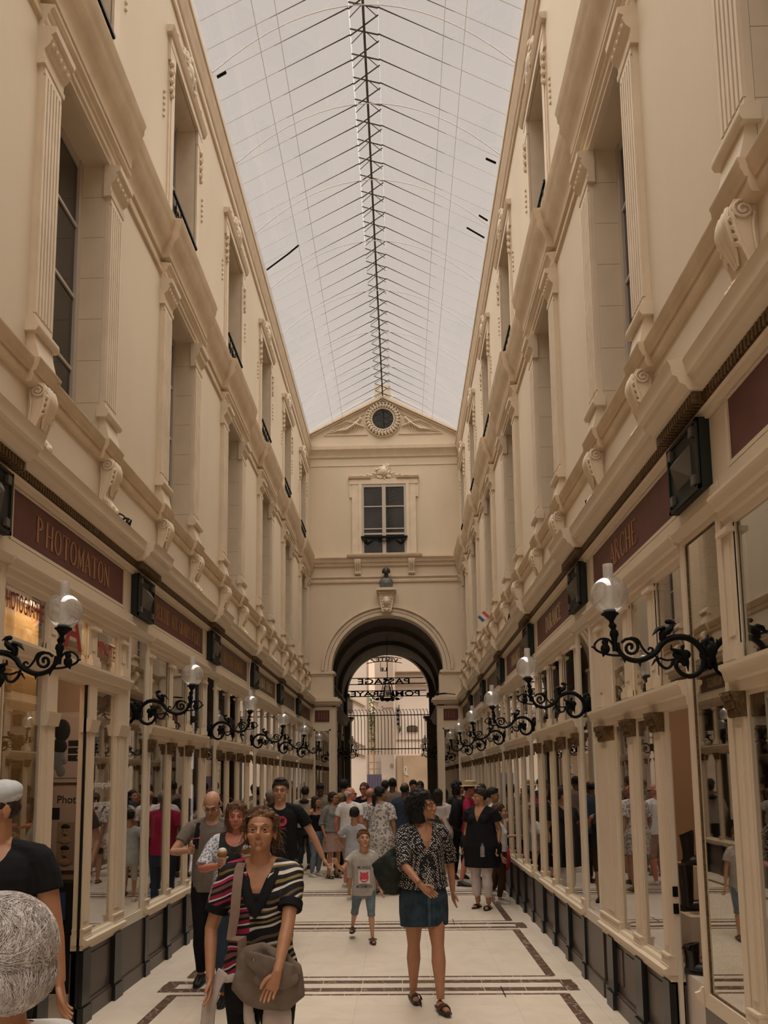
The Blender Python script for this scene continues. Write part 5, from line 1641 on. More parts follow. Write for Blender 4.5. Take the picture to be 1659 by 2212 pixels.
SK = dict(tan=skin('tanned_skin', (.40, .19, .10)), fair=skin('fair_skin', (.50, .27, .17)), red=skin('flushed_skin', (.48, .18, .12)), dark=skin('dark_skin', (.11, .055, .035)), olive=skin('olive_skin', (.36, .19, .11)))
LIP = mat('lips', (.32, .135, .085), .5)
HR = dict(brown=hairm('brown_hair', (.10, .05, .025), (.035, .018, .01)), auburn=hairm('light_brown_hair', (.20, .10, .045), (.07, .03, .015)), black=hairm('black_hair', (.014, .011, .009), (.006, .005, .004)),
          grey=hairm('silver_hair', (.80, .74, .70), (.50, .44, .41)), dark=hairm('dark_brown_hair', (.035, .02, .012), (.012, .008, .005)), blond=hairm('blond_hair', (.32, .2, .1), (.15, .08, .04)))
EYEW = mat('eye_white', (.30, .25, .21), .5, spec=.2); EYEI = mat('iris', (.012, .008, .006), .5, spec=.2)
BLK = (.012, .012, .012)
S_ = [(0, BLK), (.09, (.55, .5, .45)), (.16, BLK), (.24, (.22, .15, .05)), (.31, BLK), (.40, (.62, .56, .5)), (.48, (.03, .03, .03)), (.58, (.2, .13, .05)), (.63, (.6, .55, .5)), (.70, BLK), (.82, (.12, .08, .04)), (.9, BLK)]
S2 = [(0, BLK), (.08, (.32, .02, .07)), (.17, BLK), (.25, (.6, .55, .5)), (.29, (.25, .02, .05)), (.40, BLK), (.48, (.18, .08, .07)), (.58, BLK), (.64, (.36, .025, .09)), (.72, (.6, .5, .45)), (.76, BLK), (.86, (.16, .10, .03)), (.92, BLK)]
CL = dict(
    stripes=ramp_mat('wavy_striped_jersey', 'wave', S_, 1.9, dist=3.2, rot=(.10, .22, 0), cols2=S2, thr=-.03),
    black=cloth('black_cotton', (.010, .010, .011)), charcoal=cloth('charcoal_cotton', (.03, .03, .028)), greyt=cloth('grey_cotton', (.17, .14, .115)),
    ltgrey=cloth('light_grey_cotton', (.42, .38, .34)), white=cloth('white_cotton', (.68, .64, .60)), blueg=cloth('pale_blue_cotton', (.36, .37, .37)),
    denim=cloth('blue_denim', (.06, .09, .12), .4), denim_d=cloth('dark_denim', (.035, .055, .072), .5), denim_l=cloth('light_denim', (.16, .20, .23), .3),
    zig=ramp_mat('black_white_zigzag_blouse', 'voronoi', [(0, (.55, .5, .46)), (.36, (.012, .012, .012))], 58, sc=(1, 1, 1.5), rot=(0, .5, 0), rnd=.35),
    floral=ramp_mat('white_floral_dress_cloth', 'voronoi', [(0, (.08, .07, .07)), (.24, (.40, .36, .32)), (.34, (.14, .12, .12)), (.46, (.50, .46, .42))], 25),
    floral_b=ramp_mat('white_blue_floral_blouse', 'voronoi', [(0, (.05, .06, .09)), (.22, (.55, .55, .56)), (.32, (.12, .13, .18)), (.46, (.58, .58, .60))], 46),
    pink=cloth('crimson_cotton', (.30, .015, .05)), skirtp=cloth('dusty_rose_skirt', (.33, .22, .18)), taupe=cloth('taupe_cotton', (.20, .15, .12)), navy=cloth('navy_cotton', (.03, .045, .07)),
    beige=cloth('beige_cotton', (.40, .34, .26)), shawl=cloth('grey_shawl', (.20, .20, .18)), legg=cloth('white_leggings', (.55, .47, .45)), brown=cloth('brown_leather', (.06, .03, .015)), green=cloth('dark_green_leather', (.018, .024, .018), .3, .5),
    bag=cloth('grey_brown_canvas', (.17, .13, .10), .2), strap=cloth('taupe_webbing', (.21, .14, .105)), straw=cloth('straw', (.45, .33, .2)), cap=cloth('pale_grey_cap', (.50, .50, .50)), creamj=cloth('pinkish_white_cotton', (.52, .43, .38)), coral=cloth('coral_fabric', (.55, .06, .09)),
    yellow=cloth('ochre_trousers', (.36, .21, .08)))
SHOE = dict(brown=mat('brown_leather_shoe', (.06, .03, .02), .5), black=mat('black_shoe', (.012, .012, .012), .4), white=mat('white_trainer', (.55, .5, .45), .6), tan=mat('tan_sandal', (.13, .08, .05), .6))


def lerp(tab, z):
    if z <= tab[0][0]: return tab[0][1:]
    for a, b in zip(tab, tab[1:]):
        if z <= b[0]:
            t = (z - a[0]) / (b[0] - a[0]); return tuple(p + (q - p) * t for p, q in zip(a[1:], b[1:]))
    return tab[-1][1:]


def ik(S, W, l1, l2, hint):
    d = W - S; L = min(d.length, (l1 + l2) * .999)
    W = S + d.normalized() * L
    a = (l1 * l1 - l2 * l2 + L * L) / (2 * L); r = sqrt(max(l1 * l1 - a * a, 0))
    u = d.normalized(); hv = hint - u * hint.dot(u)
    return S + u * a + hv.normalized() * r, W


def person(label, x, y, h, face=0, sex='f', w=1.0, skn='fair', hy=0, hp=0, la=None, ra=None, lhint=None, rhint=None, lth=None, rth=None, curl=.5, lhd=None, rhd=None,
           feet=None, top=None, bottom=None, shoes=('shoe', 'black'), hair=None, vox=.01, child=False, face_detail=True, lean=0.0, group=None, specs=None, neck='crew', dress=False, sleeve_mat=None):
    root = empty('person', (x, y, 0), radians(face), label=label, cat='person', group=group)
    k = h / 1.725 * (1.22 if child else 1.0); kb = h / 1.725
    fem = sex == 'f'
    O = (0, 0, 0)
    Zc = h - .118 * k
    Sz = Zc - .115 * k - .062 * k
    Hz = h * (.50 if not child else .475)
    ly = lambda z: -lean * max(0, z - Hz)
    sw = (.172 if fem else .192) * kb * (1.0 if w < 1.15 else 1.04) * (.9 if child else 1)
    # torso table: z, half width, half depth, centre y
    T = [(Hz - .09 * h, .13 if fem else .125, .10, .01), (Hz, (.178 if fem else .162), .115, .015), (Hz + .05 * h, (.165 if fem else .158), .11, .01), (Hz + .11 * h, (.132 if fem else .146), .098, 0),
         (Hz + .17 * h, .145 if fem else .158, .105, -.005), (Sz - .12 * kb, .155 if fem else .172, .108, 0), (Sz - .05 * kb, .150 if fem else .168, .09, .01), (Sz - .012 * kb, .115 if fem else .13, .068, .015), (Sz + .02 * kb, .062, .056, .012)]
    T = [(a, b * kb * w, c * kb * w, d) for a, b, c, d in T]
    def torso(q, off, z0, z1, n=9, loose=0.0):
        P_ = []; R = []; FL = []
        zs = [z0 + (z1 - z0) * i / (n - 1) for i in range(n)]
        for z in zs:
            a, b, cy = lerp(T, z)
            o = off + loose * max(0, min(1, (Sz - .15 - z) / .3))
            if loose: 
                a2, b2, _ = lerp(T, min(max(z, Hz + .17 * h), Sz - .1)); 
                a = max(a, a2 * (1 if z < Hz + .17 * h else 0)); b = max(b, b2 * (1 if z < Hz + .17 * h else 0))
            P_.append((0, cy + ly(z), z)); R.append(a + o); FL.append((b + o) / (a + o))
        q.tube(P_, R, 20, flat=FL, side=(1, 0, 0))
        if fem and z1 > Sz - .1:
            for t in (-1, 1): q.ell((t * .062 * kb * w, -.075 * kb * w + ly(Sz - .16), Sz - .155 * kb), ((.058 * w * kb + off, .05 * w * kb + off, .056 * w * kb + off)), 0, 14, 10)
    sh = {}; el = {}; wr = {}
    for t, key in ((1, 'l'), (-1, 'r')):
        S = Vector((t * sw, .012 + ly(Sz), Sz - .045 * kb))
        Wt = la if t > 0 else ra
        if Wt is None: Wt = (t * (sw + .055 * w), -.03, Sz - .045 * kb - .50 * kb)
        hint = (lhint if t > 0 else rhint) or (t * .35, .6, -.1)
        e, W_ = ik(S, Vector(Wt), .285 * kb, .25 * kb, Vector(hint))
        sh[t], el[t], wr[t] = S, e, W_
    ft = feet or ((.085, 0, 0), (-.085, 0, 0))
    hip = {}; kn = {}; an = {}
    for t, f in ((1, ft[0]), (-1, ft[1])):
        Hh = Vector((t * .088 * kb, .01, Hz)); A = Vector((f[0], f[1] + .03, .075 * kb + f[2]))
        lt = (Hz - .075 * kb) * .5
        kk, A = ik(Hh, A, lt * 1.01, lt * 1.01, Vector((t * .05, -1, 0)))
        hip[t], kn[t], an[t] = Hh, kk, A
    def limb(q, pts, rad, n=10, **kw): q.tube(pts, rad, n, **kw)
    def armpts(t, off, f):
        """f: 0..2, how far down the arm"""
        S, E_, W_ = sh[t], el[t], wr[t]
        pts = [S - Vector((t * .02, 0, 0)), S.lerp(E_, .25), S.lerp(E_, .6), E_, E_.lerp(W_, .3), E_.lerp(W_, .7), W_]
        rad = [.052, .050, .043, .037, .037, .030, .024]
        fr = [0, .25, .6, 1, 1.3, 1.7, 2.0]
        ww = (w - 1) * .6 + 1; fm = (.9 if fem else 1.0) * (.85 if child else 1)
        P_ = []; R = []
        for p, r, q_ in zip(pts, rad, fr):
            if q_ <= f + 1e-6: P_.append(p); R.append(r * kb * ww * fm + off)
        if f < 2:
            i = max(j for j, q_ in enumerate(fr) if q_ <= f + 1e-6)
            if i + 1 < len(fr) and f - fr[i] > .02:
                tt = (f - fr[i]) / (fr[i + 1] - fr[i]); P_.append(pts[i].lerp(pts[i + 1], tt)); R.append((rad[i] + (rad[i + 1] - rad[i]) * tt) * kb * ww * fm + off * 1.4)
        return P_, R
    def legpts(t, off, zend):
        Hh, K, A = hip[t], kn[t], an[t]
        pts = [Hh + Vector((0, .0, .05)), Hh.lerp(K, .2), Hh.lerp(K, .6), K, K.lerp(A, .3), K.lerp(A, .75), A]
        rad = [.085, .088, .070, .050, .057, .037, .030]
        ww = (w - 1) * .7 + 1; fm = .85 if child else 1
        P_ = []; R = []
        for i, (p, r) in enumerate(zip(pts, rad)):
            if p.z >= zend - 1e-4: P_.append(p); R.append(r * kb * ww * fm + off)
            else:
                p0 = pts[i - 1]; tt = (p0.z - zend) / max(p0.z - p.z, 1e-4)
                P_.append(p0.lerp(p, tt)); R.append((rad[i - 1] + (r - rad[i - 1]) * tt) * kb * ww * fm + off); break
        return P_, R
    # head frame
    Hc = Vector((0, -.012 + ly(Zc), Zc)) + Vector((0, -.03 * k if hp < -15 else 0, -.01 * k if hp < -15 else 0))
    Rm = Matrix.Rotation(radians(hy), 4, 'Z') @ Matrix.Rotation(-radians(hp), 4, 'X')
    Hm = Matrix.Translation(Hc) @ Rm @ Matrix.Scale(k, 4)
    Hi = Hm.inverted()
    def hell(q, c, r, m=0, u=12, v=9): q.ell(Hm @ Vector(c), [a * k for a in r], m, u, v, M=Rm.to_3x3())
    def htube(q, pts, r, n=8, m=0, **kw): q.tube([Hm @ Vector(p) for p in pts], [a * k for a in r] if hasattr(r, '__len__') else r * k, n, m, **kw)
    # ---- body
    q = MB(O)
    torso(q, 0, Hz - .08 * h, Sz + .02 * kb, 12)
    q.tube([(0, .02 + ly(Sz), Sz - .03 * kb), Hm @ Vector((0, .022, -.11)), Hm @ Vector((0, .02, -.03))], [.066 * kb, .054 * k * (.9 if fem else 1.05), .055 * k], 14)
    for t in (-1, 1):
        P_, R = armpts(t, 0, 2); q.tube(P_, R, 12)
        q.ell(sh[t] + Vector((-t * .012, 0, .002)), (.055 * kb * w * (.85 if child else 1), .055 * kb, .05 * kb), 0, 12, 8)
        q.tube([Vector((t * .03, .015 + ly(Sz), Sz + .015 * kb)), sh[t] + Vector((0, 0, .012))], [.045 * kb, .043 * kb], 10)
        P_, R = legpts(t, 0, -1); q.tube(P_, R, 12)
        A = an[t]; fl_ = ft[0 if t > 0 else 1][2]
        q.tube([A + Vector((0, .035, -.035 * kb)), A + Vector((0, 0, -.04 * kb)), A + Vector((t * .008, -.08 * kb, -.048 * kb)), A + Vector((t * .012, -.145 * kb, -.055 * kb))], [.028 * kb, .034 * kb, .034 * kb, .022 * kb], 10, side=(1, 0, 0), flat=.8)
    q.ell((0, .05, Hz - .01), (.13 * kb * w, .085 * kb * w, .10 * kb), 0, 14, 10)
    hell(q, (0, .012, .024), (.0745, .093, .091), 0, 18, 14)
    hell(q, (0, -.022, -.030), (.062, .066, .070), 0, 16, 12)
    hell(q, (0, -.034, -.070), (.047, .048, .040), 0, 14, 10)
    if face_detail:
        hell(q, (0, -.072, -.098), (.020, .018, .016), 0, 10, 8)
        htube(q, [(0, -.082, .018), (0, -.095, -.010), (0, -.108, -.034)], [.0085, .0095, .0125], 10)
        for t in (-1, 1): hell(q, (t * .011, -.100, -.038), (.0085, .010, .0075), 0, 8, 6)
        htube(q, [(-.048, -.068, .016), (-.024, -.083, .021), (0, -.086, .018), (.024, -.083, .021), (.048, -.068, .016)], [.006, .0095, .008, .0095, .006], 8)
        for t in (-1, 1): hell(q, (t * .040, -.066, -.030), (.021, .018, .018), 0, 10, 8)
        htube(q, [(-.024, -.084, -.066), (-.010, -.0935, -.062), (0, -.0935, -.0635), (.010, -.0935, -.062), (.024, -.084, -.066)], [.003, .0062, .0055, .0062, .003], 8)
        htube(q, [(-.021, -.085, -.071), (0, -.092, -.075), (.021, -.085, -.071)], [.003, .0075, .003], 8)
    for t in (-1, 1):
        hell(q, (t * .0765, .010, -.012), (.008, .019, .031), 0, 10, 8)
        htube(q, [(t * .078, -.002, .008), (t * .083, .014, .016), (t * .084, .022, -.004), (t * .079, .012, -.036)], [.004, .005, .005, .004], 6)
    hands = MB(O)
    for t in (-1, 1):
        W_ = wr[t]; d = (W_ - el[t]).normalized()
        hd_ = lhd if t > 0 else rhd
        if hd_: d = Vector(hd_).normalized()
        th = Vector((lth if t > 0 else rth) or (0, -1, 0.05)); th = (th - d * th.dot(d)).normalized()
        n = d.cross(th) * (1 if t < 0 else -1)
        s2 = kb * (.92 if fem else 1.05) * (.95 if child else 1)
        q.tube([W_ - d * .01, W_ + d * .03 * s2, W_ + d * .065 * s2, W_ + d * .092 * s2], [.024 * s2, .033 * s2, .040 * s2, .036 * s2], 12, side=th, flat=[.75, .5, .42, .4])
        for i in range(4):
            L = (.072, .080, .074, .058)[i] * s2
            b0 = W_ + d * (.084 - .004 * i) * s2 + th * (.029 - .0185 * i) * s2
            c = curl * (.8 + .12 * i); pts = [b0]; a = c * .35
            for seg, aa in ((.45, c * .5), (.30, c * 1.2), (.25, c * 1.8)):
                pts.append(pts[-1] + (d * cos(aa) + n * sin(aa)) * L * seg)
            hands.tube(pts, [.0088 * s2, .0085 * s2, .0078 * s2, .006 * s2], 8)
        b0 = W_ + d * .022 * s2 + th * .022 * s2
        p1 = b0 + (d * .75 + th * .6 + n * .25).normalized() * .036 * s2; p2 = p1 + (d * .9 + th * .25 + n * .35).normalized() * .03 * s2
        hands.tube([b0, p1, p2, p2 + (d * .95 + n * .3).normalized() * .02 * s2], [.013 * s2, .0115 * s2, .0095 * s2, .007 * s2], 8)
    def pk(c):
        p = Hi @ c
        return 1 if (face_detail and abs(p.x) < .0225 and -.079 < p.z < -.0575 and p.y < -.0845) else 0
    fuse(q, 'body', [SK[skn], LIP], vox, 2 if vox <= .006 else 3, root, pk, hands)
    if face_detail:
        for t in (-1, 1):
            e = MB(O); hell(e, (t * .031, -.0735, -.003), (.0135, .0115, .0085), 0, 12, 8); hell(e, (t * .031, -.0825, -.002), (.0068, .004, .0068), 1, 10, 6)
            e.build('eye', [EYEW, EYEI], root)
            e = MB(O); htube(e, [(t * .015, -.080, .0035), (t * .031, -.0845, .0062), (t * .048, -.074, .001)], [.003, .0052, .003], 6); htube(e, [(t * .016, -.080, -.0085), (t * .031, -.083, -.0105), (t * .047, -.074, -.0075)], [.002, .0035, .002], 6)
            e.build('eyelid', SK[skn], root)
            e = MB(O); htube(e, [(t * .014, -.0905, .019), (t * .032, -.0895, .026), (t * .052, -.0735, .019)], [.002, .0028, .0012], 6, side=(0, 0, 1), flat=.7)
            e.build('eyebrow', HR[(hair or ('', 'dark'))[1]], root)
    # ---- hair
    if hair:
        kind, hc = hair[0], hair[1]
        q = MB(O)
        cut = lambda p: False
        if kind in ('short', 'crop'):
            g = .004 if kind == 'crop' else .012
            hell(q, (0, .020, .034), (.076 + g, .094 + g, .090 + g), 0, 18, 14)
            if kind == 'short':
                for i in range(14):
                    a = i * 2.4; hell(q, (.040 * cos(a), .0 + .055 * sin(a), .105), (.024, .028, .015))
            cut = lambda p: (p.z < .045 - .5 * (p.y + .06) and p.y < .0 and p.z < .055) or (p.z < .0 and p.y < .035) or p.z < -.065
        elif kind == 'bald':
            hell(q, (0, .022, .012), (.080, .092, .075), 0, 18, 14)
            cut = lambda p: p.z > .062 or (p.y < -.035) or p.z < -.05 or (p.z < .0 and p.y < .03)
        elif kind in ('long', 'bob', 'curly', 'updo', 'pony', 'silver'):
            hell(q, (0, .024, .036), (.090, .100, .094) if kind != 'silver' else (.098, .112, .104), 0, 22, 16)
            if kind == 'silver': hell(q, (0, .055, -.02), (.088, .075, .07), 0, 18, 12)
            if kind != 'updo' and kind != 'silver':
                ln = {'long': -.36, 'bob': -.15, 'curly': -.20, 'pony': -.05}[kind] if len(hair) < 3 else hair[2]
                bz = max(ln, -.14)
                htube(q, [(0, .04, .05), (0, .045, -.04), (0, .05, bz)], [.092, .094, .085 if kind != 'pony' else .06], 18, side=Rm.to_3x3() @ Vector((1, 0, 0)), flat=.8)
                if ln < -.14:
                    e = Hm @ Vector((0, .05, bz)); q.tube([e, e + Vector((0, .035, -.08)), e + Vector((0, .045, (ln - bz) * k))], [.085 * k, .09 * k, .05 * k], 14, side=(1, 0, 0), flat=.5)
                if kind == 'long':
                    for t in (-1, 1):
                        e = Hm @ Vector((t * .07, .01, -.06)); q.tube([Hm @ Vector((t * .07, .01, .02)), e, e + Vector((0, -.01, -.12)), e + Vector((0, -.02, (ln + .08) * k))], [.028 * k, .03 * k, .03 * k, .012 * k], 8)
            if kind == 'pony':
                htube(q, [(0, .10, .0), (0, .13, -.03), (0, .135, -.12), (0, .125, -.22)], [.03, .036, .032, .01], 10)
            if kind == 'updo':
                hell(q, (0, .10, -.0), (.05, .04, .045)); hell(q, (0, .07, -.045), (.06, .04, .035))
                g = random.Random(3)
                for i in range(46):
                    a = g.uniform(0, 2 * pi); b = g.uniform(-.2, 1.3)
                    c = Vector((.088 * cos(a) * cos(b), .02 + .095 * sin(a) * cos(b), .036 + .096 * sin(b)))
                    if c.y < -.06 and c.z < .07: continue
                    hell(q, c, (.018, .018, .014), 0, 7, 5)
            if kind == 'curly':
                g = random.Random(5)
                for i in range(90 if kind == 'silver' else 70):
                    a = g.uniform(0, 2 * pi); b = g.uniform(-1.0, 1.4)
                    c = Vector((.092 * cos(a) * cos(b), .028 + .10 * sin(a) * cos(b), .03 + .098 * sin(b)))
                    if c.y < -.035 and c.z < .07: continue
                    if kind == 'silver' and abs(c.y) < .03 and c.z < .0: continue
                    r_s = g.uniform(.016, .03); hell(q, c, (r_s, r_s, r_s * .8), 0, 8, 6)
            zc = .050 if kind != 'updo' else .068
            cut = lambda p: (p.y < -.035 and p.z < zc and abs(p.x) < .075) or (p.y < -.02 and p.z < -.0 and abs(p.x) < .074) or (kind in ('updo', 'silver') and (p.z < -.01 and p.y < .03 or p.z < -.075)) or (kind == 'pony' and p.z < .0 and p.y < .02)
        nz = (lambda v: v + Vector((noise.noise(v * 45), noise.noise(v * 45 + Vector((9, 0, 0))), noise.noise(v * 45 + Vector((0, 9, 0))))) * .0055)
        fuse(q, 'hair', [HR[hc]], max(vox, .0055) if vox < .009 else .009, 2, root, lambda c: -1 if cut(Hi @ c) else 0, None, nz)
    # ---- top
    if top:
        mt, sl, hem, loose = top[:4]
        q = MB(O)
        torso(q, .010, hem, Sz + .012 * kb, 12, loose)
        if sl > 0:
            for t in (-1, 1):
                P_, R = armpts(t, .011 + loose * .4, sl); q.tube(P_, R, 12)
                q.ell(sh[t] + Vector((-t * .012, 0, .002)), (.066 * kb * (.85 if child else 1), .066 * kb, .060 * kb), 0, 12, 8)
                q.tube([Vector((t * .035, .015 + ly(Sz), Sz + .006 * kb)), sh[t] + Vector((0, 0, .012))], [.053 * kb, .054 * kb], 10)
        elif sl == 0:
            for t in (-1, 1): q.tube([Vector((t * .05, .015 + ly(Sz), Sz - .0 * kb)), sh[t].lerp(Vector((0, 0, Sz)), .25)], [.055 * kb, .055 * kb], 10)
        def cutf(c):
            fz = c.z - Sz
            if neck == 'v': return c.y < .02 and c.z > Sz - .20 * kb and abs(c.x) < (c.z - (Sz - .19 * kb)) * .36
            if neck == 'scoop': return c.y < .03 and (c.x / .085) ** 2 + ((c.z - Sz - .01) / .085) ** 2 < kb
            if neck == 'off': return c.z > Sz - .10 * kb
            return c.y < .0 and (c.x / .06) ** 2 + ((c.z - Sz - .02) / .045) ** 2 < kb
        fuse(q, 'dress' if dress else 'shirt', [CL[mt], CL[sleeve_mat or mt]], max(vox, .0065), 3, root, lambda c: -1 if cutf(c) else (1 if abs(c.x) > sw * .80 else 0))
    # ---- bottom
    if bottom:
        kind, mt, zend = bottom[:3]
        q = MB(O)
        if kind == 'skirt':
            fl2 = bottom[3] if len(bottom) > 3 else .03
            a, b, cy = lerp(T, Hz + .08 * h)
            a2, b2, cy2 = lerp(T, Hz)
            fx2 = (ft[0][0] + ft[1][0]) / 2
            q.tube([(0, cy, Hz + .075 * h), (0, cy2, Hz), (0, 0.01, (Hz + zend) / 2), (0, 0.0, zend)], [a + .014, a2 + .018, a2 + .02 + fl2 * .5, a2 + .012 + fl2], 20, side=(1, 0, 0), flat=[(b + .014) / (a + .014), .72, .72, .74])
            fuse(q, 'skirt', [CL[mt]], max(vox, .008), 2, root)
        else:
            off = .012 if kind != 'wide' else .022
            torso(q, .013, Hz - .088 * h, Hz + .075 * h, 8)
            q.ell((0, .045, Hz - .01), (.138 * kb * w, .09 * kb * w + .006, .105 * kb), 0, 14, 10)
            for t in (-1, 1):
                P_, R = legpts(t, off, zend)
                if kind == 'wide': R = [r + .02 * i / len(R) for i, r in enumerate(R)]
                q.tube(P_, R, 12)
            fuse(q, 'trousers' if zend < .3 * h else 'shorts', [CL[mt]], max(vox, .007), 3, root)
    # ---- shoes
    for t in (-1, 1):
        A = an[t]; kd, sm_ = shoes
        q = MB(O); s3 = kb * (.95 if fem else 1.05)
        zb = A.z - .075 * kb
        tilt = 0
        if kd == 'shoe':
            q.tube([A + Vector((0, .055, -.035 * kb)), A + Vector((0, .02, -.025 * kb)), A + Vector((t * .004, -.04, -.035 * kb)), A + Vector((t * .01, -.11 * s3, -.048 * kb)), A + Vector((t * .012, -.175 * s3, -.055 * kb))], [.030 * s3, .040 * s3, .043 * s3, .043 * s3, .026 * s3], 12, side=(1, 0, 0), flat=[.9, .95, .8, .62, .55])
            q.tube([A + Vector((0, 0, -.03 * kb)), A + Vector((0, 0, -.0))], [.040 * s3, .038 * s3], 12)
        else:
            q.tube([A + Vector((u_ * s3, -.085 * s3, v_ * kb)) for u_, v_ in ((-.044, -.060), (-.036, -.034), (-.018, -.018), (.004, -.014), (.028, -.022), (.044, -.040), (.050, -.060))], .032 * s3, 10, flat=.16, side=(0, 1, 0))
            if kd == 'sandal': q.tube([A + Vector((-.04, .0, -.03 * kb)), A + Vector((0, -.025, .0)), A + Vector((.04, 0, -.03 * kb)), A + Vector((0, .04, -.015)), A + Vector((-.04, 0, -.03 * kb))], .009, 6)
        o_ = q.build('shoe', SHOE[sm_], root)
        q = MB(O)
        out = [(-.034, .07), (.034, .07), (.04, .0), (.042 + t * .006, -.09), (.03 + t * .012, -.17), (t * .012, -.195), (-.03 + t * .012, -.17), (-.042 + t * .006, -.09), (-.038, 0)]
        q.extr([(A.x + a * s3, A.y + b * s3) for a, b in out], 'z', zb + .001, zb + .016)
        s_o = q.build('sole', SHOE['black' if sm_ != 'white' else 'white'], o_)
    if specs:
        q = MB(O)
        for t in (-1, 1):
            if specs in ('sun', 'head'):
                dz = .07 if specs == 'head' else 0; dy = .045 if specs == 'head' else 0
                hell(q, (t * .031, -.096 + dy, .0 + dz), (.026, .006, .019), 0, 12, 8)
            else: htube(q, [(t * .031 + .023 * cos(a * pi / 6), -.094, -.002 + .015 * sin(a * pi / 6)) for a in range(13)], .0018, 5)
            dz = .07 if specs == 'head' else 0; dy = .045 if specs == 'head' else 0
            htube(q, [(t * .054, -.092 + dy, .004 + dz), (t * .080, -.05 + dy, .004 + dz), (t * .082, .01 + dy, 0 + dz)], .002, 5)
        dz = .07 if specs == 'head' else 0; dy = .045 if specs == 'head' else 0
        htube(q, [(-.008, -.097 + dy, .004 + dz), (.008, -.097 + dy, .004 + dz)], .0025, 5)
        q.build('glasses', M['ink'], root)
    root['_d'] = 0; del root['_d']
    return dict(root=root, Hm=Hm, wr=wr, el=el, sh=sh, an=an, Sz=Sz, Hz=Hz, T=T, kb=kb, k=k, h=h)


def PX(px, Y): return (px - 868) * Y / 1600 + .38
def PZ(py, Y): return 1.74 - (py - 1682) * Y / 1600


def W2(p, pt):
    """local point of a person to the world"""
    return p['root'].matrix_basis @ Vector(pt)


def locks(p, hc, n, L, r0, region, seed=1, flow=(0, .6, -.6), wild=.35, curl=.012, lift=1.0, swirl=0.0, seg=7, name='loose_hair', c0=(0, .022, .034), rr=(.089, .100, .094), fall=0.0):
    """fine separate strands laid over the head"""
    g = random.Random(seed); q = MB(); Hm, k = p['Hm'], p['k']
    C = Vector(c0); R3 = Vector(rr); F = Vector(flow)
    i = tries = 0
    while i < n and tries < n * 12:
        tries += 1
        v = Vector((g.gauss(0, 1), g.gauss(0, 1), g.gauss(0, 1))).normalized()
        b = C + Vector((v.x * R3.x, v.y * R3.y, v.z * R3.z))
        if not region(b): continue
        i += 1
        w_ = Vector((g.gauss(0, wild), g.gauss(0, wild), g.gauss(0, wild)))
        if swirl: w_ += Vector((noise.noise(b * 16), noise.noise(b * 16 + Vector((7, 3, 1))), noise.noise(b * 16 + Vector((2, 9, 5))))) * swirl
        ph = g.uniform(0, 6.28); ll = L * g.uniform(.6, 1.3); pts = []; pos = b.copy(); e = g.uniform(1.0, 1 + .06 * lift); m_ = seg
        lat = v.cross(Vector((g.gauss(0, 1), g.gauss(0, 1), g.gauss(0, 1)))).normalized()
        for j in range(m_):
            pts.append(Hm @ (pos + lat * (curl * sin(ph + j * 1.25) * (j / m_) ** .7)))
            u = (pos - C); u = Vector((u.x / R3.x, u.y / R3.y, u.z / R3.z))
            nrm = u.normalized(); T_ = F + w_; 
            if pos.z > C.z - fall: T_ = T_ - nrm * T_.dot(nrm)
            if T_.length < .05: T_ = lat
            pos = pos + T_.normalized() * ll / m_
            u = (pos - C); u = Vector((u.x / R3.x, u.y / R3.y, u.z / R3.z))
            if u.length < e or (pos.z > C.z - fall and u.length > e): pos = C + Vector((u.x * R3.x, u.y * R3.y, u.z * R3.z)) * (e / u.length)
        q.tube(pts, [r0 * k * (1 - .8 * j / m_) for j in range(m_)], 4)
    return q.build(name, HR[hc], p['root'])

# ---- the people at the front
A = person('woman in a wavy striped top with a canvas shoulder bag walking towards the camera', -.31, 3.65, 1.60, 0, 'f', 1.02, 'tan', hy=4, hp=13,
           ra=(-.215, -.10, .83), rhint=(-.5, .5, -.2), la=(.13, -.30, .89), lhint=(.9, .35, -.3), lhd=(-.42, -.10, -1), lth=(-.9, -.2, .3), rth=(.3, -1, 0), curl=.5,
           top=('stripes', .62, .84, .012), bottom=('pants', 'black', .12), hair=('updo', 'auburn'), vox=.0045, neck='v', feet=((.1, -.12, 0), (-.09, .1, 0)))
r = A['root']
# black trim of the wrap neckline, cuffs and the camisole
q = MB(); Sz = A['Sz']
for t in (-1, 1):
    q.tube([(t * .075, .035, Sz + .01), (t * .074, -.035, Sz - .012), (t * .056, -.105, Sz - .08), (t * .028, -.128, Sz - .15), (-t * .012, -.138, Sz - .215)], [.02, .024, .026, .024, .02], 10, side=(1, 0, 0), flat=.35)
    P0, P1 = Vector(A['sh'][t]), Vector(A['el'][t])
    q.tube([P0.lerp(P1, .56), P0.lerp(P1, .70)], [.060, .058], 14)
q.build('neck_band', CL['black'], r)
q = MB(); q.tube([(-.03, -.098, Sz - .145), (.03, -.098, Sz - .145)], [.03, .03], 10, flat=.7, side=(0, 0, 1)); q.build('camisole', CL['black'], r)
front = lambda b: not (b.y < -.045 and b.z < .092) and not (b.y < -.0 and b.z < .0)
locks(A, 'auburn', 620, .085, .0017, front, 1, (0, .8, -.25), .35, .010)
locks(A, 'auburn', 260, .12, .0014, lambda b: b.y > .02 and b.z < .06, 2, (0, .15, -1), .4, .02, fall=-.3)
locks(A, 'auburn', 200, .05, .0009, front, 3, (0, .2, .5), 1.0, .014, 2.5)
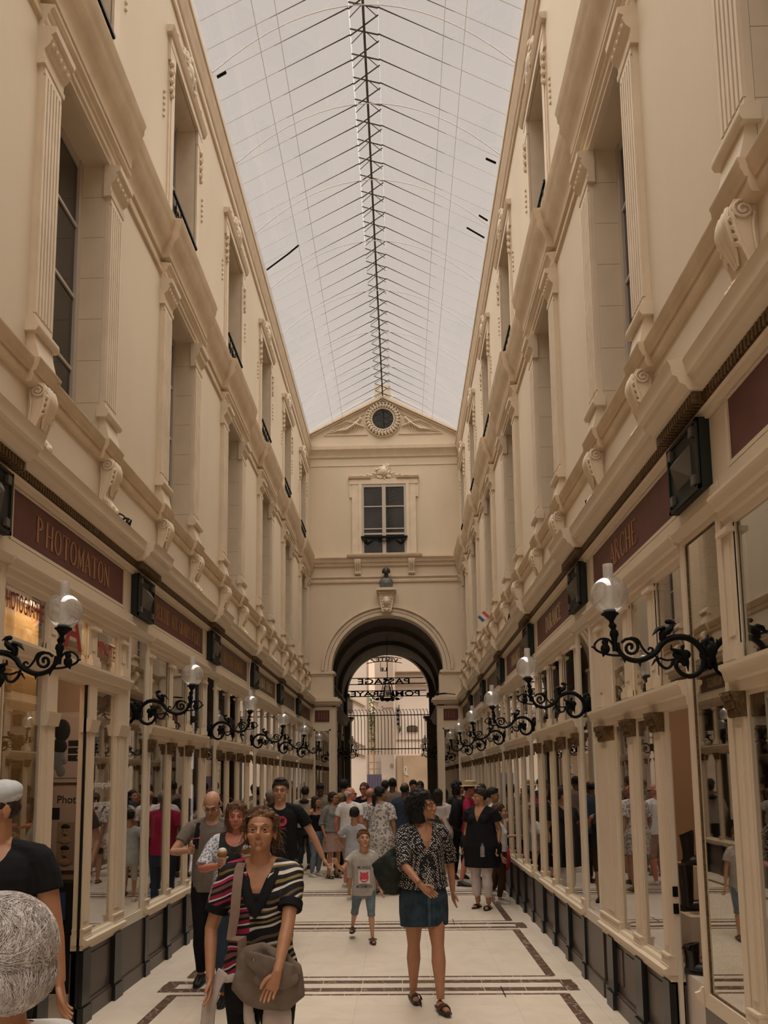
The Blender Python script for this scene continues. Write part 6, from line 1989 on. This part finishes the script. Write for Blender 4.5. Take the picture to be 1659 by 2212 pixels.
# light jacket tied round the hips
q = MB()
q.tube([(.178 * cos(a), .012 + .132 * sin(a), .835 + .02 * sin(3 * a)) for a in [i * pi / 12 for i in range(25)]], .022, 8, flat=.5, side=(0, 0, 1))
q.tube([(-.165, -.05, .85), (-.20, -.07, .78), (-.222, -.09, .70), (-.225, -.11, .60), (-.225, -.10, .45), (-.22, -.10, .28)], [.03, .032, .034, .036, .042, .046], 10, flat=.4, side=(1, 0, 0))
q.tube([(-.03, -.15, .82), (-.02, -.17, .70), (-.01, -.16, .60)], [.022, .026, .034], 8, flat=.35, side=(1, 0, 0))
q.tube([(.10, -.13, .80), (.11, -.16, .68), (.10, -.15, .52), (.10, -.13, .3)], [.05, .07, .08, .085], 10, flat=.3, side=(1, 0, 0))
fuse(q, 'tied_jacket', [CL['creamj']], .006, 4, r, None, None, lambda v: v + Vector((0, .008 * sin(v.x * 60 + v.z * 9), 0)))
q = MB()
for i, t in enumerate((0, 1)):
    L_ = A['wr'][1]; d = Vector((-.42, -.10, -1)).normalized(); th = Vector((-.9, -.2, .3)); th = (th - d * th.dot(d)).normalized()
    c = L_ + d * (.094) + th * (.029 - .0185 * (1 + i)); q.tube([c + (th * cos(a) + d.cross(th) * sin(a)) * .0095 for a in [j * pi / 5 for j in range(11)]], .0018, 5)
q.build('rings', mat('silver', (.6, .58, .5), .2, 1.0), r)
# her bag
bx, by, bz = PX(582, 3.44), 3.455, PZ(2094, 3.42)
bag = empty('shoulder_bag', (bx, by, bz), label='grey brown canvas shoulder bag hanging in front of the woman in stripes', cat='bag')
q = MB()
q.tube([(-.15, 0, .01), (-.08, 0, -.01), (0, 0, -.02), (.09, 0, -.03), (.155, 0, -.02)], [.075, .115, .13, .12, .07], 16, flat=.42, side=(0, 0, 1))
q.tube([(-.12, 0, .10), (-.03, 0, .10), (.06, 0, .06), (.13, 0, .02)], [.03, .05, .05, .03], 12, flat=.7, side=(0, 0, 1)); q.ell((-.12, 0, .06), (.03, .04, .06), 0, 14, 9)
fuse(q, 'bag_body', [CL['bag']], .005, 3, bag, None, None, lambda v: v + Vector((0, .007 * sin(v.x * 50 + v.z * 30) + .006 * noise.noise(v * 22), .006 * noise.noise(v * 16))))
q = MB(); q.tube([(-.09, -.055, .10), (-.0, -.075, .055), (.10, -.062, .015), (.14, -.03, -.01)], [.03, .06, .06, .03], 10, flat=.22, side=(0, 0, 1)); q.ell((.045, -.058, -.0), (.105, .018, .045), 0, 16, 8)
fuse(q, 'flap', [CL['bag']], .005, 3, bag, None, None, lambda v: v + Vector((0, .004 * noise.noise(v * 30), .005 * noise.noise(v * 18))))
q = MB()
for px_, pz_ in ((-.055, .085), (-.015, .088), (.012, .075)): q.ell((px_, -.07, pz_), (.007, .005, .010), 0, 8, 6)
q.build('buckle', mat('dull_brass', (.25, .2, .14), .35, .9), bag)
q = MB(); o0 = Vector((A['root'].location.x - bx, A['root'].location.y - by, -bz))
q.tube([o0 + Vector(p) for p in ((-.085, .06, Sz - .02), (-.088, .01, Sz + .030), (-.09, -.07, Sz + .0), (-.088, -.135, Sz - .10), (-.088, -.165, Sz - .2), (-.10, -.185, Sz - .30))] + [Vector((-.118, -.02, .17)), Vector((-.12, .0, .07))], .0225, 8, flat=.16, side=(1, 0, 0))
q.build('strap', CL['strap'], bag)

# man with the pale flat cap, cropped by the left edge
B_ = person('man in a pale flat cap and black shirt at the left edge', PX(14, 3.3) - .055, 3.3, 1.745, 8, 'm', 1.15, 'tan', hy=-38, hp=0, la=(.32, -.02, .80), lhint=(.3, .6, 0), top=('black', .5, .95, .01), bottom=('pants', 'black', .1), hair=('bald', 'dark'), vox=.0055, neck='scoop', shoes=('shoe', 'black'))
q = MB(); Hm, k = B_['Hm'], B_['k']
Rc = Hm.to_3x3().normalized() @ Matrix.Rotation(radians(14), 3, 'X'); q.ell(Hm @ Vector((0, .012, .068)), (.087 * k, .112 * k, .058 * k), 0, 20, 12, M=Rc); q.ell(Hm @ Vector((0, -.065, .052)), (.075 * k, .062 * k, .024 * k), 0, 16, 8, M=Rc); q.ell(Hm @ Vector((0, .03, .045)), (.083 * k, .09 * k, .035 * k), 0, 16, 8, M=Rc)
fuse(q, 'flat_cap', [CL['cap']], .005, 3, B_['root'], None, None, lambda v: v + Vector((0, 0, .003 * noise.noise(v * 30))))
# silver haired woman low in the corner
G = person('silver haired woman in a white top seen from behind in the bottom corner', PX(26, 1.34) - .03, 1.36, 1.52, -108, 'f', 1.1, 'tan', hy=0, hp=-5, top=('white', .6, .85, .02), bottom=('pants', 'greyt', .1), hair=('silver', 'grey'), vox=.0055, neck='scoop')
sil = lambda b: not (b.y < -.045 and b.z < .07) and not (b.y < .0 and b.z < -.01) and b.z > -.06
kw = dict(c0=(0, .026, .034), rr=(.099, .113, .105), seg=9, fall=.3)
locks(G, 'grey', 4200, .085, .00105, sil, 4, (.3, .35, -.35), .06, .005, .9, swirl=2.6, **kw)
locks(G, 'grey', 1100, .045, .001, lambda b: b.z < .0 and b.y > .03, 9, (.1, .1, -.8), .10, .006, .5, swirl=1.6, seg=9, c0=(0, .055, -.022), rr=(.091, .079, .074), fall=.4)
locks(G, 'grey', 450, .05, .0009, lambda b: sil(b) and b.y > .06 and b.z < .06, 5, (0, .3, -.5), .35, .008, .8, swirl=2.0, **kw)
q = MB(); Hm, k = G['Hm'], G['k']
for t in (-1, 1): q.ell(Hm @ Vector((t * .084, .004, -.045)), (.007, .007, .009), 0, 8, 6)
q.build('earring', mat('pearl', (.5, .45, .4), .2), G['root'])
q = MB(); Sz = G['Sz']; q.tube([(.09, -.11, Sz - .10), (.10, -.03, Sz + .015), (.10, .05, Sz - .01), (.09, .12, Sz - .12)], .013, 8, flat=.3, side=(1, 0, 0)); q.build('bag_strap', CL['strap'], G['root'])

# woman with the denim skirt
D = person('dark haired woman in a zigzag blouse and denim skirt with a green tote', .54, 5.95, 1.635, 14, 'f', 1.06, 'tan', hy=58, hp=4, ra=(-.10, -.30, .945), rhint=(-1, .3, -.6), rth=(.6, -.2, .8), rhd=(.75, -.25, -.6), la=(.27, .1, .84), lhint=(.6, .8, 0), curl=.3,
           feet=((.065, -.22, .0), (-.055, .13, 0)), top=('zig', 1.05, .90, .03), bottom=('skirt', 'denim_d', .60, .0), shoes=('slide', 'brown'), hair=('curly', 'black', -.17), vox=.0055, neck='v')
r = D['root']
locks(D, 'black', 420, .16, .0021, lambda b: not (b.y < -.05 and b.z < .08) and not (b.y < -.02 and b.z < -.0), 7, (0, .35, -.9), .35, .018, 2.5, fall=-.25)
q = MB(); q.box(-.012, .012, -.148, -.14, .62, .84); q.tube([(.03, -.146, .60), (.035, -.15, .72), (.03, -.148, .84)], .002, 5); q.tube([(-.03, -.146, .60), (-.035, -.15, .72), (-.03, -.148, .84)], .002, 5)
q.build('skirt_placket', CL['denim'], r)
q = MB()
q.ell((0, 0, 0), (.165, .075, .14), 0, 18, 12); q.ell((0, 0, -.08), (.13, .07, .11), 0, 16, 10); q.ell((.06, 0, .13), (.07, .04, .08), 0, 12, 8); q.tube([(-.17, 0, .03), (-.05, 0, .09), (.06, 0, .18)], [.02, .05, .04], 8)
tote = empty('tote_bag', (PX(843, 5.95) + .02, 5.98, PZ(1878, 5.9)), label='large slouchy dark green tote under the arm of the woman in zigzag', cat='bag')
fuse(q, 'bag_body', [CL['green']], .007, 3, tote, None, None, lambda v: v + Vector((0, .012 * noise.noise(v * 14), .01 * noise.noise(v * 12))))
q = MB()
for dy in (-.03, .03): q.tube([(.08, dy, .18), (.12, dy * 2, .32), (.145, dy * 2.5, .44)], .011, 6, flat=.4, side=(0, 1, 0))
q.build('strap', CL['green'], tote)
q = MB(); e_, w_ = D['el'][-1], D['wr'][-1]; u = (w_ - e_).normalized(); c0 = w_ - u * .03; a_ = u.orthogonal().normalized(); b_ = u.cross(a_)
for kq in (0, .014): q.tube([c0 + u * kq + (a_ * cos(t * pi / 6) + b_ * sin(t * pi / 6)) * .031 for t in range(13)], .0025, 5)
q.build('bracelet', mat('bronze_band', (.3, .15, .05), .3, .8), r)

# man and boy hand in hand
F = person('tall man with glasses in a red printed black shirt holding a boy by the hand', PX(607, 7.8), 7.8, 1.755, 0, 'm', 1.0, 'fair', hy=3, hp=0, la=(.435, .10, .925), lhint=(.6, .2, .5), curl=.9, top=('black', .55, .80, .012), bottom=('pants', 'denim', .1), hair=('short', 'dark'), vox=.006, specs='clear', shoes=('shoe', 'white'))
q = MB(); Sz = F['Sz']
q.lathe([(.052, 0), (.052, .003)], (.035, -.131, Sz - .135), 24, 0, 'y'); q.build('round_print', M['pink'], F['root'])
q = MB()
for i, (a, b, c, d) in enumerate(((-.02, -.12, -.03, -.10), (0, -.10, .0, -.15), (.02, -.12, .03, -.10), (-.02, -.15, -.005, -.12), (.02, -.15, .008, -.12))): q.tube([(a + .035, -.136, Sz + b), (c + .035, -.136, Sz + d)], .006, 5)
q.ell((.035, -.136, Sz - .105), (.01, .003, .012)); q.ell((.057, -.136, Sz - .118), (.008, .003, .01))
q.build('print_figure', M['ink'], F['root'])
q = MB(); put_text(q, 'TATAMI', .018, Matrix.Translation((.035, -.135, Sz - .215)), .001, 1.0); q.build('lettering', M['pink'], F['root'], None)
K = person('boy in a grey printed shirt and denim shorts looking up while walking', PX(785, 8.22), 8.22, 1.19, 4, 'm', 1.0, 'fair', hy=10, hp=14, ra=(-.29, -.20, .85), rhint=(-.3, .3, -1), rth=(.2, -.4, 1), curl=.9, la=(.19, -.02, .47), feet=((.085, -.10, 0), (-.13, .22, .05)),
           top=('ltgrey', .5, .485, .012), bottom=('shorts', 'denim_l', .27), shoes=('sandal', 'tan'), hair=('short', 'auburn'), vox=.0055, child=True)
q = MB(); Sz = K['Sz']; yk = -.115
q.box(-.062, .062, yk - .004, yk + .01, Sz - .315, Sz - .175); q.build('print_panel', M['white'], K['root'], None)
q = MB(); q.ell((0, yk - .006, Sz - .25), (.048, .004, .052), 0, 18, 10)
for t in (-1, 1): q.add([(t * .012, yk - .008, Sz - .208), (t * .042, yk - .008, Sz - .225), (t * .046, yk - .008, Sz - .183)], [(0, 1, 2)]); 
q.build('red_face_print', M['pink'], K['root'])
q = MB(); q.tube([(-.025, yk - .011, Sz - .275), (0, yk - .012, Sz - .283), (.025, yk - .011, Sz - .275)], .006, 5); q.build('print_smile', M['white'], K['root'])
q = MB(); put_text(q, 'MI ANGE', .030, Matrix.Translation((0, yk - .004, Sz - .158)), .001, .9, .0002); put_text(q, 'MI DEMON', .030, Matrix.Translation((0, yk - .004, Sz - .36)), .001, .85, .0002); q.build('lettering', M['ink'], K['root'], None)

# the two eating by the left shop
E_ = person('woman with sunglasses on her curly hair holding a waffle cone', PX(512, 6.0), 6.0, 1.56, 6, 'f', 1.2, 'red', hy=4, hp=2, ra=(-.10, -.30, 1.10), rhint=(-1, .1, -1), rth=(.5, -.2, .9), la=(.13, -.28, 1.14), lhint=(1, .2, -1), lth=(-.5, -.2, .9), curl=1.1,
            top=('charcoal', .9, .72, .02), sleeve_mat='floral_b', bottom=('pants', 'navy', .1), hair=('curly', 'auburn', -.24), vox=.006, specs='head', neck='scoop')
locks(E_, 'auburn', 380, .15, .0019, lambda b: not (b.y < -.045 and b.z < .08) and not (b.y < -.02 and b.z < .0), 8, (0, .15, -.95), .35, .018, 2.5, fall=-.25)
def cone(p, off, label, mt):
    r = empty('waffle_cone', W2(p, off), label=label, cat='food')
    q = MB(); q.lathe([(.012, -.07), (.035, .0), (.04, .015)], (0, 0, 0), 14); q.build('waffle', mt, r)
    q = MB(); q.ell((0, 0, .025), (.033, .033, .025)); q.build('cream', M['white'], r)
    q = MB(); q.lathe([(.018, -.09), (.034, -.03), (.05, -.02), (.001, -.07)], (0, 0, 0), 10); q.build('paper_napkin', M['paper'], r)
wf = mat('golden_waffle', (.42, .2, .04), .6, var=.4, vscale=60)
cone(E_, (-.06, -.36, 1.19), 'golden waffle cone in a napkin held by the curly haired woman', wf)
cone(E_, (.12, -.35, 1.21), 'second waffle piece held up by the curly haired woman', wf)
r = empty('shoulder_purse', W2(E_, (.02, -.24, .98)), label='small denim purse worn in front by the curly haired woman', cat='bag')
q = MB(); q.ell((0, 0, 0), (.12, .05, .08)); fuse(q, 'purse_body', [CL['denim']], .006, 2, r, None, None, lambda v: v + Vector((0, .008 * noise.noise(v * 25), .006 * noise.noise(v * 20))))
N_ = person('balding man with glasses in a grey shirt eating with a pink spoon', PX(461, 6.6), 6.6, 1.66, 6, 'm', 1.0, 'fair', hy=-6, hp=-32, ra=(-.16, -.30, 1.16), rhint=(-1, .2, -.8), rth=(.4, -.3, .8), la=(.08, -.33, 1.06), lhint=(.8, .3, -1), lth=(-.4, -.3, .8), curl=1.0,
            top=('greyt', .6, .78, .015), bottom=('pants', 'black', .1), hair=('bald', 'dark'), vox=.006, specs='clear')
q = MB(); Sz = N_['Sz']; q.tube([(-.13, -.10, Sz - .22), (-.12, -.10, Sz - .1), (-.11, -.02, Sz + .01), (-.11, .08, Sz - .04)], .022, 8, flat=.3, side=(1, 0, 0)); q.build('rucksack_strap', CL['black'], N_['root'])
p_ = W2(N_, (-.10, -.38, 1.26)); q = MB(p_); q.tube([p_ + Vector((-.03, 0, 0)), p_ + Vector((.03, -.01, .008)), p_ + Vector((.06, -.01, .01))], [.004, .004, .012], 8, flat=.5); q.build('spoon', M['pink'], None, label='pink plastic spoon in the hand of the balding man', cat='spoon')
p_ = W2(N_, (.06, -.40, 1.10)); q = MB(p_); q.add([p_ + Vector(v) for v in ((-.09, 0, .03), (.0, -.03, -.06), (.09, 0, .0), (.02, .02, .06))], [(0, 1, 2), (0, 2, 3), (0, 1, 3), (1, 2, 3)]); q.build('napkin', M['paper'], None, None, label='folded paper napkin under the snack of the balding man', cat='napkin')

# ---- the crowd behind
def crowd(px, Y, ptop, **kw):
    h = 1.74 - (ptop - 1682) * Y / 1600
    lab = kw.pop('label')
    kw.setdefault('vox', .0085 if Y < 11.5 else .0105)
    return person(lab, PX(px, Y), Y, h, **kw)


TS = lambda m, sl=.5, hem=.82, lo=.01: (m, sl, hem, lo)
c1 = crowd(1035, 10.2, 1705, label='woman in a black dress and white leggings glancing sideways', face=-28, sex='f', w=1.25, skn='tan', hy=-52, top=('black', .5, .55, .07), neck='v', dress=True, bottom=('pants', 'legg', .16), shoes=('slide', 'black'), hair=('short', 'dark'), specs='head', feet=((.09, -.05, 0), (-.09, .02, 0)))
r = empty('crossbody_bag', W2(c1, (-.27, .03, .86)), label='small black crossbody bag at the hip of the woman in a black dress', cat='bag')
q = MB(); q.ell((0, 0, 0), (.05, .11, .11)); q.build('pouch', CL['black'], r)
q = MB(); q.tube([(.02, -.05, .08), (.14, -.21, .28), (.27, -.21, .46), (.37, -.05, .53)], .008, 6, flat=.5); q.build('strap', CL['brown'], r)
r = empty('water_bottle', W2(c1, (.12, -.27, .80)), label='clear water bottle with a blue cap carried by the woman in black', cat='bottle')
q = MB(); q.lathe([(.028, -.09), (.03, -.08), (.03, .03), (.012, .06), (.012, .07)], (0, 0, 0), 14); q.build('bottle_body', M['lampglass'], r)
q = MB(); q.lathe([(.014, .065), (.014, .085)], (0, 0, 0), 12); q.build('cap', M['blue'], r)
c2 = crowd(1012, 12.3, 1692, label='man in a straw hat and crimson shirt carrying a black rucksack', face=72, sex='m', skn='red', hp=-12, hy=12, top=TS('pink', .5, .85), bottom=('shorts', 'denim_d', .45), shoes=('shoe', 'black'), hair=('crop', 'dark'), la=(.22, -.28, 1.05), ra=(-.2, -.28, 1.05), feet=((.1, -.1, 0), (-.09, .12, 0)))
q = MB(); Hm, k = c2['Hm'], c2['k']
q.lathe([(.17, .0), (.165, .012), (.10, .02), (.095, .08), (.07, .10), (.0, .10)], Hm @ Vector((0, .01, .055)), 22); q.build('straw_hat', CL['straw'], c2['root'])
def rucksack(p, label, mt, s=1.0):
    o = W2(p, (0, .21 * s, p['Sz'] - .24)); r = empty('rucksack', o, p['root'].rotation_euler.z, label=label, cat='rucksack')
    q = MB(); q.ell((0, 0, 0), (.15 * s, .10 * s, .24 * s), 0, 16, 12); q.ell((0, .07 * s, -.07), (.11 * s, .06 * s, .12 * s), 0, 12, 9)
    fuse(q, 'pack', [CL[mt]], .01, 2, r)
    q = MB()
    for t in (-1, 1): q.tube([(t * .10 * s, -.08 * s, .16), (t * .10 * s, -.17, .26), (t * .10 * s, -.26, .18), (t * .11 * s, -.30, .02), (t * .12 * s, -.2, -.14)], .02, 6, flat=.3, side=(1, 0, 0))
    q.build('strap', CL[mt], r)
rucksack(c2, 'black rucksack on the back of the man in a straw hat', 'black', 1.05)
crowd(988, 13.2, 1690, label='person with bushy black hair behind the straw hatted man', face=20, sex='f', skn='olive', hy=80, top=TS('charcoal'), bottom=('pants', 'black', .1), hair=('curly', 'black', -.12))
crowd(1061, 11.3, 1704, label='short haired man in a pale pink shirt facing the right shop', face=75, sex='m', skn='olive', hp=-6, top=TS('creamj'), bottom=('pants', 'brown', .1), hair=('short', 'black'), shoes=('shoe', 'white'))
c3 = crowd(1074, 10.6, 1736, label='child with brown hair looking into the right shop window', face=80, sex='f', skn='fair', child=True, top=('white', .5, .72, .01), bottom=('pants', 'brown', .1), hair=('bob', 'brown', -.15), shoes=('shoe', 'white'), la=(.16, -.25, .92))
r = empty('coral_bag', W2(c3, (.22, -.05, .62)), label='coral red cloth bag hanging beside the child at the right shop', cat='bag')
q = MB(); q.ell((0, 0, 0), (.09, .13, .14)); q.ell((0, -.06, -.08), (.07, .08, .12)); fuse(q, 'bag_body', [CL['coral']], .009, 2, r, None, None, lambda v: v + Vector((.015 * noise.noise(v * 14), .02 * noise.noise(v * 12), .015 * noise.noise(v * 13))))
crowd(1038, 12.9, 1696, label='dark haired person behind the straw hatted man near the shops', face=150, sex='m', skn='olive', top=TS('greyt'), bottom=('pants', 'charcoal', .1), hair=('short', 'dark'))
c4 = crowd(945, 13.0, 1705, label='woman with long dark hair in a loose cream blouse seen from behind', face=175, sex='f', w=1.1, skn='fair', top=('creamj', .8, .62, .08), bottom=('shorts', 'black', .5), hair=('bob', 'dark', -.2), shoes=('sandal', 'tan'))
c5 = crowd(929, 10.6, 1728, label='woman in a black sleeveless vest half hidden by the zigzag blouse', face=25, sex='f', w=1.15, skn='tan', hy=20, top=('charcoal', 0, .75, .01), bottom=('shorts', 'brown', .42), hair=('crop', 'dark'), la=(.30, -.04, .78))
crowd(920, 14.6, 1707, label='blond woman with glasses facing the camera in the crowd', face=0, sex='f', skn='red', top=TS('taupe'), bottom=('pants', 'navy', .1), hair=('short', 'blond'), specs='clear')
crowd(901, 13.8, 1700, label='woman with straight dark hair in profile behind the skirted woman', face=-60, sex='f', skn='fair', top=TS('charcoal'), bottom=('pants', 'black', .1), hair=('bob', 'dark', -.16))
crowd(892, 16.1, 1686, label='bearded dark haired man looking down in the crowd', face=20, sex='m', skn='olive', hp=-12, top=TS('charcoal'), bottom=('pants', 'black', .1), hair=('short', 'black'))
crowd(907, 15.0, 1688, label='dark skinned man in black near the bearded man', face=-15, sex='m', skn='dark', hp=-8, top=TS('black'), bottom=('pants', 'black', .1), hair=('crop', 'black'))
crowd(874, 12.6, 1690, label='bald man in a navy blue shirt seen from behind', face=160, sex='m', w=1.12, skn='dark', top=TS('navy', .5, .8), bottom=('pants', 'black', .1), hair=('bald', 'black'))
crowd(848, 14.8, 1681, label='tall man in a taupe shirt seen from behind under the arch', face=170, sex='m', skn='dark', top=TS('taupe', .5, .82), bottom=('pants', 'charcoal', .1), hair=('crop', 'black'))
crowd(832, 16.4, 1687, label='small dark haired head beside the tall man in taupe', face=180, sex='f', skn='olive', top=TS('charcoal'), bottom=('pants', 'black', .1), hair=('short', 'black'))
c6 = crowd(822, 11.6, 1698, label='woman with a ponytail in a white floral dress seen from behind', face=160, sex='f', w=1.12, skn='olive', top=('floral', .75, .56, .05), dress=True, hair=('pony', 'black'), hy=-40, shoes=('sandal', 'tan'))
c7 = crowd(801, 12.4, 1701, label='bald man in a white shirt with a grey rucksack', face=165, sex='m', skn='red', hy=-30, top=TS('white', .5, .82), bottom=('shorts', 'charcoal', .45), hair=('bald', 'blond'))
rucksack(c7, 'grey rucksack on the back of the bald man in white', 'shawl', .9)
crowd(787, 13.8, 1690, label='woman in dark sunglasses and a black top in the crowd', face=-20, sex='f', skn='red', top=TS('black'), bottom=('pants', 'black', .1), hair=('bob', 'brown', -.05), specs='sun')
c8 = crowd(757, 12.2, 1699, label='balding man with sunglasses in a white polo shirt', face=150, sex='m', w=1.14, skn='red', hy=-68, top=TS('white', .6, .80, .015), bottom=('shorts', 'skirtp', .42), hair=('bald', 'grey'), specs='sun', shoes=('shoe', 'white'))
c9 = crowd(766, 11.0, 1741, label='boy in a pale blue shirt and grey shorts with a hand on his hip', face=172, sex='m', child=True, skn='olive', la=(.16, -.02, .72), lhint=(1, .1, -.1), top=('blueg', .6, .55, .02), bottom=('shorts', 'ltgrey', .3), hair=('crop', 'black'), shoes=('shoe', 'white'))
crowd(744, 14.4, 1683, label='tall dark haired person beyond the man in the white polo', face=160, sex='m', skn='olive', top=TS('charcoal'), bottom=('pants', 'black', .1), hair=('short', 'black'))
c10 = crowd(720, 13.4, 1709, label='woman with a grey shawl and dusty rose skirt', face=40, sex='f', w=1.05, skn='tan', hy=25, la=(-.02, -.3, 1.12), lhint=(.8, 0, -.6), top=('shawl', 1.2, .82, .03), bottom=('skirt', 'skirtp', .46, .05), hair=('bob', 'dark', -.08), specs='clear', shoes=('sandal', 'black'))
crowd(735, 14.0, 1712, label='woman with short streaked blond hair behind the grey shawl', face=175, sex='f', skn='fair', top=TS('white'), bottom=('pants', 'navy', .1), hair=('short', 'blond'))
c11 = crowd(683, 13.6, 1718, label='teenage girl with long hair in a black off shoulder top and jeans', face=55, sex='f', w=.92, skn='tan', hy=10, top=('black', .5, .80, .0), neck='off', bottom=('pants', 'denim_l', .1), hair=('long', 'dark', -.42), shoes=('shoe', 'white'), la=(.2, -.15, .78))
p_ = W2(c11, (.22, -.20, .70)); q = MB(p_); q.box(p_.x - .01, p_.x + .01, p_.y - .035, p_.y + .035, p_.z - .07, p_.z + .07); q.build('phone', M['ink'], None, None, label='black phone in the hand of the girl in jeans', cat='phone')
c12 = crowd(660, 14.8, 1697, label='child in a grey hooded jacket seen from behind', face=175, sex='m', child=False, skn='olive', top=TS('beige', 2, .8, .03), bottom=('pants', 'charcoal', .1), hair=('short', 'black'))
q = MB(); q.ell((0, .09, c12['Sz'] - .01), (.10, .06, .05)); q.build('hood', CL['charcoal'], c12['root'])
crowd(693, 15.4, 1690, label='man with a shoulder strap looking down behind the girl', face=5, sex='m', skn='dark', hp=-25, top=TS('taupe', .5, .8), bottom=('pants', 'charcoal', .1), hair=('short', 'black'))
c13 = crowd(588, 9.6, 1703, label='person in a grey cap and pink shirt behind the tall man', face=170, sex='m', skn='dark', top=TS('pink', .5, .8), bottom=('pants', 'navy', .1), hair=None)
q = MB(); Hm, k = c13['Hm'], c13['k']; q.ell(Hm @ Vector((0, .015, .05)), (.088 * k, .10 * k, .075 * k), 0, 16, 10); q.ell(Hm @ Vector((0, -.10, .03)), (.06 * k, .06 * k, .012 * k), 0, 12, 6, M=Hm.to_3x3().normalized()); q.build('baseball_cap', CL['greyt'], c13['root'])
bpy.data.scenes.remove(_tmp)
